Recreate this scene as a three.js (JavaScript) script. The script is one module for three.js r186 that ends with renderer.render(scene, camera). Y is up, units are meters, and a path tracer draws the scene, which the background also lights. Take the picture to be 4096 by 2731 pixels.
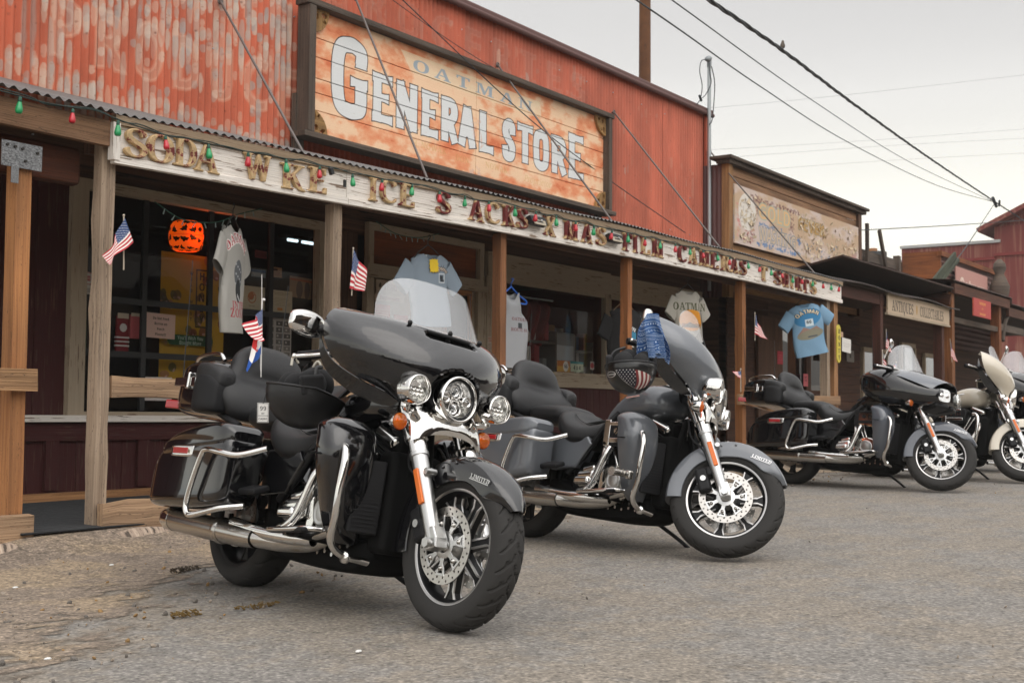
import * as THREE from 'three';
import { RoundedBoxGeometry } from 'three/addons/geometries/RoundedBoxGeometry.js';
import { mergeGeometries, mergeVertices, toCreasedNormals } from 'three/addons/utils/BufferGeometryUtils.js';
import { FontLoader } from 'three/addons/loaders/FontLoader.js';
import { TextGeometry } from 'three/addons/geometries/TextGeometry.js';
import { RectAreaLightUniformsLib } from 'three/addons/lights/RectAreaLightUniformsLib.js';

// ------------------------------------------------------------------ camera, exposure, sky, sun
const scene = new THREE.Scene();
const V = (x, y, z) => new THREE.Vector3(x, y, z);
const EYE = V(0, 0.84, 0);
const camera = new THREE.PerspectiveCamera(29.766, 1024 / 682, 0.1, 4000);
{
  // world: +x runs along the shop fronts, +z points from the shops to the street, metres
  const right = V(0.569, 0.008, 0.822), up = V(-0.05, 0.9984, 0.025), back = V(-0.821, -0.056, 0.568);
  back.normalize(); right.sub(back.clone().multiplyScalar(right.dot(back))).normalize(); up.crossVectors(back, right);
  camera.matrixAutoUpdate = true;
  camera.position.copy(EYE);
  camera.quaternion.setFromRotationMatrix(new THREE.Matrix4().makeBasis(right, up, back));
  camera.focus = 5.4; camera.userData.fStop = 9;
}
const renderer = new THREE.WebGLRenderer({ antialias: true });
renderer.toneMapping = THREE.LinearToneMapping;
renderer.toneMappingExposure = 1.0;
renderer.shadowMap.enabled = true;
renderer.setSize(1024, 682);
RectAreaLightUniformsLib.init();

const rng = (s) => () => { s = (s + 0x6d2b79f5) | 0; let t = Math.imul(s ^ (s >>> 15), 1 | s); t = (t + Math.imul(t ^ (t >>> 7), 61 | t)) ^ t; return ((t ^ (t >>> 14)) >>> 0) / 4294967296; };
const clamp = (x, a = 0, b = 1) => Math.min(b, Math.max(a, x));
const lerp = (a, b, t) => a + (b - a) * t;
const sstep = (a, b, x) => { const t = clamp((x - a) / (b - a)); return t * t * (3 - 2 * t); };
const mix3 = (a, b, t) => [lerp(a[0], b[0], t), lerp(a[1], b[1], t), lerp(a[2], b[2], t)];
function vnoise(px, py, seed) {                       // value noise that repeats every unit square
  const r = rng(seed), g = new Float32Array(px * py).map(() => r());
  return (u, v) => {
    let x = (u - Math.floor(u)) * px, y = (v - Math.floor(v)) * py;
    const x0 = Math.floor(x) % px, y0 = Math.floor(y) % py; x -= Math.floor(x); y -= Math.floor(y);
    const x1 = (x0 + 1) % px, y1 = (y0 + 1) % py; x = x * x * (3 - 2 * x); y = y * y * (3 - 2 * y);
    return lerp(lerp(g[y0 * px + x0], g[y0 * px + x1], x), lerp(g[y1 * px + x0], g[y1 * px + x1], x), y);
  };
}
function fbm(px, py, oct, seed) {
  const ns = []; for (let i = 0; i < oct; i++) ns.push(vnoise(px << i, py << i, seed + i * 17));
  return (u, v) => { let s = 0, a = 0.5, t = 0; for (const n of ns) { s += a * n(u, v); t += a; a *= 0.55; } return s / t; };
}
function imgTex(w, h, fn, { srgb = true, clampEdge = false } = {}) {
  const d = new Uint8Array(w * h * 4);
  for (let y = 0; y < h; y++) for (let x = 0; x < w; x++) {
    const c = fn((x + 0.5) / w, (y + 0.5) / h), i = (y * w + x) * 4;
    if (typeof c === 'number') d[i] = d[i + 1] = d[i + 2] = clamp(c, 0, 255); else { d[i] = clamp(c[0], 0, 255); d[i + 1] = clamp(c[1], 0, 255); d[i + 2] = clamp(c[2], 0, 255); }
    d[i + 3] = 255;
  }
  const t = new THREE.DataTexture(d, w, h);
  t.magFilter = THREE.LinearFilter; t.minFilter = THREE.LinearFilter;
  t.wrapS = t.wrapT = clampEdge ? THREE.ClampToEdgeWrapping : THREE.RepeatWrapping;
  if (srgb) t.colorSpace = THREE.SRGBColorSpace;
  t.needsUpdate = true;
  return t;
}
function canvasTex(w, h, draw, srgb = true) {
  const c = document.createElement('canvas'); c.width = w; c.height = h;
  const g = c.getContext('2d'); draw(g, w, h);
  const t = new THREE.CanvasTexture(c);
  if (srgb) t.colorSpace = THREE.SRGBColorSpace;
  return t;
}
function speckle(g, w, h, n, seed, cols, smin, smax, alpha = 0.5) {
  const r = rng(seed);
  for (let i = 0; i < n; i++) { g.globalAlpha = alpha * r(); g.fillStyle = cols[Math.floor(r() * cols.length)]; const s = lerp(smin, smax, r()); g.fillRect(r() * w, r() * h, s, s * lerp(0.6, 1.6, r())); }
  g.globalAlpha = 1;
}

{ // overcast: pale bright band low down, a greyer deck above it, brighter towards the zenith
  const W = 1024, H = 512, d = new Float32Array(W * H * 4), n1 = fbm(5, 6, 5, 11), n2 = fbm(9, 14, 4, 23);
  for (let y = 0; y < H; y++) for (let x = 0; x < W; x++) {
    const u = (x + 0.5) / W, v = (y + 0.5) / H, e = (v - 0.5) * 180, i = (y * W + x) * 4;
    const el = Math.max(e, 0);
    let L = 0.64 + 0.54 * Math.exp(-Math.pow((el - 6) / 7.5, 2)) + 0.35 * sstep(18, 60, el);
    const az = (u - 0.5) * 2 * Math.PI, up = (el * Math.PI) / 180, ca = Math.cos(up) * Math.cos(az) * -0.315 + Math.sin(up) * 0.77 + Math.cos(up) * Math.sin(az) * 0.56; // the veiled sun brightens the cloud behind the camera
    L += 1.75 * Math.exp(-Math.pow(Math.acos(clamp(ca, -1, 1)) / 0.85, 2));
    L *= 1 + 0.34 * (n1(u, v * 3) - 0.5) + 0.16 * (n2(u, v * 4) - 0.5);
    const warm = Math.exp(-Math.pow((el - 7) / 6, 2)), hole = sstep(0.52, 0.68, n2(u * 1.0, v * 3)) * Math.exp(-Math.pow((el - 4) / 2.5, 2));
    d[i] = L * (1.012 + 0.045 * warm - 0.22 * hole); d[i + 1] = L * (1.0 + 0.035 * warm - 0.10 * hole); d[i + 2] = L * (1.0 - 0.07 * warm - 0.01 * hole + 0.0); d[i + 3] = 1;
    if (e < 0) { const k = sstep(0, -6, e); for (let c = 0; c < 3; c++) d[i + c] = lerp(d[i + c], [0.30, 0.28, 0.25][c], k); }
  }
  const sky = new THREE.DataTexture(d, W, H, THREE.RGBAFormat, THREE.FloatType);
  sky.mapping = THREE.EquirectangularReflectionMapping; sky.magFilter = THREE.LinearFilter; sky.needsUpdate = true;
  scene.background = sky; scene.environment = sky;
}
const sun = new THREE.DirectionalLight(0xfff3e2, 0.6);
sun.position.set(3 - 9, 22, -3 + 16); sun.target.position.set(3, 0, -3);
sun.castShadow = true; sun.shadow.radius = 110; sun.shadow.mapSize.set(2048, 2048);
Object.assign(sun.shadow.camera, { left: -26, right: 26, top: 26, bottom: -26, near: 1, far: 80 });
sun.name = 'sun';
scene.add(sun, sun.target);
scene.fog = new THREE.FogExp2(0xdfe0de, 0.0008);

// ------------------------------------------------------------------ helpers
const taken = new Map();
const numbered = (name) => { const k = taken.get(name) ?? 0; taken.set(name, k + 1); return k ? name + '_' + String(k).padStart(3, '0') : name; };
function tag(o, label, category, group, kind) {
  if (label) o.userData.label = label;
  if (category) o.userData.category = category;
  if (group) o.userData.group = group;
  if (kind) o.userData.kind = kind;
  return o;
}
function thing(name, label, category, pos = [0, 0, 0], turn = 0, group) {
  const o = new THREE.Group(); o.name = numbered(name); scene.add(o);
  o.position.set(...pos); o.rotation.y = turn;
  return tag(o, label, category, group);
}
function mesh(name, geo, mat, parent, pos, rot) {
  const g = Array.isArray(geo) ? merge(geo) : geo;
  const m = new THREE.Mesh(g, mat); m.name = parent && parent !== scene ? name : numbered(name);
  m.castShadow = m.receiveShadow = true;
  if (pos) m.position.set(...pos);
  if (rot) m.rotation.set(...rot);
  (parent ?? scene).add(m);
  return m;
}
function copyOf(o, name, label) { const c = o.clone(); c.name = numbered(name ?? o.name.replace(/_\d{3}$/, '')); if (label) c.userData.label = label; scene.add(c); return c; }
function clean(g) { g = g.index ? g.toNonIndexed() : g; for (const k of Object.keys(g.attributes)) if (!['position', 'normal', 'uv'].includes(k)) g.deleteAttribute(k); if (!g.attributes.uv) g.setAttribute('uv', new THREE.BufferAttribute(new Float32Array(g.attributes.position.count * 2), 2)); if (!g.attributes.normal) g.computeVertexNormals(); return g; }
const merge = (list) => mergeGeometries(list.filter(Boolean).map(clean), false);
const at = (g, x = 0, y = 0, z = 0, rx = 0, ry = 0, rz = 0, s) => { const m = new THREE.Matrix4().makeRotationFromEuler(new THREE.Euler(rx, ry, rz)); m.setPosition(x, y, z); if (s) m.multiply(new THREE.Matrix4().makeScale(...(Array.isArray(s) ? s : [s, s, s]))); g.applyMatrix4(m); return g; };
// a board whose grain (texture u) runs along its longest side; uv in metres
let boardSeed = 5;
function board(lx, ly, lz, { r = 0, wob = 0, seg = 1, seed } = {}) {
  const rr = rng(seed ?? boardSeed++);
  const L = [lx, ly, lz], ax = L.indexOf(Math.max(...L));
  let g;
  if (wob) { const s = [1, 1, 1]; s[ax] = seg; g = new THREE.BoxGeometry(lx, ly, lz, s[0], s[1], s[2]); } else g = r ? new RoundedBoxGeometry(lx, ly, lz, 1, r) : new THREE.BoxGeometry(lx, ly, lz);
  g = g.index ? g.toNonIndexed() : g;
  const p = g.attributes.position, n = g.attributes.normal, uv = g.attributes.uv, ou = rr() * 7, ov = rr() * 7, A = [0, 1, 2].filter((k) => k !== ax);
  for (let i = 0; i < p.count; i++) {
    const c = [p.getX(i), p.getY(i), p.getZ(i)], m = [n.getX(i), n.getY(i), n.getZ(i)].map(Math.abs);
    const k = m[A[0]] > m[A[1]] ? A[1] : A[0];
    if (m[ax] > 0.8) uv.setXY(i, ou + c[A[0]] * 0.3, ov + c[A[1]]); else uv.setXY(i, ou + c[ax], ov + c[k] + (k === A[0] ? 0.37 : 0));
  }
  if (wob) {
    const nx = vnoise(seg + 2, 2, (seed ?? boardSeed) * 3 + 1), ny = vnoise(seg + 2, 2, (seed ?? boardSeed) * 3 + 2);
    for (let i = 0; i < p.count; i++) { const c = [p.getX(i), p.getY(i), p.getZ(i)], t = c[ax] / L[ax] + 0.5; const sg = A.map((a) => Math.sign(c[a])); c[A[0]] += sg[0] * (nx(t * 0.97, sg[1] * 0.25 + 0.25) - 0.5) * wob; c[A[1]] += sg[1] * (ny(t * 0.97, sg[0] * 0.25 + 0.25) - 0.5) * wob; p.setXYZ(i, ...c); }
    g.computeVertexNormals();
  }
  return g;
}
const tube = (pts, r, { seg, rad = 10, closed = false, tension = 0.5 } = {}) => new THREE.TubeGeometry(new THREE.CatmullRomCurve3(pts.map((p) => (p.isVector3 ? p : V(...p))), closed, 'catmullrom', tension), seg ?? pts.length * 8, r, rad, closed);
const bar = (a, b, r, r2 = r, rad = 12) => { a = V(...a); b = V(...b); const d = b.clone().sub(a), g = new THREE.CylinderGeometry(r2, r, d.length(), rad); g.applyQuaternion(new THREE.Quaternion().setFromUnitVectors(V(0, 1, 0), d.clone().normalize())); g.translate(...a.add(b).multiplyScalar(0.5).toArray()); return g; };
const cyl = (r, h, rad = 20, r2 = r) => new THREE.CylinderGeometry(r2, r, h, rad);
const lathe = (prof, seg = 40) => new THREE.LatheGeometry(prof.map(([x, y]) => new THREE.Vector2(x, y)), seg);
function shapeOf(pts) { const s = new THREE.Shape(); pts.forEach(([x, y], i) => (i ? s.lineTo(x, y) : s.moveTo(x, y))); s.closePath(); return s; }
const extrude = (shape, depth, bevel = 0, seg = 1, curve = 8) => new THREE.ExtrudeGeometry(shape, { depth, bevelEnabled: bevel > 0, bevelThickness: bevel, bevelSize: bevel, bevelOffset: -bevel, bevelSegments: seg, curveSegments: curve, steps: 1 });
// smooth skin through rings (arrays of equal length); caps close the ends
function loft(rings, { caps = true, closed = true, crease } = {}) {
  const n = rings[0].length, pos = [], uv = [], idx = [], m = rings.length;
  rings.forEach((r, i) => r.forEach((p, j) => { pos.push(p[0], p[1], p[2]); uv.push(j / n, i / (m - 1)); }));
  for (let i = 0; i < m - 1; i++) for (let j = 0; j < (closed ? n : n - 1); j++) { const a = i * n + j, b = i * n + ((j + 1) % n), c = a + n, d = b + n; idx.push(a, b, c, b, d, c); }
  if (caps && closed) for (const [k, flip] of [[0, 1], [m - 1, 0]]) {
    const c = [0, 0, 0]; rings[k].forEach((p) => { c[0] += p[0] / n; c[1] += p[1] / n; c[2] += p[2] / n; });
    const base = pos.length / 3; rings[k].forEach((p) => { pos.push(...p); uv.push(0, 0); }); pos.push(...c); uv.push(0, 0);
    for (let j = 0; j < n; j++) { const a = base + j, b = base + ((j + 1) % n); flip ? idx.push(a, base + n, b) : idx.push(b, base + n, a); }
  }
  let g = new THREE.BufferGeometry();
  g.setAttribute('position', new THREE.Float32BufferAttribute(pos, 3)); g.setAttribute('uv', new THREE.Float32BufferAttribute(uv, 2)); g.setIndex(idx);
  if (crease) g = toCreasedNormals(g, crease); else g.computeVertexNormals();
  return g;
}
// rings along x from stations [x, y centre, z centre, half height, half width, exponent]
function spine(st, { rings = 24, n = 32, ease = true } = {}) {
  const out = [], P = (k, i) => st[clamp(i, 0, st.length - 1)][k];
  for (let r = 0; r < rings; r++) {
    const f = (r / (rings - 1)) * (st.length - 1), i = Math.min(Math.floor(f), st.length - 2), t = f - i;
    const c = [0, 1, 2, 3, 4, 5].map((k) => { const a = P(k, i - 1), b = P(k, i), d = P(k, i + 1), e = P(k, i + 2); return ease ? b + 0.5 * t * (d - a + t * (2 * a - 5 * b + 4 * d - e + t * (3 * (b - d) + e - a))) : lerp(b, d, t); });
    const ring = [];
    for (let j = 0; j < n; j++) { const q = (j / n) * Math.PI * 2, cs = Math.cos(q), sn = Math.sin(q), ex = 2 / c[5]; ring.push([c[0], c[1] + Math.max(c[3], 0.001) * Math.sign(sn) * Math.pow(Math.abs(sn), ex), c[2] + Math.max(c[4], 0.001) * Math.sign(cs) * Math.pow(Math.abs(cs), ex)]); }
    out.push(ring);
  }
  return out;
}
const body = (st, o) => loft(spine(st, o));
// a sheet from a function (u, v in 0..1 -> point), with thickness t along its normals
function sheet(fn, nu, nv, t = 0) {
  const pos = [], uv = [], idx = [];
  for (let j = 0; j <= nv; j++) for (let i = 0; i <= nu; i++) { pos.push(...fn(i / nu, j / nv)); uv.push(i / nu, j / nv); }
  for (let j = 0; j < nv; j++) for (let i = 0; i < nu; i++) { const a = j * (nu + 1) + i, b = a + 1, c = a + nu + 1, d = c + 1; idx.push(a, b, c, b, d, c); }
  const g = new THREE.BufferGeometry();
  g.setAttribute('position', new THREE.Float32BufferAttribute(pos, 3)); g.setAttribute('uv', new THREE.Float32BufferAttribute(uv, 2)); g.setIndex(idx); g.computeVertexNormals();
  if (!t) return g;
  const N = g.attributes.normal.array, M = pos.length / 3, p2 = pos.slice(), u2 = uv.concat(uv), ix = idx.slice();
  for (let i = 0; i < M * 3; i++) p2.push(pos[i] - N[i] * t);
  for (let i = 0; i < idx.length; i += 3) ix.push(idx[i] + M, idx[i + 2] + M, idx[i + 1] + M);
  const edge = [];
  for (let i = 0; i < nu; i++) edge.push([i, i + 1]); for (let j = 0; j < nv; j++) edge.push([j * (nu + 1) + nu, (j + 1) * (nu + 1) + nu]);
  for (let i = nu; i > 0; i--) edge.push([nv * (nu + 1) + i, nv * (nu + 1) + i - 1]); for (let j = nv; j > 0; j--) edge.push([j * (nu + 1), (j - 1) * (nu + 1)]);
  for (const [a, b] of edge) ix.push(b, a, a + M, b, a + M, b + M);
  const s = new THREE.BufferGeometry();
  s.setAttribute('position', new THREE.Float32BufferAttribute(p2, 3)); s.setAttribute('uv', new THREE.Float32BufferAttribute(u2, 2)); s.setIndex(ix);
  return toCreasedNormals(s, 0.7);
}
const std = (o) => new THREE.MeshStandardMaterial(o);
const phy = (o) => new THREE.MeshPhysicalMaterial(o);
const lin = (r, g, b) => new THREE.Color().setRGB(r, g, b);
const rgb8 = (r, g, b) => new THREE.Color('rgb(' + r + ',' + g + ',' + b + ')');

// ------------------------------------------------------------------ textures and materials
function woodTex(base, dark, seed, { crack = 0.5, paint, cover = 0, w = 1024, h = 512 } = {}) {
  const a = fbm(3, 40, 4, seed), b = fbm(5, 110, 3, seed + 5), c = vnoise(4, 5, seed + 9), k = fbm(4, 30, 3, seed + 13), p1 = fbm(8, 64, 3, seed + 21), p2 = fbm(10, 10, 4, seed + 33);
  return imgTex(w, h, (u, v) => {
    const vv = v + 0.02 * (c(u, v) - 0.5);
    let t = clamp(0.75 * a(u, vv) + 0.6 * b(u, vv) - 0.12);
    let col = mix3(dark, base, t);
    const cr = Math.abs(k(u, vv) - 0.5) < 0.006 * crack ? 0.5 : 1;
    col = col.map((x) => x * cr * (0.9 + 0.25 * c(u, v)));
    if (paint) { const m = p1(u, vv) * 0.65 + p2(u, v) * 0.35, q = sstep(cover - 0.03, cover + 0.03, m); const pc = paint.map((x) => x * (0.93 + 0.1 * b(u, vv))); col = mix3(pc, col, q); }
    return col;
  });
}
const tile = (t, su, sv) => { t.repeat.set(su, sv); return t; };
const bumpOf = (t) => t;
const greyBump = (seed, px, py, oct, w = 512, h = 512) => { const n = fbm(px, py, oct, seed); return imgTex(w, h, (u, v) => 255 * n(u, v), { srgb: false }); };
const woodBump = greyBump(71, 4, 90, 3, 512, 512);
const T = {
  post: woodTex([182, 162, 140], [112, 94, 78], 101, { crack: 1 }),
  orange: woodTex([186, 132, 84], [122, 78, 46], 131, { crack: 0.6 }),
  dark: woodTex([110, 78, 58], [52, 36, 28], 161, { crack: 0.7 }),
  white: woodTex([150, 130, 112], [88, 72, 60], 191, { crack: 0.7, paint: [236, 229, 220], cover: 0.66 }),
  cream: woodTex([140, 118, 98], [90, 72, 58], 221, { crack: 0.6, paint: [176, 160, 138], cover: 0.68 }),
  maroon: woodTex([96, 62, 52], [58, 38, 32], 251, { crack: 0.4, paint: [70, 28, 27], cover: 0.64 }),
  signframe: woodTex([104, 90, 78], [58, 50, 44], 281, { crack: 1 }),
};
for (const k in T) tile(T[k], 0.6, 1.9);
tile(woodBump, 0.6, 1.9);
const wood = (t, o = {}) => std({ map: T[t], roughness: 0.85, bumpMap: woodBump, bumpScale: 0.004, ...o });
const M = {
  post: wood('post'), orange: wood('orange'), dark: wood('dark'), white: wood('white'), cream: wood('cream'), maroon: wood('maroon'), frame: wood('signframe'),
  railwood: wood('post', { color: rgb8(255, 240, 222) }), tan: wood('post', { color: rgb8(255, 214, 170) }), redbrown: wood('dark', { color: rgb8(255, 200, 190) }),
  galv: std({ color: lin(0.5, 0.5, 0.5), metalness: 0.7, roughness: 0.5 }),
  roofsheet: std({ color: lin(0.16, 0.155, 0.15), metalness: 0.4, roughness: 0.55, side: THREE.DoubleSide }),
  black: std({ color: lin(0.012, 0.012, 0.013), roughness: 0.5 }), wire: std({ color: lin(0.02, 0.025, 0.03), roughness: 0.6 }), steelrod: std({ color: lin(0.16, 0.14, 0.13), metalness: 0.5, roughness: 0.6 }),
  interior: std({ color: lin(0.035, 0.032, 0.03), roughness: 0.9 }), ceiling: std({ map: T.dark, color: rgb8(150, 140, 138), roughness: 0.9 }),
  pane: phy({ color: 0xffffff, transmission: 1, thickness: 0, roughness: 0.015, ior: 1.5, side: THREE.DoubleSide }),
  nail: std({ color: lin(0.05, 0.045, 0.04), metalness: 0.6, roughness: 0.6 }),
};
const G = (x) => { const d = x - 4; return 0.011 * d + (d > 0 ? (d < 20 ? 0.0006 * d * d : 0.24 + 0.024 * (d - 20)) : 0); };   // the street rises to the right
// ------------------------------------------------------------------ ground
{
  const xs = [], zs = [];
  for (let x = -40; x < 60; x += 0.5) xs.push(x); for (let x = 60; x <= 400; x += 20) xs.push(x); for (let x = -400; x < -40; x += 40) xs.unshift(-440 - x);
  xs.sort((a, b) => a - b);
  for (let z = -300; z < -20; z += 40) zs.push(z); for (let z = -20; z < 30; z += 1) zs.push(z); for (let z = 30; z <= 400; z += 37) zs.push(z);
  const grid = (xs, zs, lift) => {
    const pos = [], uv = [], idx = [];
    zs.forEach((z) => xs.forEach((x) => { pos.push(x, G(clamp(x, -60, 120)) + lift(x, z), z); uv.push(x, z); }));
    for (let j = 0; j < zs.length - 1; j++) for (let i = 0; i < xs.length - 1; i++) { const a = j * xs.length + i, b = a + 1, c = a + xs.length, d = c + 1; idx.push(a, c, b, b, c, d); }
    const g = new THREE.BufferGeometry(); g.setAttribute('position', new THREE.Float32BufferAttribute(pos, 3)); g.setAttribute('uv', new THREE.Float32BufferAttribute(uv, 2)); g.setIndex(idx); g.computeVertexNormals(); return g;
  };
  // worn, dusty asphalt: fine stone chips in a grey binder, tan dust in broad patches
  const fine = fbm(128, 128, 3, 301), mid = fbm(24, 24, 4, 305), big = fbm(3, 3, 4, 309), streak = fbm(3, 14, 4, 313);
  const road = imgTex(1024, 1024, (u, v) => {
    const f = fine(u, v), m = mid(u, v), b = big(u, v), st = streak(u, v);
    let k = 0.605 + 0.34 * (f - 0.5) + 0.05 * (m - 0.5) + 0.04 * (b - 0.5) - 0.03 * sstep(0.56, 0.74, st);
    if (f > 0.68) k += 0.05; if (f < 0.28) k -= 0.07;
    const c = mix3([206, 199, 190], [208, 195, 178], sstep(0.42, 0.66, b * 0.6 + m * 0.4));
    return c.map((x) => x * k * 1.0);
  });
  tile(road, 1 / 1.5, 1 / 1.5);
  const rb = imgTex(1024, 1024, (u, v) => 255 * clamp(fine(u, v) * 0.75 + mid(u, v) * 0.25), { srgb: false }); tile(rb, 1 / 1.5, 1 / 1.5);
  tag(mesh('road', grid(xs, zs, () => 0), std({ map: road, bumpMap: rb, bumpScale: 0.0012, roughness: 0.95 }), scene), 'dusty grey asphalt street', null, null, 'structure');
  // dirt shoulder along the porches: ragged outer edge, strewn with tan grit
  const sx = [], sz = []; for (let x = -3; x <= 24.01; x += 0.18) sx.push(x); for (let z = -6.95; z <= -2.9; z += 0.09) sz.push(z);
  const W2 = 2048, H2 = 512, e1 = fbm(30, 6, 5, 331), e2 = fbm(200, 60, 3, 335);
  const edge = (x) => (x < 3 ? -4.0 : x < 6.2 ? lerp(-4.15, -5.35, (x - 3) / 3.2) : -5.45) ;
  const alpha = imgTex(W2, H2, (u, v) => { const x = lerp(-3, 24, u), z = lerp(-6.95, -2.9, v); const d = edge(x) - z + (e1(u, v) - 0.5) * 1.5 + (e2(u, v) - 0.5) * 1.3; return 255 * sstep(-0.12, 0.35, d); }, { srgb: false, clampEdge: true });
  const d1 = fbm(90, 90, 4, 341), d2 = fbm(6, 6, 4, 345), d3 = fbm(220, 220, 2, 349);
  const dirt = imgTex(1024, 1024, (u, v) => { const a = d1(u, v), b = d2(u, v), c = d3(u, v); let k = 0.60 + 0.3 * (a - 0.5) + 0.2 * (b - 0.5) + 0.35 * (c - 0.5); if (c > 0.74) k += 0.08; return mix3([194, 174, 154], [200, 177, 148], sstep(0.4, 0.7, b)).map((x) => x * k * 1.12); });
  tile(dirt, 1 / 2.2, 1 / 2.2);
  const db = imgTex(512, 512, (u, v) => 255 * clamp(d1(u, v) * 0.6 + d3(u, v) * 0.4), { srgb: false }); tile(db, 1 / 2.2, 1 / 2.2);
  const sg = grid(sx, sz, (x, z) => 0.004 + 0.10 * sstep(-6.1, -6.75, z) * sstep(6.4, 5.2, x) * sstep(4.0, 4.6, x) + 0.012 * sstep(-5.6, -6.4, z));
  const uv = sg.attributes.uv, uv1 = new Float32Array(uv.count * 2); for (let i = 0; i < uv.count; i++) { uv1[i * 2] = (uv.getX(i) + 3) / 27; uv1[i * 2 + 1] = (uv.getY(i) + 6.95) / 4.05; }
  sg.setAttribute('uv1', new THREE.BufferAttribute(uv1, 2)); alpha.channel = 1;
  tag(mesh('dirt_shoulder', sg, std({ map: dirt, alphaMap: alpha, transparent: true, bumpMap: db, bumpScale: 0.006, roughness: 1 }), scene), 'tan dirt strip between the street and the porch', null, null, 'structure');
  // loose gravel and straw on the dirt
  const r = rng(77), st = new THREE.DodecahedronGeometry(1, 0), N = 2300, im = new THREE.InstancedMesh(st, std({ color: 0xffffff, roughness: 0.95 }), N), m4 = new THREE.Matrix4(), q = new THREE.Quaternion();
  for (let i = 0; i < N; i++) {
    const onDirt = i < 2100, x = onDirt ? lerp(2.4, 17, Math.pow(r(), 1.5)) : lerp(1.6, 14, r()), z = onDirt ? lerp(-6.5, edge(x) + 0.5, r()) : lerp(-5, -0.5, r()), s = 0.002 + 0.007 * Math.pow(r(), 4) * (onDirt ? 1.6 : 0.6);
    q.setFromEuler(new THREE.Euler(r() * 6, r() * 6, r() * 6)); m4.compose(V(x, G(x) + 0.006 + 0.012 * sstep(-5.6, -6.4, z), z), q, V(s * 1.4, s * 0.7, s)); im.setMatrixAt(i, m4);
    im.setColorAt(i, r() < 0.25 ? lin(0.28, 0.17, 0.07) : r() < 0.4 ? lin(0.14, 0.125, 0.11) : lin(0.30, 0.25, 0.2));
  }
  im.name = 'gravel'; im.castShadow = im.receiveShadow = true; scene.add(tag(im, 'loose grit and small stones scattered over the dirt shoulder', null, null, 'stuff'));
}
// rocks under the kick boards
function rock(seed, sx, sy, sz, mat) {
  const g = mergeVertices(new THREE.IcosahedronGeometry(1, 5).deleteAttribute('uv').deleteAttribute('normal')), p = g.attributes.position, n1 = fbm(3, 3, 4, seed), n2 = fbm(8, 8, 3, seed + 3);
  for (let i = 0; i < p.count; i++) { const x = p.getX(i), y = p.getY(i), z = p.getZ(i), k = 0.72 + 0.5 * n1(x * 0.3 + z * 0.17 + 0.5, y * 0.3 + 0.5) + 0.14 * n2(x * 0.5 + 0.5 + y * 0.2, z * 0.5 + 0.5); p.setXYZ(i, x * k * sx, y * k * sy, z * k * sz); }
  g.computeVertexNormals(); return g;
}
{
  const n = fbm(40, 40, 4, 361), t = imgTex(512, 512, (u, v) => { const k = n(u, v); return mix3([120, 104, 92], [206, 186, 166], k).map((x) => x * (k < 0.36 ? 0.6 : 1)); });
  const m = std({ map: t, bumpMap: t, bumpScale: 0.01, roughness: 1 });
  const uvOf = (g) => { const p = g.attributes.position, u = new Float32Array(p.count * 2); for (let i = 0; i < p.count; i++) { u[i * 2] = p.getX(i) * 1.7 + p.getZ(i); u[i * 2 + 1] = p.getY(i) * 1.7 + p.getZ(i) * 0.6; } g.setAttribute('uv', new THREE.BufferAttribute(u, 2)); return g; };
  const rocks = [[401, 0.30, 0.065, 0.12, 5.33, -6.50, 0.03, 0.1, 'long pale pitted rock under the kick board beside the weathered post'], [411, 0.34, 0.06, 0.13, 6.0, -6.56, 0.05, -0.1, 'brown crumbled stone lump under the kick board behind the muffler'], [421, 0.20, 0.06, 0.11, 4.30, -6.52, 0.02, 0.05, 'dark split stone under the left kick board end'], [431, 0.035, 0.028, 0.03, 5.62, -6.22, 0.02, 0, 'small grey pebble on dirt between the two big rocks'], [441, 0.06, 0.06, 0.05, 6.28, -6.3, 0.03, 0.4, 'upright buff stone beside the rear tyre of the black touring motorcycle']];
  for (const [s, a, b, c, x, z, y, ry, label] of rocks) { const o = mesh('rock', uvOf(rock(s, a, b, c)), m, scene, [x, G(x) + y, z], [0, ry, 0.06]); tag(o, label, 'rock'); }
}
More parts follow.
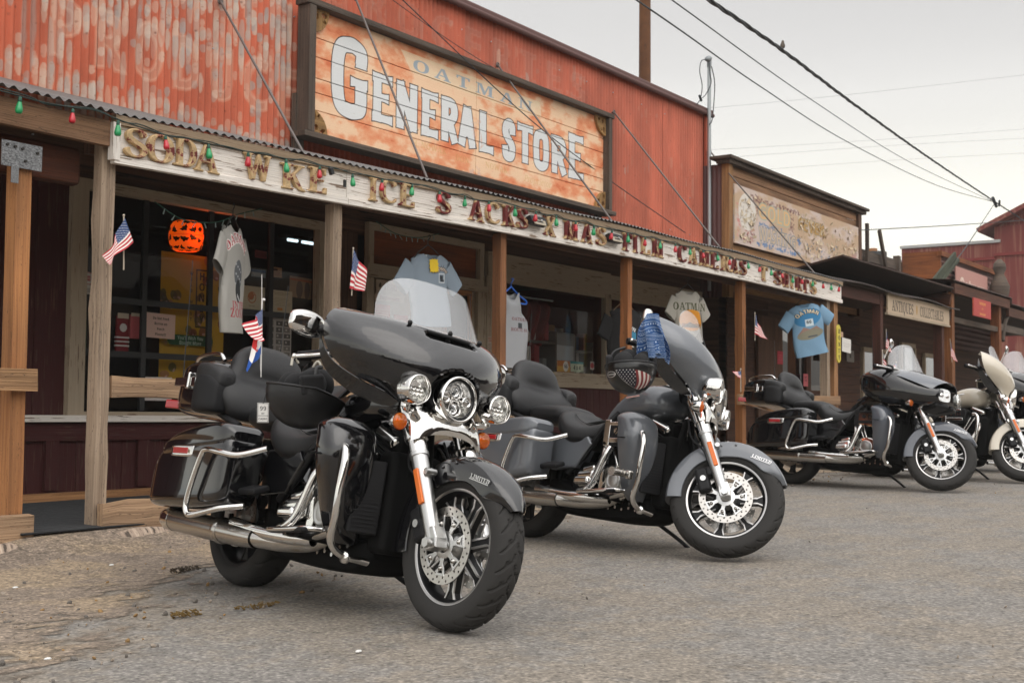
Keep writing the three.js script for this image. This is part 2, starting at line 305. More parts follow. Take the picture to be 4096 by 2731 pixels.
// droppings and litter on the street
{
  const straw = std({ color: lin(0.16, 0.10, 0.03), roughness: 1 }), dark = std({ color: lin(0.06, 0.045, 0.03), roughness: 1 }), white = std({ color: lin(0.7, 0.7, 0.68), roughness: 0.8 }), rust = std({ color: lin(0.3, 0.13, 0.03), roughness: 1 });
  const clump = (seed, n, sx, sz, h) => { const r = rng(seed), l = []; for (let i = 0; i < n; i++) l.push(at(new THREE.BoxGeometry(0.006 + 0.022 * r(), 0.004, 0.004), (r() - 0.5) * sx, h * r(), (r() - 0.5) * sz, r() * 0.6, r() * 6, r() * 0.6)); return merge(l); };
  const put = (name, g, m, x, z, label, cat) => tag(mesh(name, g, m, scene, [x, G(x) + 0.006, z]), label, cat);
  put('dung_clump', clump(1, 70, 0.17, 0.07, 0.02), dark, 4.55, -5.2, 'dark dry dung clump on the dirt behind the nearest motorcycle', 'dung');
  put('straw_clump', clump(2, 70, 0.15, 0.05, 0.02), straw, 3.62, -4.12, 'yellowish straw clump on the asphalt left of the nearest rear wheel', 'straw');
  put('straw_clump', clump(3, 60, 0.22, 0.05, 0.012), straw, 3.95, -4.05, 'flat strewn straw wisps beside the yellowish straw clump', 'straw');
  put('dead_leaf', clump(4, 5, 0.03, 0.02, 0.006), rust, 2.55, -3.28, 'curled brown leaf on open asphalt at lower left', 'leaf');
  const flake = (s) => { const g = rock(s, 0.013, 0.005, 0.009); g.setAttribute('uv', new THREE.BufferAttribute(new Float32Array(g.attributes.position.count * 2), 2)); return g; };
  put('paper_scrap', flake(5), white, 2.75, -3.82, 'white scrap on the asphalt at far left foreground', 'litter');
  put('paper_scrap', flake(6), white, 3.46, -3.04, 'white scrap beside the front tyre of the nearest motorcycle', 'litter');
  put('paper_scrap', flake(7), white, 4.5, -5.72, 'white scrap on the dirt before the long pale rock', 'litter');
  put('paper_scrap', flake(8), white, 3.7, -5.4, 'white scrap on the dirt left of the weathered post', 'litter');
}
// ------------------------------------------------------------------ the red general store
const ZW = -8.6, ZP = -6.6;
const font = await new FontLoader().loadAsync('fonts/droid/droid_serif_bold.typeface.json');
const store = thing('general_store', 'red corrugated metal false front store building with faded paint and shaded shop windows', 'building', [11, 0, -9]);
const sub = (name, geo, mat, parent, x, y, z, rot) => { const m = mesh(name, geo, mat, parent, [x, y, z], rot); return m; };
const inStore = (name, geo, mat, x, y, z) => sub(name, geo, mat, store, x - 11, y, z + 9);
const wallTex = canvasTex(2048, 512, (g, w, h) => {
  const X = (x) => ((x - 3) / 14.6) * w, Y = (y) => h - ((y - 2.4) / 3.1) * h, r = rng(51);
  const n1 = fbm(60, 4, 4, 52), n2 = fbm(10, 3, 4, 53), im = g.createImageData(w, h);
  for (let y = 0; y < h; y++) for (let x = 0; x < w; x++) { const u = x / w, v = y / h, k = 0.82 + 0.3 * n1(u, v) + 0.16 * (n2(u, v) - 0.5), i = (y * w + x) * 4, p = sstep(0.1, 0.9, u); im.data[i] = lerp(188, 194, p) * k; im.data[i + 1] = lerp(94, 106, p) * k; im.data[i + 2] = lerp(64, 82, p) * k; im.data[i + 3] = 255; }
  g.putImageData(im, 0, 0);
  const greys = ['rgb(198,184,170)', 'rgb(176,164,154)', 'rgb(204,172,152)', 'rgb(160,152,148)'];
  const drip = (x, y0, wd, len, a, c) => { g.globalAlpha = a; g.fillStyle = c ?? greys[Math.floor(r() * 4)]; g.beginPath(); for (let k = 0; k <= 8; k++) { const t = k / 8, q = wd * Math.pow(Math.sin(Math.PI * (0.08 + 0.9 * t)), 0.55) * (0.8 + 0.4 * r()); k ? g.lineTo(x - q, y0 + len * t) : g.moveTo(x - q * 0.6, y0 - len * 0.05 * r()); } for (let k = 8; k >= 0; k--) { const t = k / 8, q = wd * Math.pow(Math.sin(Math.PI * (0.08 + 0.9 * t)), 0.55) * (0.8 + 0.4 * r()); g.lineTo(x + q, y0 + len * t); } g.fill(); };
  // ghost of a painted word, and worn bands of bare metal above and below it
  const ghost = (s, x0, y0, y1, wd, gap, a, col) => { [...s].forEach((ch, i) => { g.save(); g.globalAlpha = a; g.fillStyle = col; g.font = 'bold 200px sans-serif'; g.textBaseline = 'alphabetic'; const mw = g.measureText(ch).width; g.translate(X(x0 + i * (wd + gap)), Y(y0)); g.scale((X(wd) - X(0)) / mw, ((Y(y0) - Y(y1)) / 146)); g.fillText(ch, 0, 0); g.globalAlpha = a * 0.5; g.lineWidth = 9; g.strokeStyle = 'rgb(226,196,176)'; g.strokeText(ch, 0, 0); g.restore(); }); };
  ghost('PRODUCE', 6.02, 3.62, 4.1, 0.34, 0.07, 0.42, 'rgb(190,142,120)');
  g.save(); g.beginPath(); g.rect(X(6.5), Y(4.95), X(8.7) - X(6.5), Y(4.42) - Y(4.95)); g.clip(); ghost('MEATS', 6.6, 4.42, 4.95, 0.37, 0.08, 0.6, 'rgb(150,138,132)'); g.restore();
  ghost('GROCERIES', 9.1, 4.84, 5.22, 0.42, 0.15, 0.18, 'rgb(170,150,140)');
  for (let i = 0; i < 1100; i++) {
    const x = lerp(5.4, 8.72, r()), band = r(), yb = band < 0.42 ? lerp(4.05, 4.9, r()) : band < 0.9 ? lerp(2.95, 3.52, r()) - 0.06 * (x - 7) : lerp(3.4, 4.2, r());
    const wet = sstep(5.3, 6.6, x) * (x > 6.0 ? 1 : 0.4); if (r() > wet + 0.15) continue;
    const xi = Math.round(x / 0.076) * 0.076 + (r() - 0.5) * 0.02; drip(X(xi), Y(yb), 2 + 2.4 * r(), lerp(12, 62, r() * r()), 0.32 + 0.42 * r());
  }
  for (let i = 0; i < 160; i++) { const x = lerp(9, 17.4, r()); drip(X(x), Y(lerp(2.8, 5.3, r())), 1.5 + 3 * r(), lerp(8, 60, r() * r()), 0.08 + 0.2 * r()); }
  for (const [x, y, l] of [[5.82, 4.05, 95], [5.9, 4.1, 110], [6.06, 3.9, 120], [12.1, 5.1, 50], [12.7, 4.95, 60], [14.62, 3.95, 70], [15.1, 3.9, 36], [15.1, 4.2, 20], [14.75, 3.2, 40]]) drip(X(x), Y(y), 4, l, 0.55);
  ghost('PRODUCE', 6.02, 3.62, 4.1, 0.34, 0.07, 0.22, 'rgb(206,166,146)');
  speckle(g, w, h, 9000, 55, ['#6d3a28', '#d59a7c', '#8b4a34'], 1, 2.4, 0.4);
  for (let i = 0; i < 90; i++) { g.globalAlpha = 0.5; g.fillStyle = '#5b2c1e'; g.fillRect(r() * w, r() * h, 2, 3); } g.globalAlpha = 1;
});
const wallMat = std({ map: wallTex, roughness: 0.75, side: THREE.DoubleSide });
function corrugated(x0, x1, y0, y1, z, { pitch = 0.0762, amp = 0.0135, t = 0.0012, U = (x) => (x - 3) / 14.6, VV = (y) => (y - 2.4) / 3.1, axis = 'x', tilt = 0 } = {}) {
  const n = Math.max(8, Math.round(((x1 - x0) / pitch) * 8));
  const g = sheet((u, v) => { const s = lerp(x0, x1, u), y = lerp(y0, y1, v), d = amp * Math.cos((s / pitch) * Math.PI * 2); return axis === 'x' ? [s, y, z + d] : [z + d, y, s]; }, n, 1);
  const uv = g.attributes.uv; for (let i = 0; i < uv.count; i++) uv.setXY(i, U(lerp(x0, x1, uv.getX(i))), VV(lerp(y0, y1, uv.getY(i))));
  if (axis !== 'x') g.index.array.reverse();
  g.computeVertexNormals(); return g;
}
{ // upper wall: one sheet beside the other, each lapping the last
  const r = rng(61); let x = 3.08, i = 0;
  while (x < 17.5) { const e = Math.min(x + 0.6896, 17.5); inStore('corrugated_sheet', corrugated(x - 0.03, e, 3.0, 5.42, ZW + (i % 2) * 0.004), wallMat, 0, 0, 0).position.set(-11, 0, 9); x = e; i++; }
  const cap = std({ color: rgb8(98, 70, 66), roughness: 0.7, metalness: 0.1 });
  inStore('roof_cap', [at(new RoundedBoxGeometry(14.75, 0.09, 0.16, 2, 0.03), 10.3, 5.44, ZW + 0.01), at(cyl(0.035, 14.75, 10), 10.3, 5.40, ZW + 0.07, 0, 0, Math.PI / 2)], cap, 0, 0, 0).position.set(-11, 0, 9);
  inStore('corner_trim', [at(new THREE.BoxGeometry(0.09, 2.6, 0.03), 17.53, 4.1, ZW + 0.03), at(new THREE.BoxGeometry(0.03, 2.6, 0.35), 17.59, 4.1, ZW - 0.12)], std({ color: rgb8(176, 84, 58), roughness: 0.7 }), 0, 0, 0).position.set(-11, 0, 9);
  const scr = []; const rr = rng(63); for (let k = 0; k < 42; k++) scr.push(at(cyl(0.008, 0.012, 8), lerp(5.3, 17.3, rr()), [2.95, 3.5, 4.05, 4.6, 5.15][Math.floor(rr() * 5)], ZW + 0.014, Math.PI / 2));
  const s = inStore('screw', merge(scr), M.galv, 0, 0, 0); s.position.set(-11, 0, 9); s.userData.kind = 'stuff';
  // side wall, back wall and roof close the building
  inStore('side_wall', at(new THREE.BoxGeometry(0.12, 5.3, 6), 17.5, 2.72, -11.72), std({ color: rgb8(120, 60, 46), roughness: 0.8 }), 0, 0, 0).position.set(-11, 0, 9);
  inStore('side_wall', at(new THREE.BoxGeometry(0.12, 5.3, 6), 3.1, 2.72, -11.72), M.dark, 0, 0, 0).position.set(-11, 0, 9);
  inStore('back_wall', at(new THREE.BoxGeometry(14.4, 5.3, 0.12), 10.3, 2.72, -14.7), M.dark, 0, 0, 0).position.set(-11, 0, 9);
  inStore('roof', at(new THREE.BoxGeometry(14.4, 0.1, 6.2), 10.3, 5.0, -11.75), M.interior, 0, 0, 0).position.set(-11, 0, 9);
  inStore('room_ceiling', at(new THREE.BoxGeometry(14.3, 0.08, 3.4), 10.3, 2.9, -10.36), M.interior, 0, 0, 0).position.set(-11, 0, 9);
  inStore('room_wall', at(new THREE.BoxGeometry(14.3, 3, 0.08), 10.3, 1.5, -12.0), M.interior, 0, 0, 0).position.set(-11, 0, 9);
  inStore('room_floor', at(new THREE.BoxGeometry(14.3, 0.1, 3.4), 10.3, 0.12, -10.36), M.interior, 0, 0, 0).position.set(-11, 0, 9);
  inStore('parapet_backing', at(new THREE.BoxGeometry(14.5, 2.75, 0.1), 10.3, 4.03, ZW - 0.09), M.dark, 0, 0, 0).position.set(-11, 0, 9);
}
// shop front under the porch: [name, x0, x1, y0, y1, depth front z, thickness, material]
const front = (name, x0, x1, y0, y1, z, t, mat, parent, o) => { const m = mesh(name, board(x1 - x0, y1 - y0, t, o), mat, parent ?? store, [(x0 + x1) / 2 - 11, (y0 + y1) / 2, z - t / 2 + 9]); return m; };
{
  // maroon boarding to the left and below the sills
  const r = rng(81);
  for (let x = 3.2; x < 6.28; x += 0.31) front('wall_board', x, x + 0.304, 0.3, 2.62, ZW - 0.004 * (r() > 0.5 ? 1 : 0), 0.03, M.maroon);
  for (let x = 4.2; x < 9.5; x += 0.44) front('wall_board', x, x + 0.434, 0.2, 0.78, ZW + 0.003 * r(), 0.03, M.maroon);
  for (let x = 4.4; x < 9.6; x += 0.88) front('batten', x - 0.06, x + 0.06, 0.22, 0.60, ZW + 0.035, 0.03, M.maroon);
  front('wainscot_rail', 3.2, 9.55, 0.60, 0.735, ZW + 0.04, 0.04, M.maroon);
  front('skirting_board', 3.2, 9.7, 0.10, 0.20, ZW + 0.05, 0.05, M.tan);
  front('window_sill', 5.2, 9.6, 0.745, 0.80, ZW + 0.10, 0.14, M.white, null, { r: 0.008 });
  for (let x = 11.98; x < 17.4; x += 0.165) front('wall_board', x, x + 0.16, 0.25, 1.17, ZW + 0.002 * r(), 0.03, M.maroon);
  front('window_sill', 11.9, 17.2, 1.17, 1.31, ZW + 0.04, 0.06, M.cream, null, { r: 0.006 });
  front('skirting_board', 11.9, 17.4, 0.2, 0.34, ZW + 0.04, 0.05, M.tan);
  // big window one
  const w1 = mesh('window_frame', [board(0.15, 1.90, 0.09), at(board(2.66, 0.08, 0.088), 1.405, 0.91, 0), at(board(0.17, 1.90, 0.09), 2.82, 0, 0), at(board(2.66, 0.05, 0.088), 1.405, -0.925, 0)], M.cream, store, [6.345 - 11, 1.73, ZW + 0.01 + 9]);
  const dk = std({ color: lin(0.02, 0.02, 0.02), roughness: 0.6 });
  const vs = [6.42, 7.04, 7.76, 8.5, 9.08], hs = [0.83, 1.3, 1.74, 2.6];
  const pane = new Map();
  for (let i = 0; i < 4; i++) for (let j = 0; j < 3; j++) { const wd = vs[i + 1] - vs[i] - 0.05, ht = hs[j + 1] - hs[j] - 0.05, k = wd.toFixed(2) + ht.toFixed(2); if (!pane.has(k)) pane.set(k, new THREE.PlaneGeometry(wd, ht)); mesh('pane', pane.get(k), M.pane, w1, [(vs[i] + vs[i + 1]) / 2 - 6.345, (hs[j] + hs[j + 1]) / 2 - 1.73, -0.035]); }
  for (const x of vs.slice(1, 4)) mesh('glazing_bar', new THREE.BoxGeometry(0.05, 1.78, 0.03), dk, w1, [x - 6.345, 0, -0.03]);
  for (const y of hs.slice(1, 3)) mesh('glazing_bar', new THREE.BoxGeometry(2.64, 0.05, 0.028), dk, w1, [7.75 - 6.345, y - 1.73, -0.03]);
  // door bay
  front('door_jamb', 9.25, 9.80, 0.25, 2.78, ZW - 0.10, 0.05, M.dark);
  front('transom_panel', 9.88, 11.72, 2.36, 2.70, ZW - 0.02, 0.02, wood('orange', { color: rgb8(190, 150, 120) }));
  mesh('transom_frame', [at(board(2.0, 0.07, 0.06), 0, 0.21, 0), at(board(2.0, 0.07, 0.06), 0, -0.21, 0), at(board(0.08, 0.35, 0.06), -0.96, 0, 0), at(board(0.08, 0.35, 0.06), 0.96, 0, 0)], M.cream, store, [10.82 - 11, 2.53, ZW + 9]);
  front('door_head', 9.82, 11.9, 2.22, 2.285, ZW + 0.03, 0.09, M.cream);
  front('door_jamb', 9.82, 9.93, 0.25, 2.215, ZW + 0.01, 0.06, M.cream); front('door_jamb', 11.72, 11.90, 0.25, 2.215, ZW + 0.02, 0.06, M.cream);
  const d1 = front('door', 9.94, 10.98, 0.22, 2.21, ZW - 0.03, 0.05, M.cream);
  mesh('door_window', [at(board(0.62, 0.06, 0.03), 0, 0.45, 0), at(board(0.62, 0.06, 0.03), 0, -0.45, 0), at(board(0.06, 0.84, 0.03), -0.28, 0, 0), at(board(0.06, 0.84, 0.03), 0.28, 0, 0)], M.orange, d1, [0.1, 0.1, 0.035]);
  const d2 = front('door', 10.99, 11.71, 0.22, 2.21, ZW - 0.025, 0.05, M.cream);
  mesh('door_window', [at(board(0.52, 0.06, 0.03), 0, 0.55, 0), at(board(0.52, 0.06, 0.03), 0, -0.55, 0), at(board(0.06, 1.04, 0.03), -0.23, 0, 0), at(board(0.06, 1.04, 0.03), 0.23, 0, 0)], M.orange, d2, [0.02, 0.42, 0.035]);
  mesh('door_glass', new THREE.PlaneGeometry(0.42, 1.05), phy({ color: lin(0.02, 0.02, 0.022), roughness: 0.05 }), d2, [0.02, 0.42, 0.03]);
  mesh('door_handle', [at(cyl(0.012, 0.16, 10), 0, 0, 0.05), at(cyl(0.01, 0.05, 8), 0, 0.07, 0.025, Math.PI / 2), at(cyl(0.01, 0.05, 8), 0, -0.07, 0.025, Math.PI / 2)], M.galv, d2, [-0.29, -0.1, 0.025]);
  // windows two and three
  front('header_board', 11.9, 14.68, 2.42, 2.70, ZW + 0.03, 0.05, M.cream); front('header_board', 14.685, 17.4, 2.40, 2.68, ZW + 0.03, 0.05, M.cream);
  front('corner_post', 11.88, 12.02, 0.25, 2.42, ZW + 0.03, 0.08, M.cream);
  for (const [a, b] of [[12.02, 14.58], [14.7, 17.0]]) {
    const f = mesh('window_frame', [at(board(b - a, 0.05, 0.05), 0, 0.53, 0), at(board(b - a, 0.05, 0.05), 0, -0.53, 0), at(board(0.05, 1.02, 0.05), -(b - a) / 2, 0, 0), at(board(0.09, 1.1, 0.07), (b - a) / 2 + 0.03, 0, 0)], M.cream, store, [(a + b) / 2 - 11, 1.865, ZW - 0.01 + 9]);
    mesh('pane', new THREE.PlaneGeometry(b - a - 0.02, 1.04), M.pane, f, [0, 0, -0.005]);
  }
  front('wall_board', 17.05, 17.5, 0.25, 2.62, ZW - 0.02, 0.04, M.dark);
}
// ------------------------------------------------------------------ the long painted sign
{
  const sg = thing('store_sign', 'large orange board sign in a grey timber frame with white lettering on the red wall', 'sign', [11.5, 4.09, -8.45]);
  const X0 = 8.76, X1 = 14.24, Y0 = 3.47, Y1 = 4.68;
  const tex = canvasTex(2048, 512, (g, w, h) => {
    const X = (x) => ((x - X0) / (X1 - X0)) * w, Y = (y) => h - ((y - Y0) / (Y1 - Y0)) * h, r = rng(91);
    const n1 = fbm(20, 8, 5, 92), n2 = fbm(60, 20, 4, 93), n3 = fbm(4, 60, 3, 94), im = g.createImageData(w, h);
    for (let y = 0; y < h; y++) for (let x = 0; x < w; x++) { const u = x / w, v = y / h, a = n1(u, v) * 0.75 + n2(u, v) * 0.25, e = sstep(0.38, 0.66, a + 0.05 * (n3(u, v) - 0.5)), c = mix3([242, 204, 168], [230, 146, 102], e), c2 = mix3(c, [210, 106, 64], 0.7 * sstep(0.64, 0.76, a)), i = (y * w + x) * 4; im.data[i] = c2[0]; im.data[i + 1] = c2[1]; im.data[i + 2] = c2[2]; im.data[i + 3] = 255; }
    g.putImageData(im, 0, 0);
    // heavy poster letters: one wide stroke along a skeleton in a unit box, with flared ends, white with a dark line round it
    const sk = {
      G: [[[0.84, 0.74], [0.84, 0.92], [0.62, 1.0], [0.44, 1.0], [0.2, 0.94], [0.1, 0.72], [0.1, 0.3], [0.2, 0.06], [0.46, 0.0], [0.7, 0.02], [0.84, 0.1], [0.84, 0.46]], [[0.58, 0.46], [0.98, 0.46]]],
      E: [[[0.18, 0], [0.18, 1]], [[0.02, 0.97], [0.95, 0.97]], [[0.18, 0.52], [0.74, 0.52]], [[0.02, 0.03], [0.98, 0.03]]],
      N: [[[0.14, 0], [0.14, 1]], [[0.86, 0], [0.86, 1]], [[0.14, 0.98], [0.86, 0.02]]],
      R: [[[0.16, 0], [0.16, 1]], [[0.02, 0.97], [0.6, 0.97], [0.84, 0.88], [0.86, 0.66], [0.6, 0.5], [0.16, 0.5]], [[0.5, 0.5], [0.92, 0.0]]],
      A: [[[0.1, 0], [0.44, 0.98]], [[0.92, 0], [0.54, 0.98]], [[0.22, 0.3], [0.78, 0.3]]],
      L: [[[0.2, 0], [0.2, 1]], [[0.04, 0.03], [0.98, 0.03]]],
      S: [[[0.84, 0.76], [0.8, 0.94], [0.5, 1.0], [0.2, 0.9], [0.16, 0.7], [0.36, 0.56], [0.66, 0.44], [0.84, 0.28], [0.76, 0.06], [0.5, 0.0], [0.2, 0.04], [0.12, 0.24]]],
      T: [[[0.5, 0], [0.5, 1]], [[0.02, 0.97], [0.98, 0.97]]],
      O: [[[0.5, 1], [0.2, 0.92], [0.12, 0.7], [0.12, 0.3], [0.2, 0.08], [0.5, 0], [0.8, 0.08], [0.88, 0.3], [0.88, 0.7], [0.8, 0.92], [0.5, 1]]],
    };
    const letters = [['G', 9.05, 9.66, 3.73, 4.52], ['E', 9.66, 10.03, 3.755, 4.29], ['N', 10.03, 10.44, 3.755, 4.29], ['E', 10.45, 10.79, 3.755, 4.28], ['R', 10.79, 11.13, 3.76, 4.27], ['A', 11.11, 11.46, 3.765, 4.26], ['L', 11.48, 11.81, 3.76, 4.26], ['S', 11.94, 12.25, 3.76, 4.25], ['T', 12.24, 12.62, 3.77, 4.27], ['O', 12.58, 12.97, 3.76, 4.25], ['R', 12.97, 13.36, 3.76, 4.25], ['E', 13.36, 13.78, 3.755, 4.36]];
    const px = X(1) - X(0), py = Y(0) - Y(1);
    for (const pass of [0, 1]) for (const [ch, a, b, c, d] of letters) {
      const big = ch === 'G', lw = (big ? 0.17 : ch === 'E' && b > 13.5 ? 0.132 : 0.125), th = lw;
      g.lineJoin = 'round'; g.lineCap = 'butt'; g.strokeStyle = pass ? 'rgb(222,224,224)' : 'rgb(48,40,38)';
      const ex = (v) => a + lw * 0.45 + v * (b - a - lw * 0.9), ey = (v) => c + th * 0.4 + v * (d - c - th * 0.8);
      for (const s of sk[ch]) {
        const horiz = s.length === 2 && Math.abs(s[0][1] - s[1][1]) < 0.05;
        g.lineWidth = (horiz ? 0.088 : lw) * px + (pass ? 0 : 8); g.beginPath();
        if (s.length > 4) { const c2 = new THREE.SplineCurve(s.map(([x, y]) => new THREE.Vector2(X(ex(x)), Y(ey(y))))); c2.getPoints(60).forEach((p, i) => (i ? g.lineTo(p.x, p.y) : g.moveTo(p.x, p.y))); } else s.forEach(([x, y], i) => (i ? g.lineTo(X(ex(x)), Y(ey(y))) : g.moveTo(X(ex(x)), Y(ey(y)))));
        g.stroke();
        // flared ends
        for (const [p, q] of [[s[0], s[1]], [s[s.length - 1], s[s.length - 2]]]) {
          const x = X(ex(p[0])), y = Y(ey(p[1])), dx = x - X(ex(q[0])), dy = y - Y(ey(q[1])), l = Math.hypot(dx, dy), ux = dx / l, uy = dy / l, hw = (horiz ? 0.075 : lw * 0.68) * px * 0.5 * 1.25 + (pass ? 0 : 4.5), ov = 0.03 * py + (pass ? 0 : 4), bk = 0.07 * py;
          g.fillStyle = g.strokeStyle; g.beginPath(); g.moveTo(x + ux * ov - uy * hw * 1.18, y + uy * ov + ux * hw * 1.18); g.lineTo(x + ux * ov + uy * hw * 1.18, y + uy * ov - ux * hw * 1.18); g.lineTo(x - ux * bk + uy * hw * 0.8, y - uy * bk - ux * hw * 0.8); g.lineTo(x - ux * bk - uy * hw * 0.8, y - uy * bk + ux * hw * 0.8); g.fill();
        }
      }
    }
    // town name on a cream band
    g.globalAlpha = 0.8; g.fillStyle = 'rgb(238,214,180)'; g.beginPath(); g.moveTo(X(10.12), Y(4.6)); g.lineTo(X(12.74), Y(4.58)); g.lineTo(X(12.78), Y(4.4)); g.lineTo(X(12.6), Y(4.385)); g.lineTo(X(10.3), Y(4.395)); g.closePath(); g.fill(); g.globalAlpha = 1;
    g.font = 'bold 100px serif'; g.fillStyle = 'rgb(160,172,182)'; g.textAlign = 'center'; g.textBaseline = 'alphabetic';
    'OATMAN'.split('').forEach((ch, i) => { const x = [10.46, 10.83, 11.2, 11.61, 12.05, 12.43][i]; g.save(); g.translate(X(x), Y(4.43)); g.scale(1.45, 0.70); g.fillText(ch, 0, 0); g.restore(); });
    // half worn away owner's line along the foot
    g.globalAlpha = 0.3; g.fillStyle = 'rgb(190,150,70)'; g.font = 'bold 40px serif'; g.fillText('H. NOWAK', X(10.62), Y(3.63)); g.fillText('DON', X(11.2), Y(3.60)); g.fillText('NOWAK', X(11.85), Y(3.61)); g.font = 'italic 44px serif'; g.fillText('Proprietor', X(12.7), Y(3.58)); g.globalAlpha = 1;
    // scuffed bare patches at the middle joint
    for (const [x, y, sx, sy] of [[11.5, 3.56, 0.05, 0.1], [11.36, 3.52, 0.12, 0.05], [11.55, 3.9, 0.03, 0.16], [11.5, 4.1, 0.06, 0.05], [11.42, 4.0, 0.02, 0.2], [11.75, 4.22, 0.05, 0.02]]) for (let k = 0; k < 9; k++) { g.globalAlpha = 0.45; g.fillStyle = 'rgb(216,184,168)'; g.beginPath(); g.ellipse(X(x + (r() - 0.5) * sx), Y(y + (r() - 0.5) * sy), sx * px * 0.3 * r() + 2, sy * py * 0.3 * r() + 2, r() * 3, 0, 7); g.fill(); }
    g.globalAlpha = 1;
    for (let i = 0; i < 260; i++) { g.globalAlpha = 0.25 + 0.5 * r(); g.fillStyle = r() < 0.5 ? '#8d4a2c' : '#f6dcc0'; g.fillRect(r() * w, r() * h, 1 + 3 * r(), 1 + 2 * r()); } g.globalAlpha = 1;
  });
  const mat = std({ map: tex, roughness: 0.7, bumpMap: woodBump, bumpScale: 0.001 });
  const plank = (x0, x1, y0, y1, dz) => { const g = new RoundedBoxGeometry(x1 - x0 - 0.004, y1 - y0 - 0.007, 0.03, 1, 0.004), p = g.attributes.position, uv = g.attributes.uv; for (let i = 0; i < p.count; i++) uv.setXY(i, ((x0 + x1) / 2 + p.getX(i) - X0) / (X1 - X0), ((y0 + y1) / 2 + p.getY(i) - Y0) / (Y1 - Y0)); mesh('plank', g, mat, sg, [(x0 + x1) / 2 - 11.5, (y0 + y1) / 2 - 4.09, dz]); };
  const rows = [Y0, 3.71, 3.88, 4.02, 4.225, 4.41, Y1], r = rng(95);
  for (let j = 0; j < 6; j++) { plank(X0, 11.45, rows[j], rows[j + 1], 0.004 * (r() - 0.5)); plank(11.45, X1, rows[j], rows[j + 1], 0.004 * (r() - 0.5) + 0.002); }
  const fr = (w, h, x, y, d = 0.13) => mesh('frame_board', board(w, h, d, { r: 0.006 }), M.frame, sg, [x - 11.5, y - 4.09, 0.035]);
  fr(5.72, 0.06, 11.5, Y1 + 0.03, 0.17); fr(5.78, 0.055, 11.5, Y0 - 0.03, 0.19); fr(0.09, Y1 - Y0 - 0.004, X0 - 0.045, 4.075, 0.16); fr(0.08, Y1 - Y0 - 0.004, X1 + 0.04, 4.075, 0.15);
  mesh('backing_board', [at(board(0.12, 0.6, 0.05), X0 - 11.55, -0.55, -0.06), at(board(0.12, 0.6, 0.05), X1 - 11.5, -0.55, -0.06)], M.frame, sg, [0, 0, 0]);
  // scrollwork corners
  const sc = new THREE.Shape(); sc.moveTo(0, 0); sc.lineTo(0.24, 0); sc.absarc(0, 0, 0.24, 0, Math.PI / 2, false); sc.lineTo(0, 0);
  const hole = (x, y, a, b, t) => { const p = new THREE.Path(); p.absellipse(x, y, a, b, 0, Math.PI * 2, true, t); sc.holes.push(p); };
  hole(0.155, 0.125, 0.034, 0.055, 0.78); hole(0.075, 0.06, 0.035, 0.03, 0.7); hole(0.05, 0.17, 0.026, 0.042, 0.1); hole(0.17, 0.04, 0.036, 0.02, 0.3); hole(0.11, 0.17, 0.016, 0.03, -0.5);
  const cg = extrude(sc, 0.03, 0.004), cm = wood('post', { color: rgb8(255, 225, 165) });
  for (const [x, y, rz] of [[X0, Y0, 0], [X1, Y0, Math.PI / 2], [X1, Y1, Math.PI], [X0, Y1, -Math.PI / 2]]) mesh('corner_ornament', cg, cm, sg, [x - 11.5, y - 4.09, 0.022], [0, 0, rz]);
}
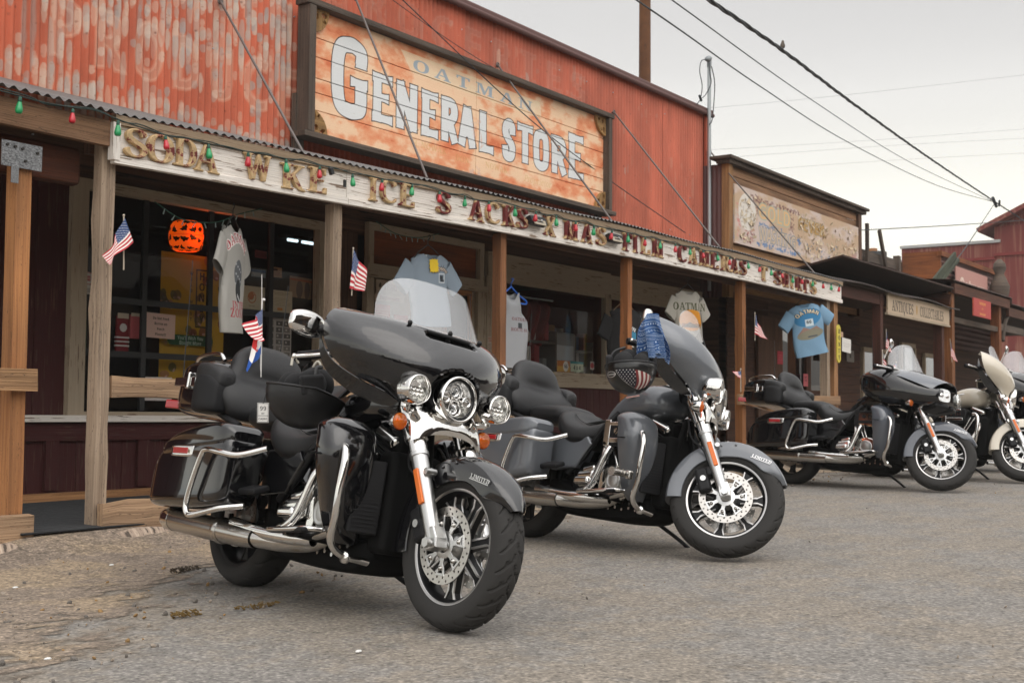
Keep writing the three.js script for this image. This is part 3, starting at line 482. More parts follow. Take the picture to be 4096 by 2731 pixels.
// ------------------------------------------------------------------ the porch with its lettered fascia
const porch = thing('store_porch', 'long timber porch of the red store with white lettered fascia and weathered posts', 'porch', [11, 0, -7.4]);
const inPorch = (name, geo, mat, x, y, z, rot) => mesh(name, geo, mat, porch, [x - 11, y, z + 7.4], rot);
{
  const knots = [[5.11, 2.385], [7.28, 2.425], [9.46, 2.465], [11.75, 2.485], [14.6, 2.495], [17.86, 2.465]], r = rng(111);
  const bot = (x) => { let i = 0; while (i < 4 && x > knots[i + 1][0]) i++; return lerp(knots[i][1], knots[i + 1][1], (x - knots[i][0]) / (knots[i + 1][0] - knots[i][0])); };
  for (let i = 0; i < 5; i++) {
    const [a, ya] = knots[i], [b, yb] = knots[i + 1], l = Math.hypot(b - a, yb - ya), an = Math.atan2(yb - ya, b - a), mx = (a + b) / 2, my = (ya + yb) / 2;
    inPorch('fascia_board', board(l - 0.004, 0.215, 0.035), M.white, mx, my + 0.145, ZP - 0.005 + 0.002 * (i % 2), [0, 0, an]);
    inPorch('fascia_trim', board(l - 0.003, 0.052, 0.045, { r: 0.004 }), M.white, mx, my + 0.022, ZP + 0.012, [0, 0, an]);
    inPorch('roof_edge_board', board(l - 0.003, 0.062, 0.05, { r: 0.004 }), wood('cream', { color: rgb8(215, 205, 195) }), mx, my + 0.272, ZP + 0.014, [0, 0, an]);
  }
  inPorch('end_board', board(0.055, 0.235, 0.05), M.white, 5.12, 2.52, ZP + 0.016);
  const bolts = []; for (let x = 5.2; x < 17.8; x += 0.155) { bolts.push(at(new THREE.SphereGeometry(0.007, 6, 4), x, bot(x) + 0.02 + 0.012 * (r() - 0.5), ZP + 0.036)); if (r() < 0.55) bolts.push(at(new THREE.SphereGeometry(0.009, 6, 4), x + 0.06 * r(), bot(x) + 0.272 + 0.01 * (r() - 0.5), ZP + 0.04)); }
  inPorch('nail_head', merge(bolts), M.nail, 11, 0, -7.4).userData.kind = 'stuff';
  // cut-out wooden letters, tan under worn red paint
  const word = [['S', 5.18, 5.36, 2.441], ['O', 5.36, 5.58, 2.437], ['D', 5.58, 5.77, 2.448], ['A', 5.75, 5.97, 2.44], ['W', 6.20, 6.46, 2.455], ['K', 6.56, 6.8, 2.442], ['E', 6.84, 7.03, 2.46],
    ['I', 7.52, 7.61, 2.489], ['C', 7.65, 7.84, 2.498], ['E', 7.88, 8.07, 2.500], ['S', 8.37, 8.56, 2.507], ['A', 8.82, 9.04, 2.504], ['C', 9.07, 9.27, 2.513], ['K', 9.32, 9.53, 2.518], ['S', 9.55, 9.73, 2.528],
    ['X', 9.99, 10.2, 2.513], ['M', 10.35, 10.61, 2.518], ['A', 10.67, 10.88, 2.524], ['S', 10.96, 11.15, 2.529], ['F', 11.48, 11.67, 2.531], ['I', 11.71, 11.8, 2.53], ['L', 11.87, 12.07, 2.535], ['M', 12.12, 12.37, 2.539],
    ['C', 12.73, 12.92, 2.546], ['A', 12.99, 13.2, 2.548], ['M', 13.26, 13.51, 2.551], ['E', 13.54, 13.75, 2.553], ['R', 13.82, 14.07, 2.552], ['A', 14.09, 14.3, 2.553], ['S', 14.35, 14.54, 2.547], ['T', 14.95, 15.18, 2.527],
    ['S', 15.39, 15.63, 2.518], ['H', 15.66, 15.87, 2.513], ['I', 15.92, 16.02, 2.511], ['R', 16.09, 16.33, 2.503], ['T', 16.32, 16.55, 2.496], ['S', 16.62, 16.84, 2.497]];
  const lets = []; for (const k of [0, 1, 2]) { const a = fbm(2, 2, 4, 121 + k * 7), b = fbm(14, 14, 3, 125 + k); lets.push(std({ map: imgTex(256, 256, (u, v) => mix3([192, 164, 122], [104, 34, 32], sstep(0.50 + 0.07 * (k - 1) - 0.02, 0.54 + 0.07 * (k - 1), a(u, v) * 0.75 + b(u, v) * 0.25)).map((x) => x * (0.85 + 0.3 * b(u, v)))), roughness: 0.75 })); }
  const made = new Map();
  word.forEach(([ch, x0, x1, y], i) => {
    if (!made.has(ch)) { const g = new TextGeometry(ch, { font, size: 1, depth: 0.07, curveSegments: 6, bevelEnabled: true, bevelThickness: 0.05, bevelSize: 0.03, bevelOffset: -0.03, bevelSegments: 2 }); g.computeBoundingBox(); g.translate(-g.boundingBox.min.x, -g.boundingBox.min.y, 0); g.userData = g.boundingBox.getSize(V(0, 0, 0)); made.set(ch, g); }
    const g = made.get(ch), s = g.userData, m = inPorch('letter', g, lets[i < 4 ? 2 : i > 8 ? (i % 3 ? 0 : 1) : (i * 5 + (i % 4)) % 3], x0, y, ZP + 0.026, [0, 0, (r() - 0.5) * 0.05]);
    m.scale.set((x1 - x0) / s.x, 0.187 / s.y, 0.2);
  });
  // posts
  const posts = [[5.13, 0.0, M.post, 0.092], [7.25, 0.1, M.post, 0.09], [9.46, 0.1, wood('orange', { color: rgb8(205, 200, 205) }), 0.092], [11.78, 0.1, wood('orange', { color: rgb8(230, 215, 200) }), 0.092], [14.63, 0.15, wood('orange', { color: rgb8(225, 215, 200) }), 0.1], [17.47, 0.15, M.post, 0.11]];
  posts.forEach(([x, y0, m, w], i) => { const top = bot(x) + (i ? 0 : 0.2), g = G(x); inPorch('post', board(w, top - g + 0.02, w, { wob: i ? 0.008 : 0.016, seg: 14 }), m, x, (top + g - 0.02) / 2, ZP - 0.09); });
  // rails and kick boards between the posts
  inPorch('rail_board', board(2.0, 0.125, 0.045, { wob: 0.014, seg: 10 }), M.railwood, 6.2, 0.985, ZP - 0.075, [0, 0, -0.004]);
  inPorch('rail_board', board(2.1, 0.125, 0.045, { wob: 0.014, seg: 10 }), M.railwood, 8.35, 1.02, ZP - 0.075);
  inPorch('rail_board', board(3.4, 0.13, 0.05, { r: 0.01 }), wood('post', { color: rgb8(255, 232, 205) }), 16.05, 1.045, ZP + 0.01, [0, 0, 0.008]);
  inPorch('kick_board', board(2.3, 0.2, 0.055, { wob: 0.03, seg: 12 }), M.railwood, 6.25, G(6.2) + 0.165, ZP - 0.005, [0, 0, 0.02]);
  inPorch('kick_board', board(2.3, 0.2, 0.055, { wob: 0.02, seg: 12 }), M.railwood, 8.55, G(8.5) + 0.165, ZP - 0.005, [0, 0, 0.01]);
  inPorch('kick_board', board(5.2, 0.2, 0.055), M.tan, 12.4, G(12.4) + 0.15, ZP - 0.005, [0, 0, 0.015]);
  inPorch('kick_board', board(2.8, 0.2, 0.055), M.tan, 16.05, G(16) + 0.15, ZP - 0.005, [0, 0, 0.02]);
  // floor, rubber mat, ceiling boards, roof sheets
  const slab = (a, b) => at(new THREE.BoxGeometry(b - a, 0.5, 1.9), (a + b) / 2, G((a + b) / 2) - 0.14, -7.68);
  inPorch('porch_floor', merge([[3, 6.4], [6.4, 9], [9, 12], [12, 15], [15, 18]].map(([a, b]) => slab(a, b - 0.004))), std({ map: T.cream, color: rgb8(190, 170, 150), roughness: 0.95 }), 11, 0, -7.4);
  inPorch('ceiling_board', [0, 1, 2, 3, 4, 5, 6].map((k) => at(board(13.3, 0.02, 0.29), 11.2, lerp(2.64, 3.12, k / 6.4), -6.72 - k * 0.297, -0.26)), M.ceiling, 11, 0, -7.4);
  for (let x = 4.9; x < 17.9; x += 0.72) {
    const e = Math.min(x + 0.745, 17.95), n = Math.round((e - x) / 0.075 * 8), odd = Math.round(x / 0.72) % 2;
    const y0 = (s) => (s < 5.2 ? bot(5.2) : bot(clamp(s, 5.12, 17.8))) + 0.312 + 0.008 * Math.sin(s * 2.3);
    inPorch('roof_sheet', sheet((u, v) => { const s = lerp(x, e, u), t = v; return [s - 11, lerp(y0(s), 3.32, t) + 0.009 * Math.cos((s / 0.075) * 6.2832) + odd * 0.002, lerp(ZP + 0.045 + 0.012 * Math.sin(x * 9), ZW + 0.02, t) + 7.4]; }, n, 1), M.roofsheet, 11, 0, -7.4);
  }
  inPorch('porch_beam', board(12.5, 0.2, 0.06), M.dark, 11.3, 2.55, ZP - 0.16);
}
tag(mesh('rubber_mat', at(new RoundedBoxGeometry(2.1, 0.012, 1.35, 1, 0.004), 0, 0, 0), std({ color: lin(0.03, 0.032, 0.034), roughness: 0.9, bumpMap: greyBump(133, 60, 60, 2), bumpScale: 0.01 }), scene, [5.55, G(5.5) + 0.135, -7.25], [0.045, 0.03, 0]), 'dark ribbed rubber mat on the porch floor behind the weathered post', 'mat');
// ------------------------------------------------------------------ neighbouring porch at the left edge
{
  const p = thing('side_porch', 'dark timber porch end at the far left with new orange post and steel plate', 'porch', [4, 0, -7.4]);
  const add = (n, g, m, x, y, z, rot) => mesh(n, g, m, p, [x - 4, y, z + 7.4], rot);
  add('post', board(0.1, 2.3, 0.1, { wob: 0.006, seg: 8 }), M.orange, 4.53, 1.16, ZP - 0.09);
  add('header_beam', board(2.6, 0.24, 0.09, { r: 0.03 }), wood('orange', { color: rgb8(120, 92, 80) }), 3.72, 2.36, ZP - 0.21, [0, 0, 0]);
  add('edge_beam', board(2.3, 0.16, 0.05, { r: 0.004 }), wood('post', { color: rgb8(205, 180, 160) }), 3.94, 2.565, ZP - 0.01);
  add('steel_plate', [at(new RoundedBoxGeometry(0.27, 0.15, 0.006, 1, 0.002)), at(new RoundedBoxGeometry(0.05, 0.1, 0.006, 1, 0.002), -0.05, -0.12, 0.01)], std({ color: lin(0.42, 0.43, 0.44), metalness: 0.55, roughness: 0.55, map: greyBump(141, 30, 30, 3, 256, 256) }), 4.49, 2.325, ZP - 0.012);
  add('bolt', merge([[-0.1, 0.05], [0, 0.04], [0.1, 0.03], [0.02, -0.03], [-0.05, 0.045]].map(([x, y]) => at(cyl(0.009, 0.01, 8), x, y, 0.006, Math.PI / 2))), M.nail, 4.49, 2.325, ZP - 0.01);
  add('rail_board', board(1.7, 0.125, 0.05, { wob: 0.008, seg: 6 }), wood('post', { color: rgb8(255, 226, 190) }), 3.76, 1.01, ZP + 0.005, [0, 0, 0.004]);
  add('kick_board', board(1.7, 0.2, 0.06, { wob: 0.015, seg: 8 }), M.railwood, 3.76, G(4) + 0.13, ZP + 0.005);
  const n = Math.round(2.7 / 0.075 * 8);
  add('roof_sheet', sheet((u, v) => { const s = lerp(2.4, 5.1, u); return [s - 4, lerp(2.685, 3.32, v) + 0.011 * Math.cos((s / 0.075) * 6.2832), lerp(ZP + 0.10, ZW + 0.02, v) + 7.4]; }, n, 1), M.roofsheet, 4, 0, -7.4);
  add('ceiling_board', at(board(2.7, 0.02, 2.05), 3.75, 2.86, -7.55, -0.29), M.ceiling, 4, 0, -7.4);
}
// ------------------------------------------------------------------ the other side of the street, seen in the chrome, the paint and the panes
{
  const r = rng(201), walls = [rgb8(110, 94, 78), rgb8(78, 54, 46), rgb8(140, 128, 112), rgb8(74, 66, 60), rgb8(98, 78, 62), rgb8(120, 108, 94)];
  let x = -34, i = 0;
  const looks = ['tan plank shop', 'brown timber saloon', 'pale stucco shop', 'grey board store', 'ochre plank store', 'faded cream shop'];
  while (x < 46) {
    const w = 7 + 5 * r(), h = 3.6 + 2.4 * r(), cx = x + w / 2, g0 = G(clamp(cx, -60, 120));
    const b = thing('shop_building', looks[i % 6] + ' across the street behind the camera, number ' + ['one', 'two', 'three', 'four', 'five', 'six', 'seven', 'eight', 'nine', 'ten', 'eleven', 'twelve'][i % 12] + ' from the left', 'building', [cx, g0, 14]);
    const wm = std({ color: walls[i % 6], roughness: 0.9 }), dk = std({ color: lin(0.03, 0.03, 0.035), roughness: 0.3 });
    mesh('wall', at(new THREE.BoxGeometry(w - 0.1, h, 6), 0, h / 2, 3), wm, b);
    mesh('parapet_cap', at(new THREE.BoxGeometry(w, 0.15, 0.4), 0, h + 0.07, 0), M.dark, b);
    mesh('porch_roof', at(new THREE.BoxGeometry(w - 0.2, 0.1, 2.4), 0, 2.7, -1.25, 0.1), M.dark, b);
    for (const s of [-0.45, -0.15, 0.15, 0.45]) mesh('post', at(new THREE.BoxGeometry(0.14, 2.6, 0.14), s * w, 1.3, -2.3), M.dark, b);
    for (const s of [-0.3, 0.3]) mesh('window', at(new THREE.BoxGeometry(w * 0.28, 1.3, 0.06), s * w, 1.5, -0.02), dk, b);
    mesh('door', at(new THREE.BoxGeometry(1, 2.1, 0.06), 0, 1.05, -0.03), M.dark, b);
    x += w + (r() < 0.3 ? 2.5 : 0); i++;
  }
  const n = fbm(9, 3, 5, 203), hill = (z0, hgt, sd) => sheet((u, v) => { const a = lerp(-1, 1, u), X = a * 420, hh = hgt * (0.4 + 0.9 * n(u * 0.98, sd)) * Math.sin(v * Math.PI * 0.5); return [X, hh - 4, z0 + v * 160]; }, 90, 12);
  tag(mesh('hills', hill(90, 52, 0.3), std({ color: lin(0.09, 0.075, 0.06), roughness: 1 }), scene), 'brown desert hills across the street behind the camera', null, null, 'structure');
}
// ------------------------------------------------------------------ second shop with the peeling painted board
{
  const b = thing('plank_shop', 'low brown plank shop with peeling painted board, joined to the right of the red store', 'building', [20.4, 0, -8.2]);
  const add = (n, g, m, x, y, z, rot) => mesh(n, g, m, b, [x - 20.4, y, z + 8.2], rot);
  const tan = wood('post', { color: rgb8(240, 205, 160) }), lap = wood('post', { color: rgb8(235, 205, 180) }), brown = wood('dark', { color: rgb8(215, 195, 180) });
  const side = corrugated(-9.2, -8.28, 2.6, 4.6, 17.47, { axis: 'z', amp: 0.008 });
  mesh('side_sheet', side, std({ color: rgb8(92, 62, 60), roughness: 0.7, side: THREE.DoubleSide }), b, [-20.4, 0, 8.2]);
  add('corner_board', board(0.14, 2.0, 0.12), tan, 17.53, 3.6, -8.22);
  [[4.59, 4.45], [4.44, 4.33], [4.32, 4.2], [4.19, 4.0], [3.99, 3.8], [3.79, 3.6], [3.59, 3.42], [3.41, 3.3], [3.29, 3.17], [3.16, 3.04], [3.03, 2.9], [2.89, 2.7]].forEach(([t, q]) => add('lap_board', board(5.42, t - q, 0.025), t > 3.45 ? lap : tan, 20.31, (t + q) / 2, -8.215, [-0.07, 0, 0]));
  add('roof_cap', [board(6.05, 0.05, 0.36, { r: 0.01 }), at(board(5.95, 0.06, 0.22), 0, -0.055, 0.02)], wood('signframe', { color: rgb8(235, 230, 225) }), 20.35, 4.68, -8.24);
  add('end_board', board(0.16, 1.95, 0.1), M.dark, 23.1, 3.66, -8.2);
  add('wall', new THREE.BoxGeometry(5.5, 4.5, 5), M.dark, 20.35, 2.3, -10.9);
  // ground floor under the porch roof
  for (let y = 0.4; y < 2.7; y += 0.155) { add('lap_board', board(1.5, 0.15, 0.025), brown, 18.25, y, -8.22, [-0.06, 0, 0]); add('lap_board', board(1.7, 0.15, 0.025), brown, 22.35, y, -8.22, [-0.06, 0, 0]); }
  const w = mesh('window_frame', [at(board(2.5, 0.1, 0.08), 0, 0.56, 0), at(board(2.5, 0.1, 0.08), 0, -0.54, 0), at(board(0.14, 1.02, 0.08), -1.18, 0, 0), at(board(0.1, 1.02, 0.08), 1.2, 0, 0), at(board(0.2, 1.0, 0.07), 0.3, 0, 0)], brown, b, [20.28 - 20.4, 1.76, 0]);
  for (const [x, wd] of [[-0.45, 1.32], [0.77, 0.76]]) mesh('pane', new THREE.PlaneGeometry(wd, 1.0), phy({ color: lin(0.012, 0.012, 0.014), roughness: 0.02, specularIntensity: 1, clearcoat: 1, clearcoatRoughness: 0.01 }), w, [x, 0.01, -0.01]);
  add('wall_board', board(2.5, 0.85, 0.05), brown, 20.3, 0.77, -8.2);
  add('door', board(0.95, 2.2, 0.05), M.dark, 18.95, 1.3, -8.17);
}
{
  const sg = thing('peeling_sign', 'wide pale board with peeling painted gold and blue lettering on the plank shop', 'sign', [20.3, 3.87, -8.16]);
  const tex = canvasTex(1024, 256, (g, w, h) => {
    const r = rng(211), n = fbm(10, 4, 4, 212), im = g.createImageData(w, h);
    for (let y = 0; y < h; y++) for (let x = 0; x < w; x++) { const k = n(x / w, y / h), c = mix3([196, 168, 140], [206, 188, 178], sstep(0.4, 0.6, k)), i = (y * w + x) * 4; im.data[i] = c[0]; im.data[i + 1] = c[1]; im.data[i + 2] = c[2]; im.data[i + 3] = 255; }
    g.putImageData(im, 0, 0);
    const blot = (x, y, rx, ry, n, cols, a) => { for (let i = 0; i < n; i++) { g.globalAlpha = a * (0.4 + 0.6 * r()); g.fillStyle = cols[Math.floor(r() * cols.length)]; g.beginPath(); g.ellipse(x + (r() - 0.5) * rx * 2, y + (r() - 0.5) * ry * 2, 2 + 8 * r(), 1.5 + 5 * r(), r() * 3, 0, 7); g.fill(); } };
    blot(150, 60, 40, 45, 60, ['#6d4a48', '#8a6a62'], 0.7); blot(330, 38, 180, 10, 90, ['#6d4a48', '#7d5c56'], 0.8); blot(100, 200, 40, 40, 60, ['#6d4a48', '#a85a52'], 0.6); blot(30, 150, 14, 70, 40, ['#c97c74', '#d99a90'], 0.6); blot(420, 110, 20, 60, 40, ['#6d4a48'], 0.6);
    g.globalAlpha = 1; g.fillStyle = '#ddd6cc'; g.beginPath(); g.ellipse(88, 106, 62, 82, 0, 0, 7); g.fill(); g.globalAlpha = 0.7; g.strokeStyle = '#7e6e60'; g.lineWidth = 2; for (let i = 0; i < 22; i++) { g.beginPath(); const x = 40 + 90 * r(), y = 50 + 110 * r(); g.moveTo(x, y); g.quadraticCurveTo(x + 30 * (r() - 0.5), y + 20 * r(), x + 40 * (r() - 0.5), y + 40 * (r() - 0.3)); g.stroke(); } blot(90, 150, 40, 30, 30, ['#b79a5c', '#8e7448'], 0.5);
    const word = (s, x, y, size, sx, fill, line) => { g.save(); g.translate(x, y); g.scale(sx, 1); g.font = 'bold ' + size + 'px sans-serif'; g.globalAlpha = 0.75; g.lineWidth = 9; g.strokeStyle = line; g.strokeText(s, 0, 0); g.fillStyle = fill; g.globalAlpha = 0.95; g.fillText(s, 0, 0); g.restore(); };
    word('GOLD', 165, 116, 96, 0.95, '#d9b283', '#9fb5a6'); word('FEVER', 470, 110, 80, 1.0, '#b89256', '#8e8470'); word('WASHING', 170, 214, 84, 0.72, '#cbb498', '#6f7f8e');
    blot(320, 232, 170, 8, 90, ['#4f73a8', '#6c8bb4'], 0.8); blot(260, 140, 90, 6, 30, ['#4f73a8'], 0.6); blot(480, 170, 14, 20, 20, ['#4f73a8'], 0.7);
    blot(700, 190, 240, 50, 170, ['#8c775c', '#a08a6c', '#6a5a4c', '#5d7691', '#d8c2a4'], 0.7); blot(600, 90, 110, 40, 90, ['#8e6a34', '#a87f42', '#cdb794'], 0.75); blot(980, 190, 30, 50, 60, ['#b86a6c', '#c98a84'], 0.6);
    g.globalAlpha = 1;
  });
  const m = std({ map: tex, roughness: 0.85 });
  for (const [x0, x1] of [[0, 0.505], [0.505, 1]]) { const W = 5.37 * (x1 - x0), g = new THREE.BoxGeometry(W - 0.006, 0.89, 0.03), uv = g.attributes.uv; for (let i = 0; i < uv.count; i++) uv.setX(i, lerp(x0, x1, uv.getX(i))); mesh('panel', g, m, sg, [lerp(-2.685, 2.685, (x0 + x1) / 2), 0, 0]); }
  // curling flakes of old paint
  const r = rng(221), flakes = []; for (let i = 0; i < 200; i++) { const x = r() < 0.25 ? lerp(-2.5, -1.9, r()) : lerp(-0.2, 2.6, Math.pow(r(), 0.8)), y = lerp(-0.4, 0.35, r()); flakes.push(at(sheet((u, v) => [(u - 0.5) * 0.06, (v - 0.5) * 0.03, 0.016 * Math.pow(u, 2)], 3, 1), x, y, 0.018, (r() - 0.5), (r() - 0.5), r() * 6, 0.5 + r())); }
  const f = mesh('paint_flakes', merge(flakes), std({ color: rgb8(206, 188, 160), roughness: 0.9, side: THREE.DoubleSide }), sg); f.userData.kind = 'stuff';
}
// ------------------------------------------------------------------ antiques porch, next porch, buildings behind
{
  const red = wood('dark', { color: rgb8(205, 170, 165) });
  const b = thing('board_shop', 'small dark board shop behind the antiques porch with bare chipboard parapet', 'building', [25.5, 0, -8.3]);
  const add = (n, g, m, x, y, z, rot) => mesh(n, g, m, b, [x - 25.5, y, z + 8.3], rot);
  add('wall', new THREE.BoxGeometry(6.2, 3.3, 5), M.dark, 26.3, 1.65, -10.82);
  add('parapet_board', board(2.2, 0.45, 0.05), wood('dark', { color: rgb8(225, 205, 195) }), 24.3, 3.53, -8.25); add('parapet_board', board(2.2, 0.2, 0.06), wood('signframe'), 24.3, 3.87, -8.25); add('parapet_board', board(2.2, 0.34, 0.045), wood('post', { color: rgb8(240, 205, 170) }), 24.3, 3.12, -8.25);
  add('brace', board(0.09, 0.85, 0.05), wood('signframe', { color: rgb8(230, 225, 220) }), 23.47, 4.03, -8.15); add('brace', board(0.09, 0.85, 0.05), wood('signframe', { color: rgb8(230, 225, 220) }), 24.36, 4.04, -8.15, [0, 0, 0.5]);
  add('corner_post', board(0.12, 0.9, 0.12), M.frame, 25.42, 3.6, -8.22);
  for (const [x, w, y, h] of [[24.2, 1.4, 1.6, 1.0], [26.2, 0.9, 1.3, 2.0], [27.9, 1.2, 1.6, 1.1]]) { const f = add('window_frame', [at(board(w, 0.08, 0.06), 0, h / 2, 0), at(board(w, 0.08, 0.06), 0, -h / 2, 0), at(board(0.08, h - 0.09, 0.06), -w / 2, 0, 0), at(board(0.08, h - 0.09, 0.06), w / 2, 0, 0)], M.cream, x, y, -8.27); mesh('pane', new THREE.PlaneGeometry(w - 0.1, h - 0.1), phy({ color: lin(0.03, 0.032, 0.036), roughness: 0.03, clearcoat: 1 }), f, [0, 0, 0]); }
}
{
  const red = wood('dark', { color: rgb8(205, 165, 158) });
  const p = thing('antiques_porch', 'low dark porch with drooping tin roof between the white fascia and the taller porch', 'porch', [20.7, 0, -7.4]);
  const add = (n, g, m, x, y, z, rot) => mesh(n, g, m, p, [x - 20.7, y, z + 7.4], rot);
  add('post', board(0.14, 2.6, 0.14), M.tan, 17.72, 1.42, -6.69); add('post', board(0.13, 2.5, 0.13), red, 19.72, 1.5, -6.69); add('post', board(0.15, 2.45, 0.15), red, 22.95, 1.5, -6.69);
  add('beam', board(5.6, 0.16, 0.06), red, 20.7, 2.66, -6.66); add('ceiling_board', at(new THREE.BoxGeometry(5.6, 0.03, 2.1), 20.7 - 20.7, 0, 0, -0.2), M.ceiling, 20.7, 2.95, -7.6);
  add('roof_sheet', sheet((u, v) => { const s = lerp(17.9, 23.6, u); return [s - 20.7, lerp(2.78 + 0.02 * Math.sin(s * 2.1), 3.25, v) + 0.012 * Math.cos((s / 0.075) * 6.2832), lerp(0.92, -0.9, v)]; }, 600, 1), std({ color: lin(0.09, 0.075, 0.07), metalness: 0.4, roughness: 0.7, side: THREE.DoubleSide }), 20.7, 0, -7.4);
  add('porch_floor', new THREE.BoxGeometry(6, 0.5, 1.9), M.cream, 20.8, G(20.8) - 0.14, -7.66);
  const q = thing('tall_porch', 'taller timber porch of open beams to the right of the antiques sign', 'porch', [25.5, 0, -7.6]);
  const ad = (n, g, m, x, y, z, rot) => mesh(n, g, m, q, [x - 25.5, y, z + 7.6], rot);
  const beam = wood('dark', { color: rgb8(235, 205, 190) });
  ad('post', board(0.17, 3.0, 0.17), wood('orange', { color: rgb8(200, 185, 170) }), 23.66, 1.6, -6.72); ad('post', board(0.17, 3.0, 0.17), wood('orange', { color: rgb8(190, 165, 150) }), 27.0, 1.6, -6.72); ad('post', board(0.14, 2.9, 0.14), beam, 30.6, 1.6, -6.72); ad('post', board(0.14, 2.9, 0.14), beam, 34.6, 1.6, -6.72);
  ad('fascia_board', board(4.0, 0.18, 0.06), beam, 25.56, 3.17, -6.6); ad('side_beam', board(0.06, 0.18, 2.4), beam, 23.55, 3.15, -7.83, [0.16, 0, 0]); ad('cross_beam', board(3.4, 0.1, 0.08), wood('signframe', { color: rgb8(225, 215, 205) }), 25.3, 2.62, -6.7);
  ad('fascia_board', board(9.5, 0.18, 0.06), beam, 32.3, 3.02, -6.62); ad('cross_beam', board(9, 0.14, 0.08), M.frame, 31.6, 2.68, -6.7);
  for (const x of [27.3, 30.3]) ad('curved_brace', tube([[0, -0.5, 0], [0.12, -0.2, 0], [0.4, 0.02, 0], [0.9, 0.1, 0]], 0.04), M.frame, x, 2.9, -6.66);
  ad('roof_sheet', sheet((u, v) => { const s = lerp(23.4, 37, u), h = s < 27.6 ? 0.12 : 0; return [s - 25.5, lerp(3.18 + h, 3.34 + h, v) + 0.014 * Math.cos((s / 0.1) * 6.2832), lerp(1.06, -1.4, v)]; }, 700, 1), std({ color: lin(0.10, 0.07, 0.06), metalness: 0.3, roughness: 0.7, side: THREE.DoubleSide }), 25.5, 0, -7.6);
  ad('ceiling_board', new THREE.BoxGeometry(13.4, 0.03, 2.2), M.ceiling, 30.2, 3.1, -7.8);
  ad('porch_floor', new THREE.BoxGeometry(13.6, 0.6, 2), M.cream, 30.3, G(27) - 0.1, -7.6);
}
{ // lettered boards on these porches
  const plate = (name, label, x, y, z, w, h, tw, th, draw, turn = 0, fr) => { const t = thing(name, label, 'sign', [x, y, z], turn); mesh('panel', new RoundedBoxGeometry(w, h, 0.03, 1, 0.006), [std({ map: canvasTex(tw, th, draw), roughness: 0.8 })][0], t); if (fr) mesh('frame', [at(board(w + 0.05, 0.03, 0.05), 0, -h / 2 - 0.016, 0), at(board(w + 0.05, 0.03, 0.05), 0, h / 2 + 0.016, 0)], M.cream, t); return t; };
  plate('shop_sign', 'cream board with dark serif words for antiques and collectables under the tin porch roof', 21.51, 2.605, -6.58, 3.34, 0.275, 1024, 90, (g, w, h) => { g.fillStyle = '#b8a48c'; g.fillRect(0, 0, w, h); speckle(g, w, h, 900, 231, ['#8d7a64', '#d6c6b0'], 1, 4, 0.4); g.fillStyle = '#3c342e'; g.font = 'bold 78px serif'; g.textBaseline = 'middle'; g.save(); g.translate(60, 48); g.scale(0.80, 1); g.fillText('ANTIQUES', 0, 0); g.restore(); g.save(); g.translate(500, 48); g.scale(0.66, 1); g.fillText('COLLECTABLES', 0, 0); g.restore(); g.fillStyle = '#a87f36'; g.beginPath(); g.ellipse(450, 45, 9, 26, 0, 0, 7); g.fill(); }, 0, true);
  plate('shop_sign', 'small red square board with yellow writing hanging under the taller porch', 25.1, 2.9, -6.5, 1.22, 0.34, 256, 72, (g, w, h) => { g.fillStyle = '#b04a44'; g.fillRect(0, 0, w, h); g.fillStyle = '#d9a24c'; g.font = 'bold 17px sans-serif'; g.textAlign = 'center'; g.fillText('Cactus Joes', w / 2, 22); g.font = '13px sans-serif'; g.fillText('Gifts', w / 2, 42); g.font = 'bold 15px sans-serif'; g.fillText('More Inside', w / 2, 64); });
  plate('shop_sign', 'pink board with rounded corner and white outlined word on the ribbed metal front', 33.3, 4.05, -8.86, 2.9, 0.95, 256, 84, (g, w, h) => { g.fillStyle = '#b98a80'; g.fillRect(0, 0, w, h); g.strokeStyle = '#e0cfc0'; g.lineWidth = 3; g.font = 'bold 50px serif'; g.textAlign = 'center'; g.strokeText('Oatman', w / 2, 58); });
}
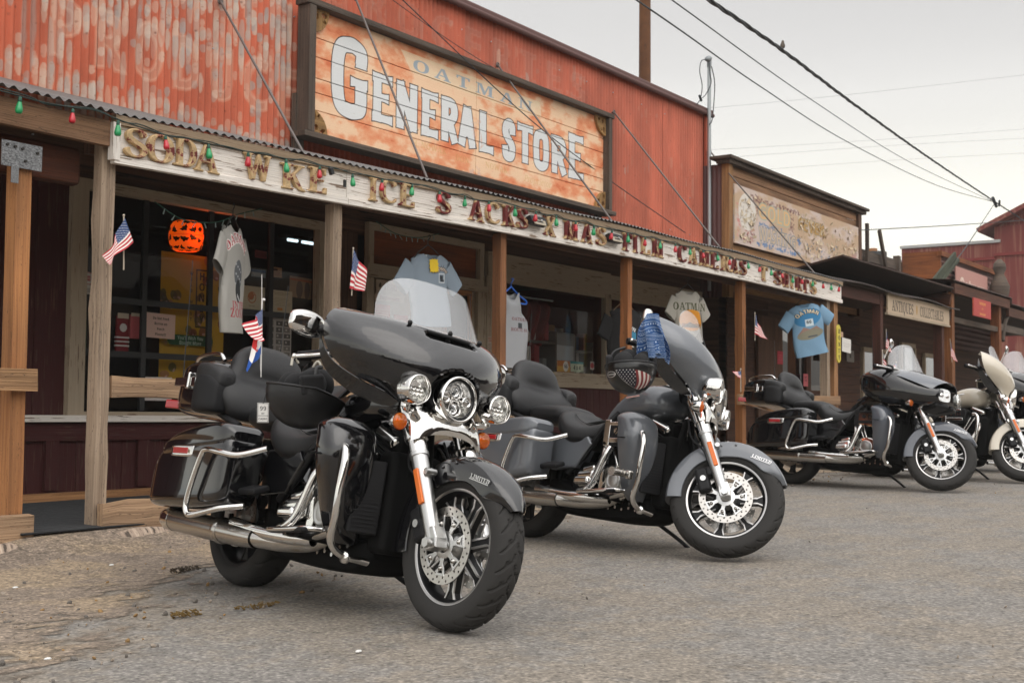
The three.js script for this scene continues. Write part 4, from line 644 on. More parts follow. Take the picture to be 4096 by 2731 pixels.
{
  const b = thing('ribbed_shop', 'far shop front of rust brown ribbed metal with timber trim', 'building', [33.5, 0, -9]);
  const add = (n, g, m, x, y, z, rot) => mesh(n, g, m, b, [x - 33.5, y, z + 9], rot), ts = wood('orange', { color: rgb8(190, 160, 130) });
  const cg = sheet((u, v) => { const y = lerp(2.5, 4.7, v); return [lerp(31, 36, u), y, -8.98 + 0.02 * Math.cos((y / 0.13) * 6.2832)]; }, 1, 140);
  mesh('ribbed_sheet', cg, std({ color: rgb8(100, 72, 66), roughness: 0.75, metalness: 0.1, side: THREE.DoubleSide }), b, [-33.5, 0, 9]);
  add('trim_board', board(5.3, 0.12, 0.12), ts, 33.5, 4.74, -8.96); add('end_wall', new THREE.BoxGeometry(0.1, 2.3, 0.9), ts, 30.94, 3.65, -9.4); add('trim_board', board(0.16, 2.3, 0.14), M.frame, 36.05, 3.6, -8.95); add('wall', new THREE.BoxGeometry(5, 4.6, 5), M.dark, 33.5, 2.3, -11.6);
  const st = thing('carved_figure', 'tall grey carved wooden figure standing on the porch roof beside the pink board', 'statue', [35.0, 3.33, -8.6]);
  mesh('carving', [at(lathe([[0.0, 0], [0.2, 0], [0.24, 0.25], [0.17, 0.5], [0.22, 0.75], [0.26, 0.95], [0.17, 1.15], [0.11, 1.28], [0.17, 1.42], [0.15, 1.55], [0.06, 1.66], [0, 1.68]], 18)), at(new THREE.SphereGeometry(0.12, 12, 8), 0.14, 0.85, 0.1, 0, 0, 0, [1, 1.8, 1])], M.frame, st);
  const pl = thing('leaning_plank', 'pale green weathered plank leaning on the taller porch roof', 'plank', [25.5, 3.75, -7.3], 0); pl.rotation.z = 0.43; mesh('plank', [board(1.6, 0.16, 0.05), at(board(1.6, 0.05, 0.1), 0, -0.09, 0.03)], wood('signframe', { color: rgb8(200, 240, 220) }), pl);
}
{ // big red building at the bend
  const b = thing('red_barn', 'large weathered red metal building at the far right with stepped roofline', 'building', [56, 0, -15]);
  const r = rng(241), n1 = fbm(60, 3, 4, 242), n2 = fbm(8, 6, 4, 243);
  const t = imgTex(512, 256, (u, v) => mix3([112, 46, 41], [138, 92, 76], sstep(0.42, 0.68, n1(u, v) * 0.7 + n2(u, v) * 0.3))), m = std({ map: t, roughness: 0.8 }), cap = std({ color: rgb8(168, 168, 166), roughness: 0.6 });
  const wall = (z0, z1, y) => mesh('wall', at(new THREE.BoxGeometry(3, y, z1 - z0), 1.5, y / 2, (z0 + z1) / 2), m, b);
  wall(-30, -2.9, 7.6); wall(-2.9, 1.05, 8.2); wall(1.05, 9, 8.9);
  for (const [z0, z1, y] of [[-30, -2.9, 7.66], [-2.95, 1.3, 8.27]]) mesh('roof_cap', at(new THREE.BoxGeometry(3.2, 0.12, z1 - z0), 1.5, y, (z0 + z1) / 2), cap, b);
  for (const [z0, z1, y] of [[-30, -2.9, 6.9], [-2.9, 1.05, 7.55], [1.05, 9, 7.7]]) mesh('girt', at(new THREE.BoxGeometry(0.08, 0.12, z1 - z0), -0.04, y, (z0 + z1) / 2), std({ color: rgb8(120, 40, 36), roughness: 0.8 }), b);
  mesh('gable_roof', [at(new THREE.BoxGeometry(4, 0.18, 3.4), 1.5, 9.45, 2.0, -0.44), at(new THREE.BoxGeometry(4, 0.18, 3.4), 1.5, 9.45, 5.0, 0.44), at(extrude(shapeOf([[0.8, 0], [6.2, 0], [3.5, 1.25]]), 2.8), 0.1, 8.9, 0, 0, -Math.PI / 2, 0).translate(2.9, 0, 0)], m, b);
  const tk = thing('roof_tank', 'dark water tank seen over the chipboard parapet', 'tank', [52, 0, -17.8]); mesh('tank', at(cyl(0.55, 8.05, 20), 0, 3.75, 0), std({ color: lin(0.03, 0.032, 0.036), roughness: 0.6 }), tk); mesh('lid', at(cyl(0.2, 0.15, 14), -0.1, 7.85, 0), M.orange, tk);
  tk.scale.setScalar(0.98);
}
// ------------------------------------------------------------------ pole, mast, rods and wires
{
  const p = thing('utility_pole', 'tall brown wooden utility pole rising behind the red roof edge', 'pole', [21.75, 0, -11.95]);
  mesh('pole', lathe([[0, 0], [0.14, 0], [0.12, 6], [0.105, 12], [0, 12]], 20), wood('orange', { color: rgb8(170, 160, 150) }), p);
  const m = thing('service_mast', 'grey electrical service mast with looped wires at the red store corner', 'mast', [17.45, 2.7, -8.48]);
  mesh('pipe', cyl(0.028, 3.5, 14).translate(0, 1.75, 0), std({ color: lin(0.4, 0.43, 0.44), roughness: 0.5, metalness: 0.4 }), m);
  mesh('weather_head', [at(new THREE.SphereGeometry(0.055, 16, 10), -0.03, 3.52, 0, 0, 0, 0.4, [1.3, 0.8, 1]), at(cyl(0.035, 0.1, 14), 0, 3.45, 0)], std({ color: lin(0.25, 0.27, 0.28), roughness: 0.6 }), m);
  mesh('wire_loop', [tube([[-0.06, 3.5, 0], [-0.3, 3.42, 0.02], [-0.36, 3.25, 0.02], [-0.28, 3.05, 0.02], [-0.3, 2.85, 0], [-0.42, 2.74, 0]], 0.007, { rad: 6 }), tube([[-0.05, 3.5, 0.02], [-0.04, 3.3, 0.03], [0.0, 3.15, 0.03], [-0.15, 2.95, 0.02], [-0.3, 2.84, 0]], 0.007, { rad: 6 }), tube([[0.0, 3.4, 0.04], [0.1, 3.2, 0.04], [0.09, 2.95, 0.04], [0.02, 2.6, 0.04], [-0.06, 2.5, 0.03]], 0.008, { rad: 6 }), at(cyl(0.018, 0.1, 8), -0.3, 2.86, 0, 0, 0, 0.8)], M.wire, m);
  const rods = [[[7.77, 4.49, -8.57], [6.94, 2.78, -6.72], 'first steel stay rod, left of the big sign'], [[9.37, 4.93, -8.4], [8.43, 2.82, -6.72], 'steel stay rod crossing the first letter of the big sign'], [[12.05, 4.9, -8.57], [11.55, 2.84, -6.72], 'steel stay rod crossing the second word of the big sign'], [[14.75, 4.88, -8.57], [14.1, 2.87, -6.72], 'steel stay rod right of the big sign'], [[17.53, 4.82, -8.5], [17.2, 2.83, -6.72], 'steel stay rod before the peeling painted board']];
  rods.forEach(([a, c, label]) => { const t = thing('stay_rod', label, 'stay rod', c); const e = [a[0] - c[0], a[1] - c[1], a[2] - c[2]]; mesh('rod', bar([0, 0, 0], e, 0.011, 0.011, 8), M.steelrod, t); mesh('eye_bolt', [at(new THREE.TorusGeometry(0.025, 0.008, 8, 16), ...e), at(cyl(0.01, 0.08, 8), e[0], e[1], e[2] - 0.03, Math.PI / 2)], M.steelrod, t); });
  const wire = (name, pts, r, label, cat, mat = M.wire) => tag(mesh(name, tube(pts, r, { seg: 60, rad: 6 }), mat, scene), label, cat);
  wire('guy_wire', [[9.7, 5.15, -8.3], [12.2, 4.3, -8.28], [14.3, 3.93, -8.45], [16.6, 3.47, -8.45]], 0.006, 'thin dark wire slanting over the big sign and down the red wall', 'wire');
  wire('guy_wire', [[9.9, 5.16, -8.52], [11.1, 4.93, -8.52], [12.3, 4.79, -8.52], [14.3, 4.7, -8.52]], 0.004, 'fine wire along the red wall above the big sign', 'wire');
}
{
  const wire = (name, pts, r, label, cat) => tag(mesh(name, tube(pts, r, { seg: 90, rad: 6 }), M.wire, scene), label, cat);
  const P = [[9.69, 4.58, -5.0], [11.19, 4.87, -5.43], [14.87, 5.38, -6.22], [20.18, 5.99, -7.29], [29.93, 6.92, -8.96], [43.25, 7.87, -10.73], [58.12, 8.48, -12.07]], c = new THREE.CatmullRomCurve3(P.map((p) => V(...p)));
  const t = thing('power_cable', 'thick black twisted power cable crossing the sky', 'power cable', [0, 0, 0]);
  [0, 1, 2].forEach((k) => { const pts = []; for (let i = 0; i <= 260; i++) { const q = c.getPointAt(i / 260), a = (i / 260) * 60 * Math.PI * 0.9 + k * 2.094; pts.push(q.add(V(0, Math.cos(a) * 0.014, Math.sin(a) * 0.014))); } mesh('strand', tube(pts, k ? 0.013 : 0.009, { seg: 520, rad: 6 }), M.wire, t); });
  wire('telephone_wire', [[9.5, 4.59, -5.27], [11.93, 5.11, -6.1], [20.75, 6.28, -8.21], [31.68, 7.19, -9.93], [43.23, 7.87, -10.77]], 0.008, 'upper of two thin dark wires below the thick cable', 'wire');
  wire('telephone_wire', [[9.46, 4.42, -5.34], [11.94, 4.86, -6.11], [17.05, 5.57, -7.47], [24.51, 6.29, -8.92], [34.08, 6.98, -9.99], [43.23, 7.87, -10.77]], 0.009, 'lower of two thin dark wires below the thick cable', 'wire');
  wire('guy_wire', [[43.25, 7.83, -10.75], [30.58, 4.87, -8.22], [26.32, 3.85, -7.44]], 0.012, 'thin wire from the cable junction down to the leaning green plank', 'wire');
  wire('telephone_wire', [[21.35, 4.02, -7.55], [26.2, 4.7, -7.35], [31.29, 5.44, -7.14]], 0.009, 'single low dark wire passing over the two bare poles at the chipboard parapet', 'wire');
  tag(mesh('cable_clamp', [at(cyl(0.05, 0.5, 10), 0, 0, 0, 0, 0, 1.1), at(cyl(0.035, 0.4, 8), 0.2, -0.02, 0.1, 0.8, 0, 1.2)], M.wire, scene, [43.2, 7.86, -10.74]), 'dark clamp where the thin wires meet the thick cable', 'clamp');
  const far = std({ color: lin(0.22, 0.22, 0.22), roughness: 0.8 });
  [[[[62, 17.37, -32], [76.6, 20.79, -28.15], [99.4, 26.32, -21.07]], 'highest of the faint far power lines'], [[[71, 17.21, -36.6], [86.8, 20.06, -31.07], [104.85, 23.4, -22.3]], 'second highest of the faint far power lines'], [[[71.64, 16.71, -35.7], [88, 19.75, -29.2], [104.9, 22.65, -22.3]], 'third of the faint far power lines'], [[[71.7, 15.79, -35.75], [88, 18.7, -29.2], [104.95, 21.5, -22.34]], 'lowest of the faint far power lines']].forEach(([p, label]) => { const o = wire('power_line', p, 0.008, label, 'power line'); o.material = far; });
  // sparrow on the cable
  const b = thing('sparrow', 'small brown sparrow perched on the thick black cable', 'bird', [14.87, 5.405, -6.22], 0.3);
  const fur = std({ color: lin(0.09, 0.07, 0.055), roughness: 0.9 });
  mesh('body', at(body([[-0.05, 0, 0, 0.006, 0.008, 2], [-0.03, 0.004, 0, 0.02, 0.022, 2], [0.0, 0.012, 0, 0.028, 0.028, 2], [0.03, 0.024, 0, 0.024, 0.023, 2], [0.045, 0.034, 0, 0.018, 0.018, 2], [0.06, 0.044, 0, 0.017, 0.016, 2], [0.07, 0.044, 0, 0.008, 0.008, 2], [0.076, 0.043, 0, 0.002, 0.002, 2]], { rings: 30, n: 16 }), 0, 0.025, 0, 0, 0, 0.62), fur, b);
  mesh('tail', at(new THREE.BoxGeometry(0.07, 0.006, 0.018), -0.075, -0.03, 0, 0, 0, 0.75), fur, b); mesh('beak', at(new THREE.ConeGeometry(0.006, 0.014, 8), 0.04, 0.105, 0, 0, 0, -1.3), M.black, b);
  for (const s of [1, -1]) mesh('wing', at(new THREE.SphereGeometry(0.03, 10, 8), -0.005, 0.03, s * 0.022, 0, 0, 0.65, [1.5, 0.75, 0.3]), std({ color: lin(0.06, 0.045, 0.035), roughness: 0.9 }), b);
  for (const s of [1, -1]) mesh('leg', bar([0, 0.005, s * 0.01], [-0.002, -0.012, s * 0.012], 0.002, 0.002, 5), M.black, b);
}
// ------------------------------------------------------------------ lights strung along the fascia
const bulbGeo = lathe([[0, -0.08], [0.012, -0.08], [0.019, -0.074], [0.0215, -0.062], [0.020, -0.048], [0.013, -0.022], [0.010, -0.012], [0, -0.01]], 14), sockGeo = lathe([[0, -0.018], [0.0105, -0.018], [0.0115, 0.0], [0.009, 0.014], [0.006, 0.016], [0, 0.016]], 10);
const bulbM = { g: phy({ color: lin(0.012, 0.30, 0.10), roughness: 0.35, clearcoat: 0.4 }), r: phy({ color: lin(0.50, 0.012, 0.025), roughness: 0.35, clearcoat: 0.4 }) }, sockM = std({ color: lin(0.02, 0.09, 0.06), roughness: 0.6 });
{
  const t = thing('light_string', 'string of large red and green bulbs on a dark cable along the porch roof edge', 'string lights', [11, 2.68, -6.47]);
  const list = [['g', 4.37, 2.63], ['r', 4.73, 2.636], ['g', 5.06, 2.628], ['r', 5.43, 2.60], ['g', 5.79, 2.608], ['r', 6.15, 2.615], ['g', 6.51, 2.63], ['r', 6.86, 2.638], ['g', 7.22, 2.636], ['r', 7.56, 2.65], ['g', 7.93, 2.668], ['r', 8.29, 2.664], ['g', 8.63, 2.673], ['r', 8.98, 2.678], ['g', 9.38, 2.694], ['r', 9.72, 2.69], ['g', 10.06, 2.693], ['r', 10.41, 2.685], ['g', 10.75, 2.688], ['r', 11.1, 2.685], ['g', 11.43, 2.694], ['r', 11.79, 2.697], ['g', 12.12, 2.70], ['r', 12.48, 2.706], ['g', 12.83, 2.709], ['r', 13.16, 2.707], ['g', 13.52, 2.716], ['r', 13.85, 2.70], ['g', 14.38, 2.708], ['r', 14.72, 2.698], ['g', 15.08, 2.691], ['r', 15.42, 2.687], ['g', 15.77, 2.66], ['r', 16.1, 2.673], ['g', 16.46, 2.673], ['r', 16.84, 2.677], ['g', 17.15, 2.682], ['r', 17.47, 2.686]];
  const r = rng(251), pts = [[3.9, 2.66, -6.5]];
  list.forEach(([c, x, y]) => { const tilt = (r() - 0.5) * 0.25, s = 0.93 + 0.1 * r(), bl = mesh('bulb', bulbGeo, bulbM[c], t, [x - 11, y - 2.68 - 0.016, (r() - 0.5) * 0.01], [(r() - 0.5) * 0.2, r() * 3, tilt]); bl.scale.setScalar(s); mesh('socket', sockGeo, sockM, bl); pts.push([x, y + 0.006, -6.475], [x + 0.17, y - 0.012 + 0.04 * r(), -6.49]); });
  mesh('cable', [tube(pts.map(([x, y, z]) => [x - 11, y - 2.68, z + 6.47]), 0.0045, { seg: 420, rad: 5 }), tube(pts.map(([x, y, z], i) => [x - 11 + 0.03, y - 2.68 + 0.012 * Math.sin(i * 2.3) + 0.004, z + 6.466]), 0.004, { seg: 420, rad: 5 })], std({ color: lin(0.015, 0.03, 0.025), roughness: 0.7 }), t);
  mesh('plug', [at(new RoundedBoxGeometry(0.035, 0.055, 0.03, 2, 0.006), -4.02, -0.06, 0, 0, 0, 0.4), at(cyl(0.012, 0.055, 10), -3.87, -0.13, 0)], M.black, t);
  const mk = (pts, label) => { const s = thing('fairy_lights', label, 'string lights', pts[0]); const q = pts.map((p) => [p[0] - pts[0][0], p[1] - pts[0][1], p[2] - pts[0][2]]), c = new THREE.CatmullRomCurve3(q.map((p) => V(...p))); mesh('cable', tube(q, 0.004, { seg: 50, rad: 5 }), sockM, s); const l = []; for (let i = 1; i < 12; i++) { const p = c.getPoint(i / 12); l.push(at(cyl(0.005, 0.04, 6, 0.003), p.x, p.y - 0.02, p.z, (r() - 0.5), 0, (r() - 0.5))); } const b = mesh('mini_bulb', merge(l), std({ color: lin(0.25, 0.32, 0.3), roughness: 0.4 }), s); b.userData.kind = 'stuff'; };
  mk([[5.75, 2.26, -6.95], [6.0, 2.17, -6.95], [6.3, 2.19, -6.95], [6.5, 2.27, -6.95], [6.75, 2.35, -6.95]], 'drooping fairy light string under the ceiling above the grey shirt');
  mk([[8.05, 2.42, -6.95], [8.3, 2.35, -6.95], [8.6, 2.35, -6.95], [8.9, 2.42, -6.95]], 'short fairy light string above the blue grey shirt');
  for (const [x, y, label] of [[9.84, 2.618, 'solar wall lamp on the fascia between the words for packs and holiday'], [11.27, 2.625, 'solar wall lamp on the fascia just before the word for camera rolls']]) { const s = thing('solar_lamp', label, 'wall lamp', [x, y, -6.56]); mesh('housing', at(body([[-0.125, 0, 0, 0.025, 0.02, 4], [-0.11, 0, 0, 0.042, 0.032, 5], [0.11, 0, 0, 0.042, 0.032, 5], [0.125, 0, 0, 0.025, 0.02, 4]], { rings: 10, n: 24 }), 0, 0, 0.02, -0.4), M.black, s); mesh('light_panel', at(new RoundedBoxGeometry(0.2, 0.052, 0.008, 1, 0.004), 0, -0.012, 0.056, -0.35), std({ color: lin(0.42, 0.36, 0.27), roughness: 0.35 }), s); mesh('sensor', at(new THREE.SphereGeometry(0.012, 12, 8), 0.02, 0.005, 0.062), M.badge ?? M.galv, s); }
}
// ------------------------------------------------------------------ cloth
const flagTex = canvasTex(256, 160, (g, w, h) => { for (let i = 0; i < 13; i++) { g.fillStyle = i % 2 ? '#e9e2dc' : '#b8363f'; g.fillRect(0, (i * h) / 13, w, h / 13 + 1); } g.fillStyle = '#27406f'; g.fillRect(0, 0, w * 0.42, (h * 7) / 13); g.fillStyle = '#e9e4e0'; for (let j = 0; j < 9; j++) for (let i = 0; i < (j % 2 ? 5 : 6); i++) { g.beginPath(); g.arc(9 + i * 18 + (j % 2 ? 9 : 0), 7 + j * 9.2, 2.6, 0, 7); g.fill(); } });
const flagM = std({ map: flagTex, roughness: 0.85, side: THREE.DoubleSide }), stickM = std({ color: lin(0.55, 0.48, 0.38), roughness: 0.7 });
const triTex = canvasTex(128, 80, (g, w, h) => { g.fillStyle = '#c9302e'; g.fillRect(0, 0, w, 27); g.fillStyle = '#ece8e6'; g.fillRect(0, 27, w, 27); g.fillStyle = '#1f4f9e'; g.fillRect(0, 54, w, 26); for (let i = 0; i < 5; i++) for (let j = 0; j < 5; j++) { g.fillStyle = (i + j) % 2 ? '#f0ecea' : '#d1322e'; g.fillRect(46 + i * 7, 22 + j * 7, 7, 7); } }), triM = std({ map: triTex, roughness: 0.85, side: THREE.DoubleSide });
// a limp cloth between four corners: hoist top, hoist foot, fly foot, fly top
const limp = (a, b, c, d, fold = 0.025, k = 8) => sheet((u, v) => { const p = [0, 1, 2].map((i) => lerp(lerp(b[i], c[i], u), lerp(a[i], d[i], u), v)), s = Math.sin(u * k + v * 2.2) * fold * u; return [p[0] + s * 0.4, p[1] + 0.3 * fold * Math.sin(v * 5 + u * 3) * u, p[2] + s]; }, 24, 16, 0.0012);
const flag = (label, pos, top, foot, corners, mat = flagM, group) => { const t = thing('small_flag', label, 'flag', pos, 0, group); mesh('stick', [bar(foot, top, 0.0045, 0.0045, 8), at(new THREE.SphereGeometry(0.008, 8, 6), ...top)], stickM, t); mesh('cloth', limp(...corners), mat, t); return t; };
flag('small striped flag on a stick hanging from the leftmost weathered post', [5.14, 1.7, -6.5], [0, 0.35, 0], [0.01, 0.01, 0], [[0.005, 0.335, 0.005], [0.055, 0.185, 0.03], [-0.16, 0.02, 0.05], [-0.12, 0.08, -0.02]].map((p) => p), flagM);
flag('small striped flag on the second porch post beside the blue grey shirt', [7.27, 1.72, -6.5], [0.0, 0.36, 0], [-0.01, 0.0, 0], [[0.0, 0.35, 0.005], [-0.045, 0.05, 0.01], [0.07, 0.035, 0.02], [0.14, 0.16, 0.03]], flagM);
flag('small striped flag on the porch post behind the shark nosed motorcycle trunk', [14.55, 1.75, -6.45], [-0.02, 0.34, 0], [-0.02, 0, 0], [[-0.015, 0.32, 0.01], [-0.05, 0.08, 0.01], [0.18, 0.02, 0.06], [0.16, 0.1, 0.0]], flagM);
flag('small striped flag on the red brown post below the antiques sign left end', [19.55, 1.8, -6.5], [0, 0.38, 0], [0, 0, 0], [[0.0, 0.36, 0.01], [-0.02, 0.1, 0], [0.1, 0.02, 0.04], [0.12, 0.1, 0]], flagM);
flag('small striped flag on the post right of the antiques sign', [22.85, 1.8, -6.45], [-0.05, 0.4, 0], [0.05, 0, 0], [[-0.04, 0.36, 0.01], [0.0, 0.1, 0], [0.2, 0.0, 0.04], [0.16, 0.12, 0]], flagM);
// t-shirts: a flattened torso tube with folds and two flattened sleeves, printed front
function shirt(label, pos, turn, tilt, o, draw) {
  const t = thing(o.tank ? 'tank_top' : 't_shirt', label, 'shirt', pos, turn); t.rotation.order = 'YZX'; t.rotation.z = tilt;
  const W = o.w / 2, L = o.len, nz = fbm(6, 3, 3, o.seed), rings = [], n = 48;
  const sec = (v) => { const y = -L * (1 - v); let hw = W * (0.97 + 0.05 * (1 - v)); const sh = sstep(0.8, 1, v); if (o.tank) { hw = v > 0.62 ? lerp(W, W * 0.62, sstep(0.62, 0.75, v)) : W * (1 + 0.1 * (1 - v / 0.62)); } return [y, hw, sh]; };
  for (let i = 0; i <= 26; i++) { const v = i / 26, [y, hw, sh] = sec(v), ring = []; for (let j = 0; j < n; j++) { const q = (j / n) * Math.PI * 2, cx = Math.cos(q), cz = Math.sin(q), x = hw * Math.sign(cx) * Math.pow(Math.abs(cx), 0.8); const fold = (nz(j / n, v * 0.6) - 0.5) * 0.05 * (1 - sh * 0.6), drop = o.tank ? 0 : sh * 0.085 * Math.pow(Math.abs(x) / W, 1.3), neck = sh * (cz > 0 ? 0.075 : 0.03) * Math.exp(-Math.pow(x / (W * 0.34), 4)); ring.push([x + 0.02 * Math.sin(v * 7 + o.seed), y - drop - neck, cz * lerp(0.055, 0.028, sh) * Math.pow(Math.abs(cz), 0) + fold * (cz > 0 ? 1 : -1)]); } rings.push(ring); }
  const parts = [loft(rings, { caps: false })];
  if (!o.tank) for (const s of [1, -1]) { const rr = [], dr = o.droop ?? 0.8; for (let i = 0; i <= 10; i++) { const v = i / 10, cx = s * lerp(W * 0.86, W * 0.86 + 0.24 * Math.cos(dr), v), cy = lerp(-0.15, -0.15 - 0.24 * Math.sin(dr), v), hh = lerp(0.105, 0.095, v), ring = []; for (let j = 0; j < 24; j++) { const q = (j / 24) * Math.PI * 2, a = Math.cos(q) * hh, b = Math.sin(q) * 0.028 + (nz(j / 24, v * 0.3 + 0.5) - 0.5) * 0.02; ring.push([cx + a * Math.sin(dr) * s, cy + a * Math.cos(dr), b]); } rr.push(s > 0 ? ring : ring.reverse()); } parts.push(loft(rr, { caps: false })); }
  const g = merge(parts), p = g.attributes.position, uv = g.attributes.uv; for (let i = 0; i < p.count; i++) uv.setXY(i, 0.5 + p.getX(i) / (o.w + 0.5), 1 + p.getY(i) / (L * 1.12));
  const front = canvasTex(256, 256, (c, w, h) => { c.fillStyle = o.col; c.fillRect(0, 0, w, h); draw(c, (x) => w * (0.5 + x / (o.w + 0.5)), (y) => -y / (L * 1.12) * h, w, h); speckle(c, w, h, 1500, o.seed, ['#ffffff', '#000000'], 0.6, 1.2, 0.06); });
  mesh('cloth', g, std({ map: front, roughness: 0.95, side: THREE.DoubleSide }), t);
  if (o.hanger !== undefined) mesh('hanger', [tube([[0, 0.12, 0], [0.022, 0.135, 0], [0.03, 0.115, 0], [0.0, 0.085, 0], [0, 0.05, 0]], 0.004, { rad: 6 }), tube([[0, 0.05, 0], [W * 0.5, -0.02, 0], [W * (o.tank ? 1.0 : 0.88), o.tank ? -0.07 : -0.11, 0], [W * (o.tank ? 0.95 : 0.85), o.tank ? -0.1 : -0.13, 0], [0, -0.09, 0], [-W * (o.tank ? 0.95 : 0.85), o.tank ? -0.1 : -0.13, 0], [-W * (o.tank ? 1.0 : 0.88), o.tank ? -0.07 : -0.11, 0], [-W * 0.5, -0.02, 0], [0, 0.05, 0]], o.tank ? 0.009 : 0.005, { rad: 6, seg: 60 })], o.hanger, t);
  return t;
}
const arch = (c, s, cx, cy, r, a0, a1, font2, fill, line) => { c.font = font2; c.textAlign = 'center'; [...s].forEach((ch, i) => { const a = lerp(a0, a1, (i + 0.5) / s.length); c.save(); c.translate(cx + r * Math.sin(a), cy - r * Math.cos(a)); c.rotate(a); if (line) { c.strokeStyle = line; c.lineWidth = 4; c.strokeText(ch, 0, 0); } c.fillStyle = fill; c.fillText(ch, 0, 0); c.restore(); }); };
const darkHook = std({ color: lin(0.03, 0.028, 0.026), roughness: 0.5 });
shirt('long pale grey shirt with red lettering hanging in the first bay', [6.40, 2.2, -6.88], 0.5, 0.03, { w: 0.42, len: 0.80, seed: 261, col: '#9d9b95', droop: 1.0, hanger: darkHook }, (c, X, Y, w, h) => { arch(c, 'OATMAN', w / 2, Y(-0.36), 60, -0.9, 0.9, 'bold 26px serif', '#9c3038', '#e8e0dc'); c.fillStyle = '#55585c'; c.beginPath(); c.ellipse(w / 2, Y(-0.38), 20, 30, 0, 0, 7); c.fill(); c.fillStyle = '#9a9c9e'; for (let i = 0; i < 12; i++) c.fillRect(w / 2 - 16 + (i % 4) * 8, Y(-0.30) + i * 5, 6, 4); c.fillStyle = '#202326'; c.beginPath(); c.ellipse(w / 2 - 2, Y(-0.50), 13, 24, 0, 0, 7); c.fill(); c.fillStyle = '#cfcfce'; for (let i = 0; i < 5; i++) c.fillRect(w / 2 - 8 + i * 3, Y(-0.52) + i * 3, 2, 8); c.fillStyle = '#9c3038'; c.font = 'bold 20px serif'; c.textAlign = 'center'; c.fillText('IN THE', w / 2 + 6, Y(-0.62)); c.font = 'bold 26px serif'; c.fillText('ZONA', w / 2, Y(-0.69)); });
{
  const t = shirt('blue grey shirt with yellow starburst price tag hanging before the shop door', [8.66, 2.24, -6.88], -0.05, 0.05, { w: 0.50, len: 0.66, seed: 271, col: '#7f8c98', droop: 0.85, hanger: darkHook }, (c, X, Y, w, h) => { arch(c, 'OATMAN', X(0.12), Y(-0.235), 22, -0.9, 0.9, 'bold 13px serif', '#e6cdb4', '#4c4f54'); c.strokeStyle = '#e0e2e2'; c.lineWidth = 2; c.strokeRect(X(0.08), Y(-0.20), 20, 26); c.fillStyle = '#2c3034'; c.fillRect(X(0.09), Y(-0.215), 12, 12); c.fillRect(X(0.1), Y(-0.25), 14, 6); c.fillStyle = '#c9ccce'; c.fillRect(w / 2 - 7, Y(-0.02), 12, 12); });
  const st = new THREE.Shape(); for (let i = 0; i < 24; i++) { const a = (i / 24) * 6.2832, q = i % 2 ? 0.062 : 0.05, k = 1 / Math.max(Math.abs(Math.cos(a)), Math.abs(Math.sin(a)), 0.8); i ? st.lineTo(q * k * Math.cos(a), q * k * Math.sin(a)) : st.moveTo(q * k * Math.cos(a), q * k * Math.sin(a)); } st.closePath();
  mesh('price_tag', at(extrude(st, 0.002), 0.0, -0.135, 0.062, 0, 0, 0.05), std({ color: lin(0.72, 0.5, 0.015), roughness: 0.7 }), t);
}
shirt('pale grey tank top on a bright blue hanger behind the third post', [9.98, 1.99, -6.92], -0.1, 0.0, { w: 0.44, len: 0.72, seed: 281, col: '#97999c', tank: true, hanger: std({ color: lin(0.015, 0.11, 0.5), roughness: 0.35 }) }, (c, X, Y, w, h) => { c.fillStyle = '#6c3a3e'; c.font = 'bold 15px serif'; c.textAlign = 'center'; c.fillText('OATMAN', X(0.08), Y(-0.27)); c.fillStyle = '#3c3e42'; c.fillRect(X(0.05), Y(-0.29), 20, 16); c.fillStyle = '#6c3a3e'; c.fillText('ROUTE 66', X(0.08), Y(-0.37)); });
shirt('black shirt with blue arched print hanging by the fourth post', [12.15, 2.02, -6.92], -0.3, -0.02, { w: 0.46, len: 0.66, seed: 291, col: '#1b1a1b', droop: 1.1, hanger: wood('post', { color: rgb8(230, 205, 180) }) }, (c, X, Y, w, h) => { c.fillStyle = '#3f86a6'; c.beginPath(); c.ellipse(X(0.03), Y(-0.33), 32, 42, 0, Math.PI, 0); c.fill(); c.fillRect(X(0.03) - 32, Y(-0.33), 64, 30); arch(c, 'OATMAN', X(0.03), Y(-0.42), 54, -0.45, 0.45, 'bold 20px sans-serif', '#e4e6e6', '#22282c'); c.fillStyle = '#c9c4ba'; c.beginPath(); c.moveTo(X(0.03) - 28, Y(-0.45)); c.lineTo(X(0.03) - 8, Y(-0.37)); c.lineTo(X(0.03) + 26, Y(-0.45)); c.fill(); });
shirt('tan grey shirt with orange sunset print hanging in the fifth bay', [13.58, 2.33, -6.88], -0.2, 0.02, { w: 0.48, len: 0.8, seed: 301, col: '#a5a197', droop: 0.95, hanger: darkHook }, (c, X, Y, w, h) => { c.fillStyle = '#4a4c34'; c.font = 'bold 34px serif'; c.textAlign = 'center'; c.fillText('OATMAN', w / 2, Y(-0.26)); c.fillStyle = '#d08a2a'; c.beginPath(); c.ellipse(w / 2, Y(-0.38), 54, 36, 0, 0, 7); c.fill(); c.fillStyle = '#8a5a24'; c.fillRect(w / 2 - 44, Y(-0.42), 88, 14); c.fillStyle = '#5a4a2c'; c.beginPath(); c.moveTo(w / 2 - 40, Y(-0.46)); c.lineTo(w / 2 - 10, Y(-0.40)); c.lineTo(w / 2 + 40, Y(-0.47)); c.fill(); });
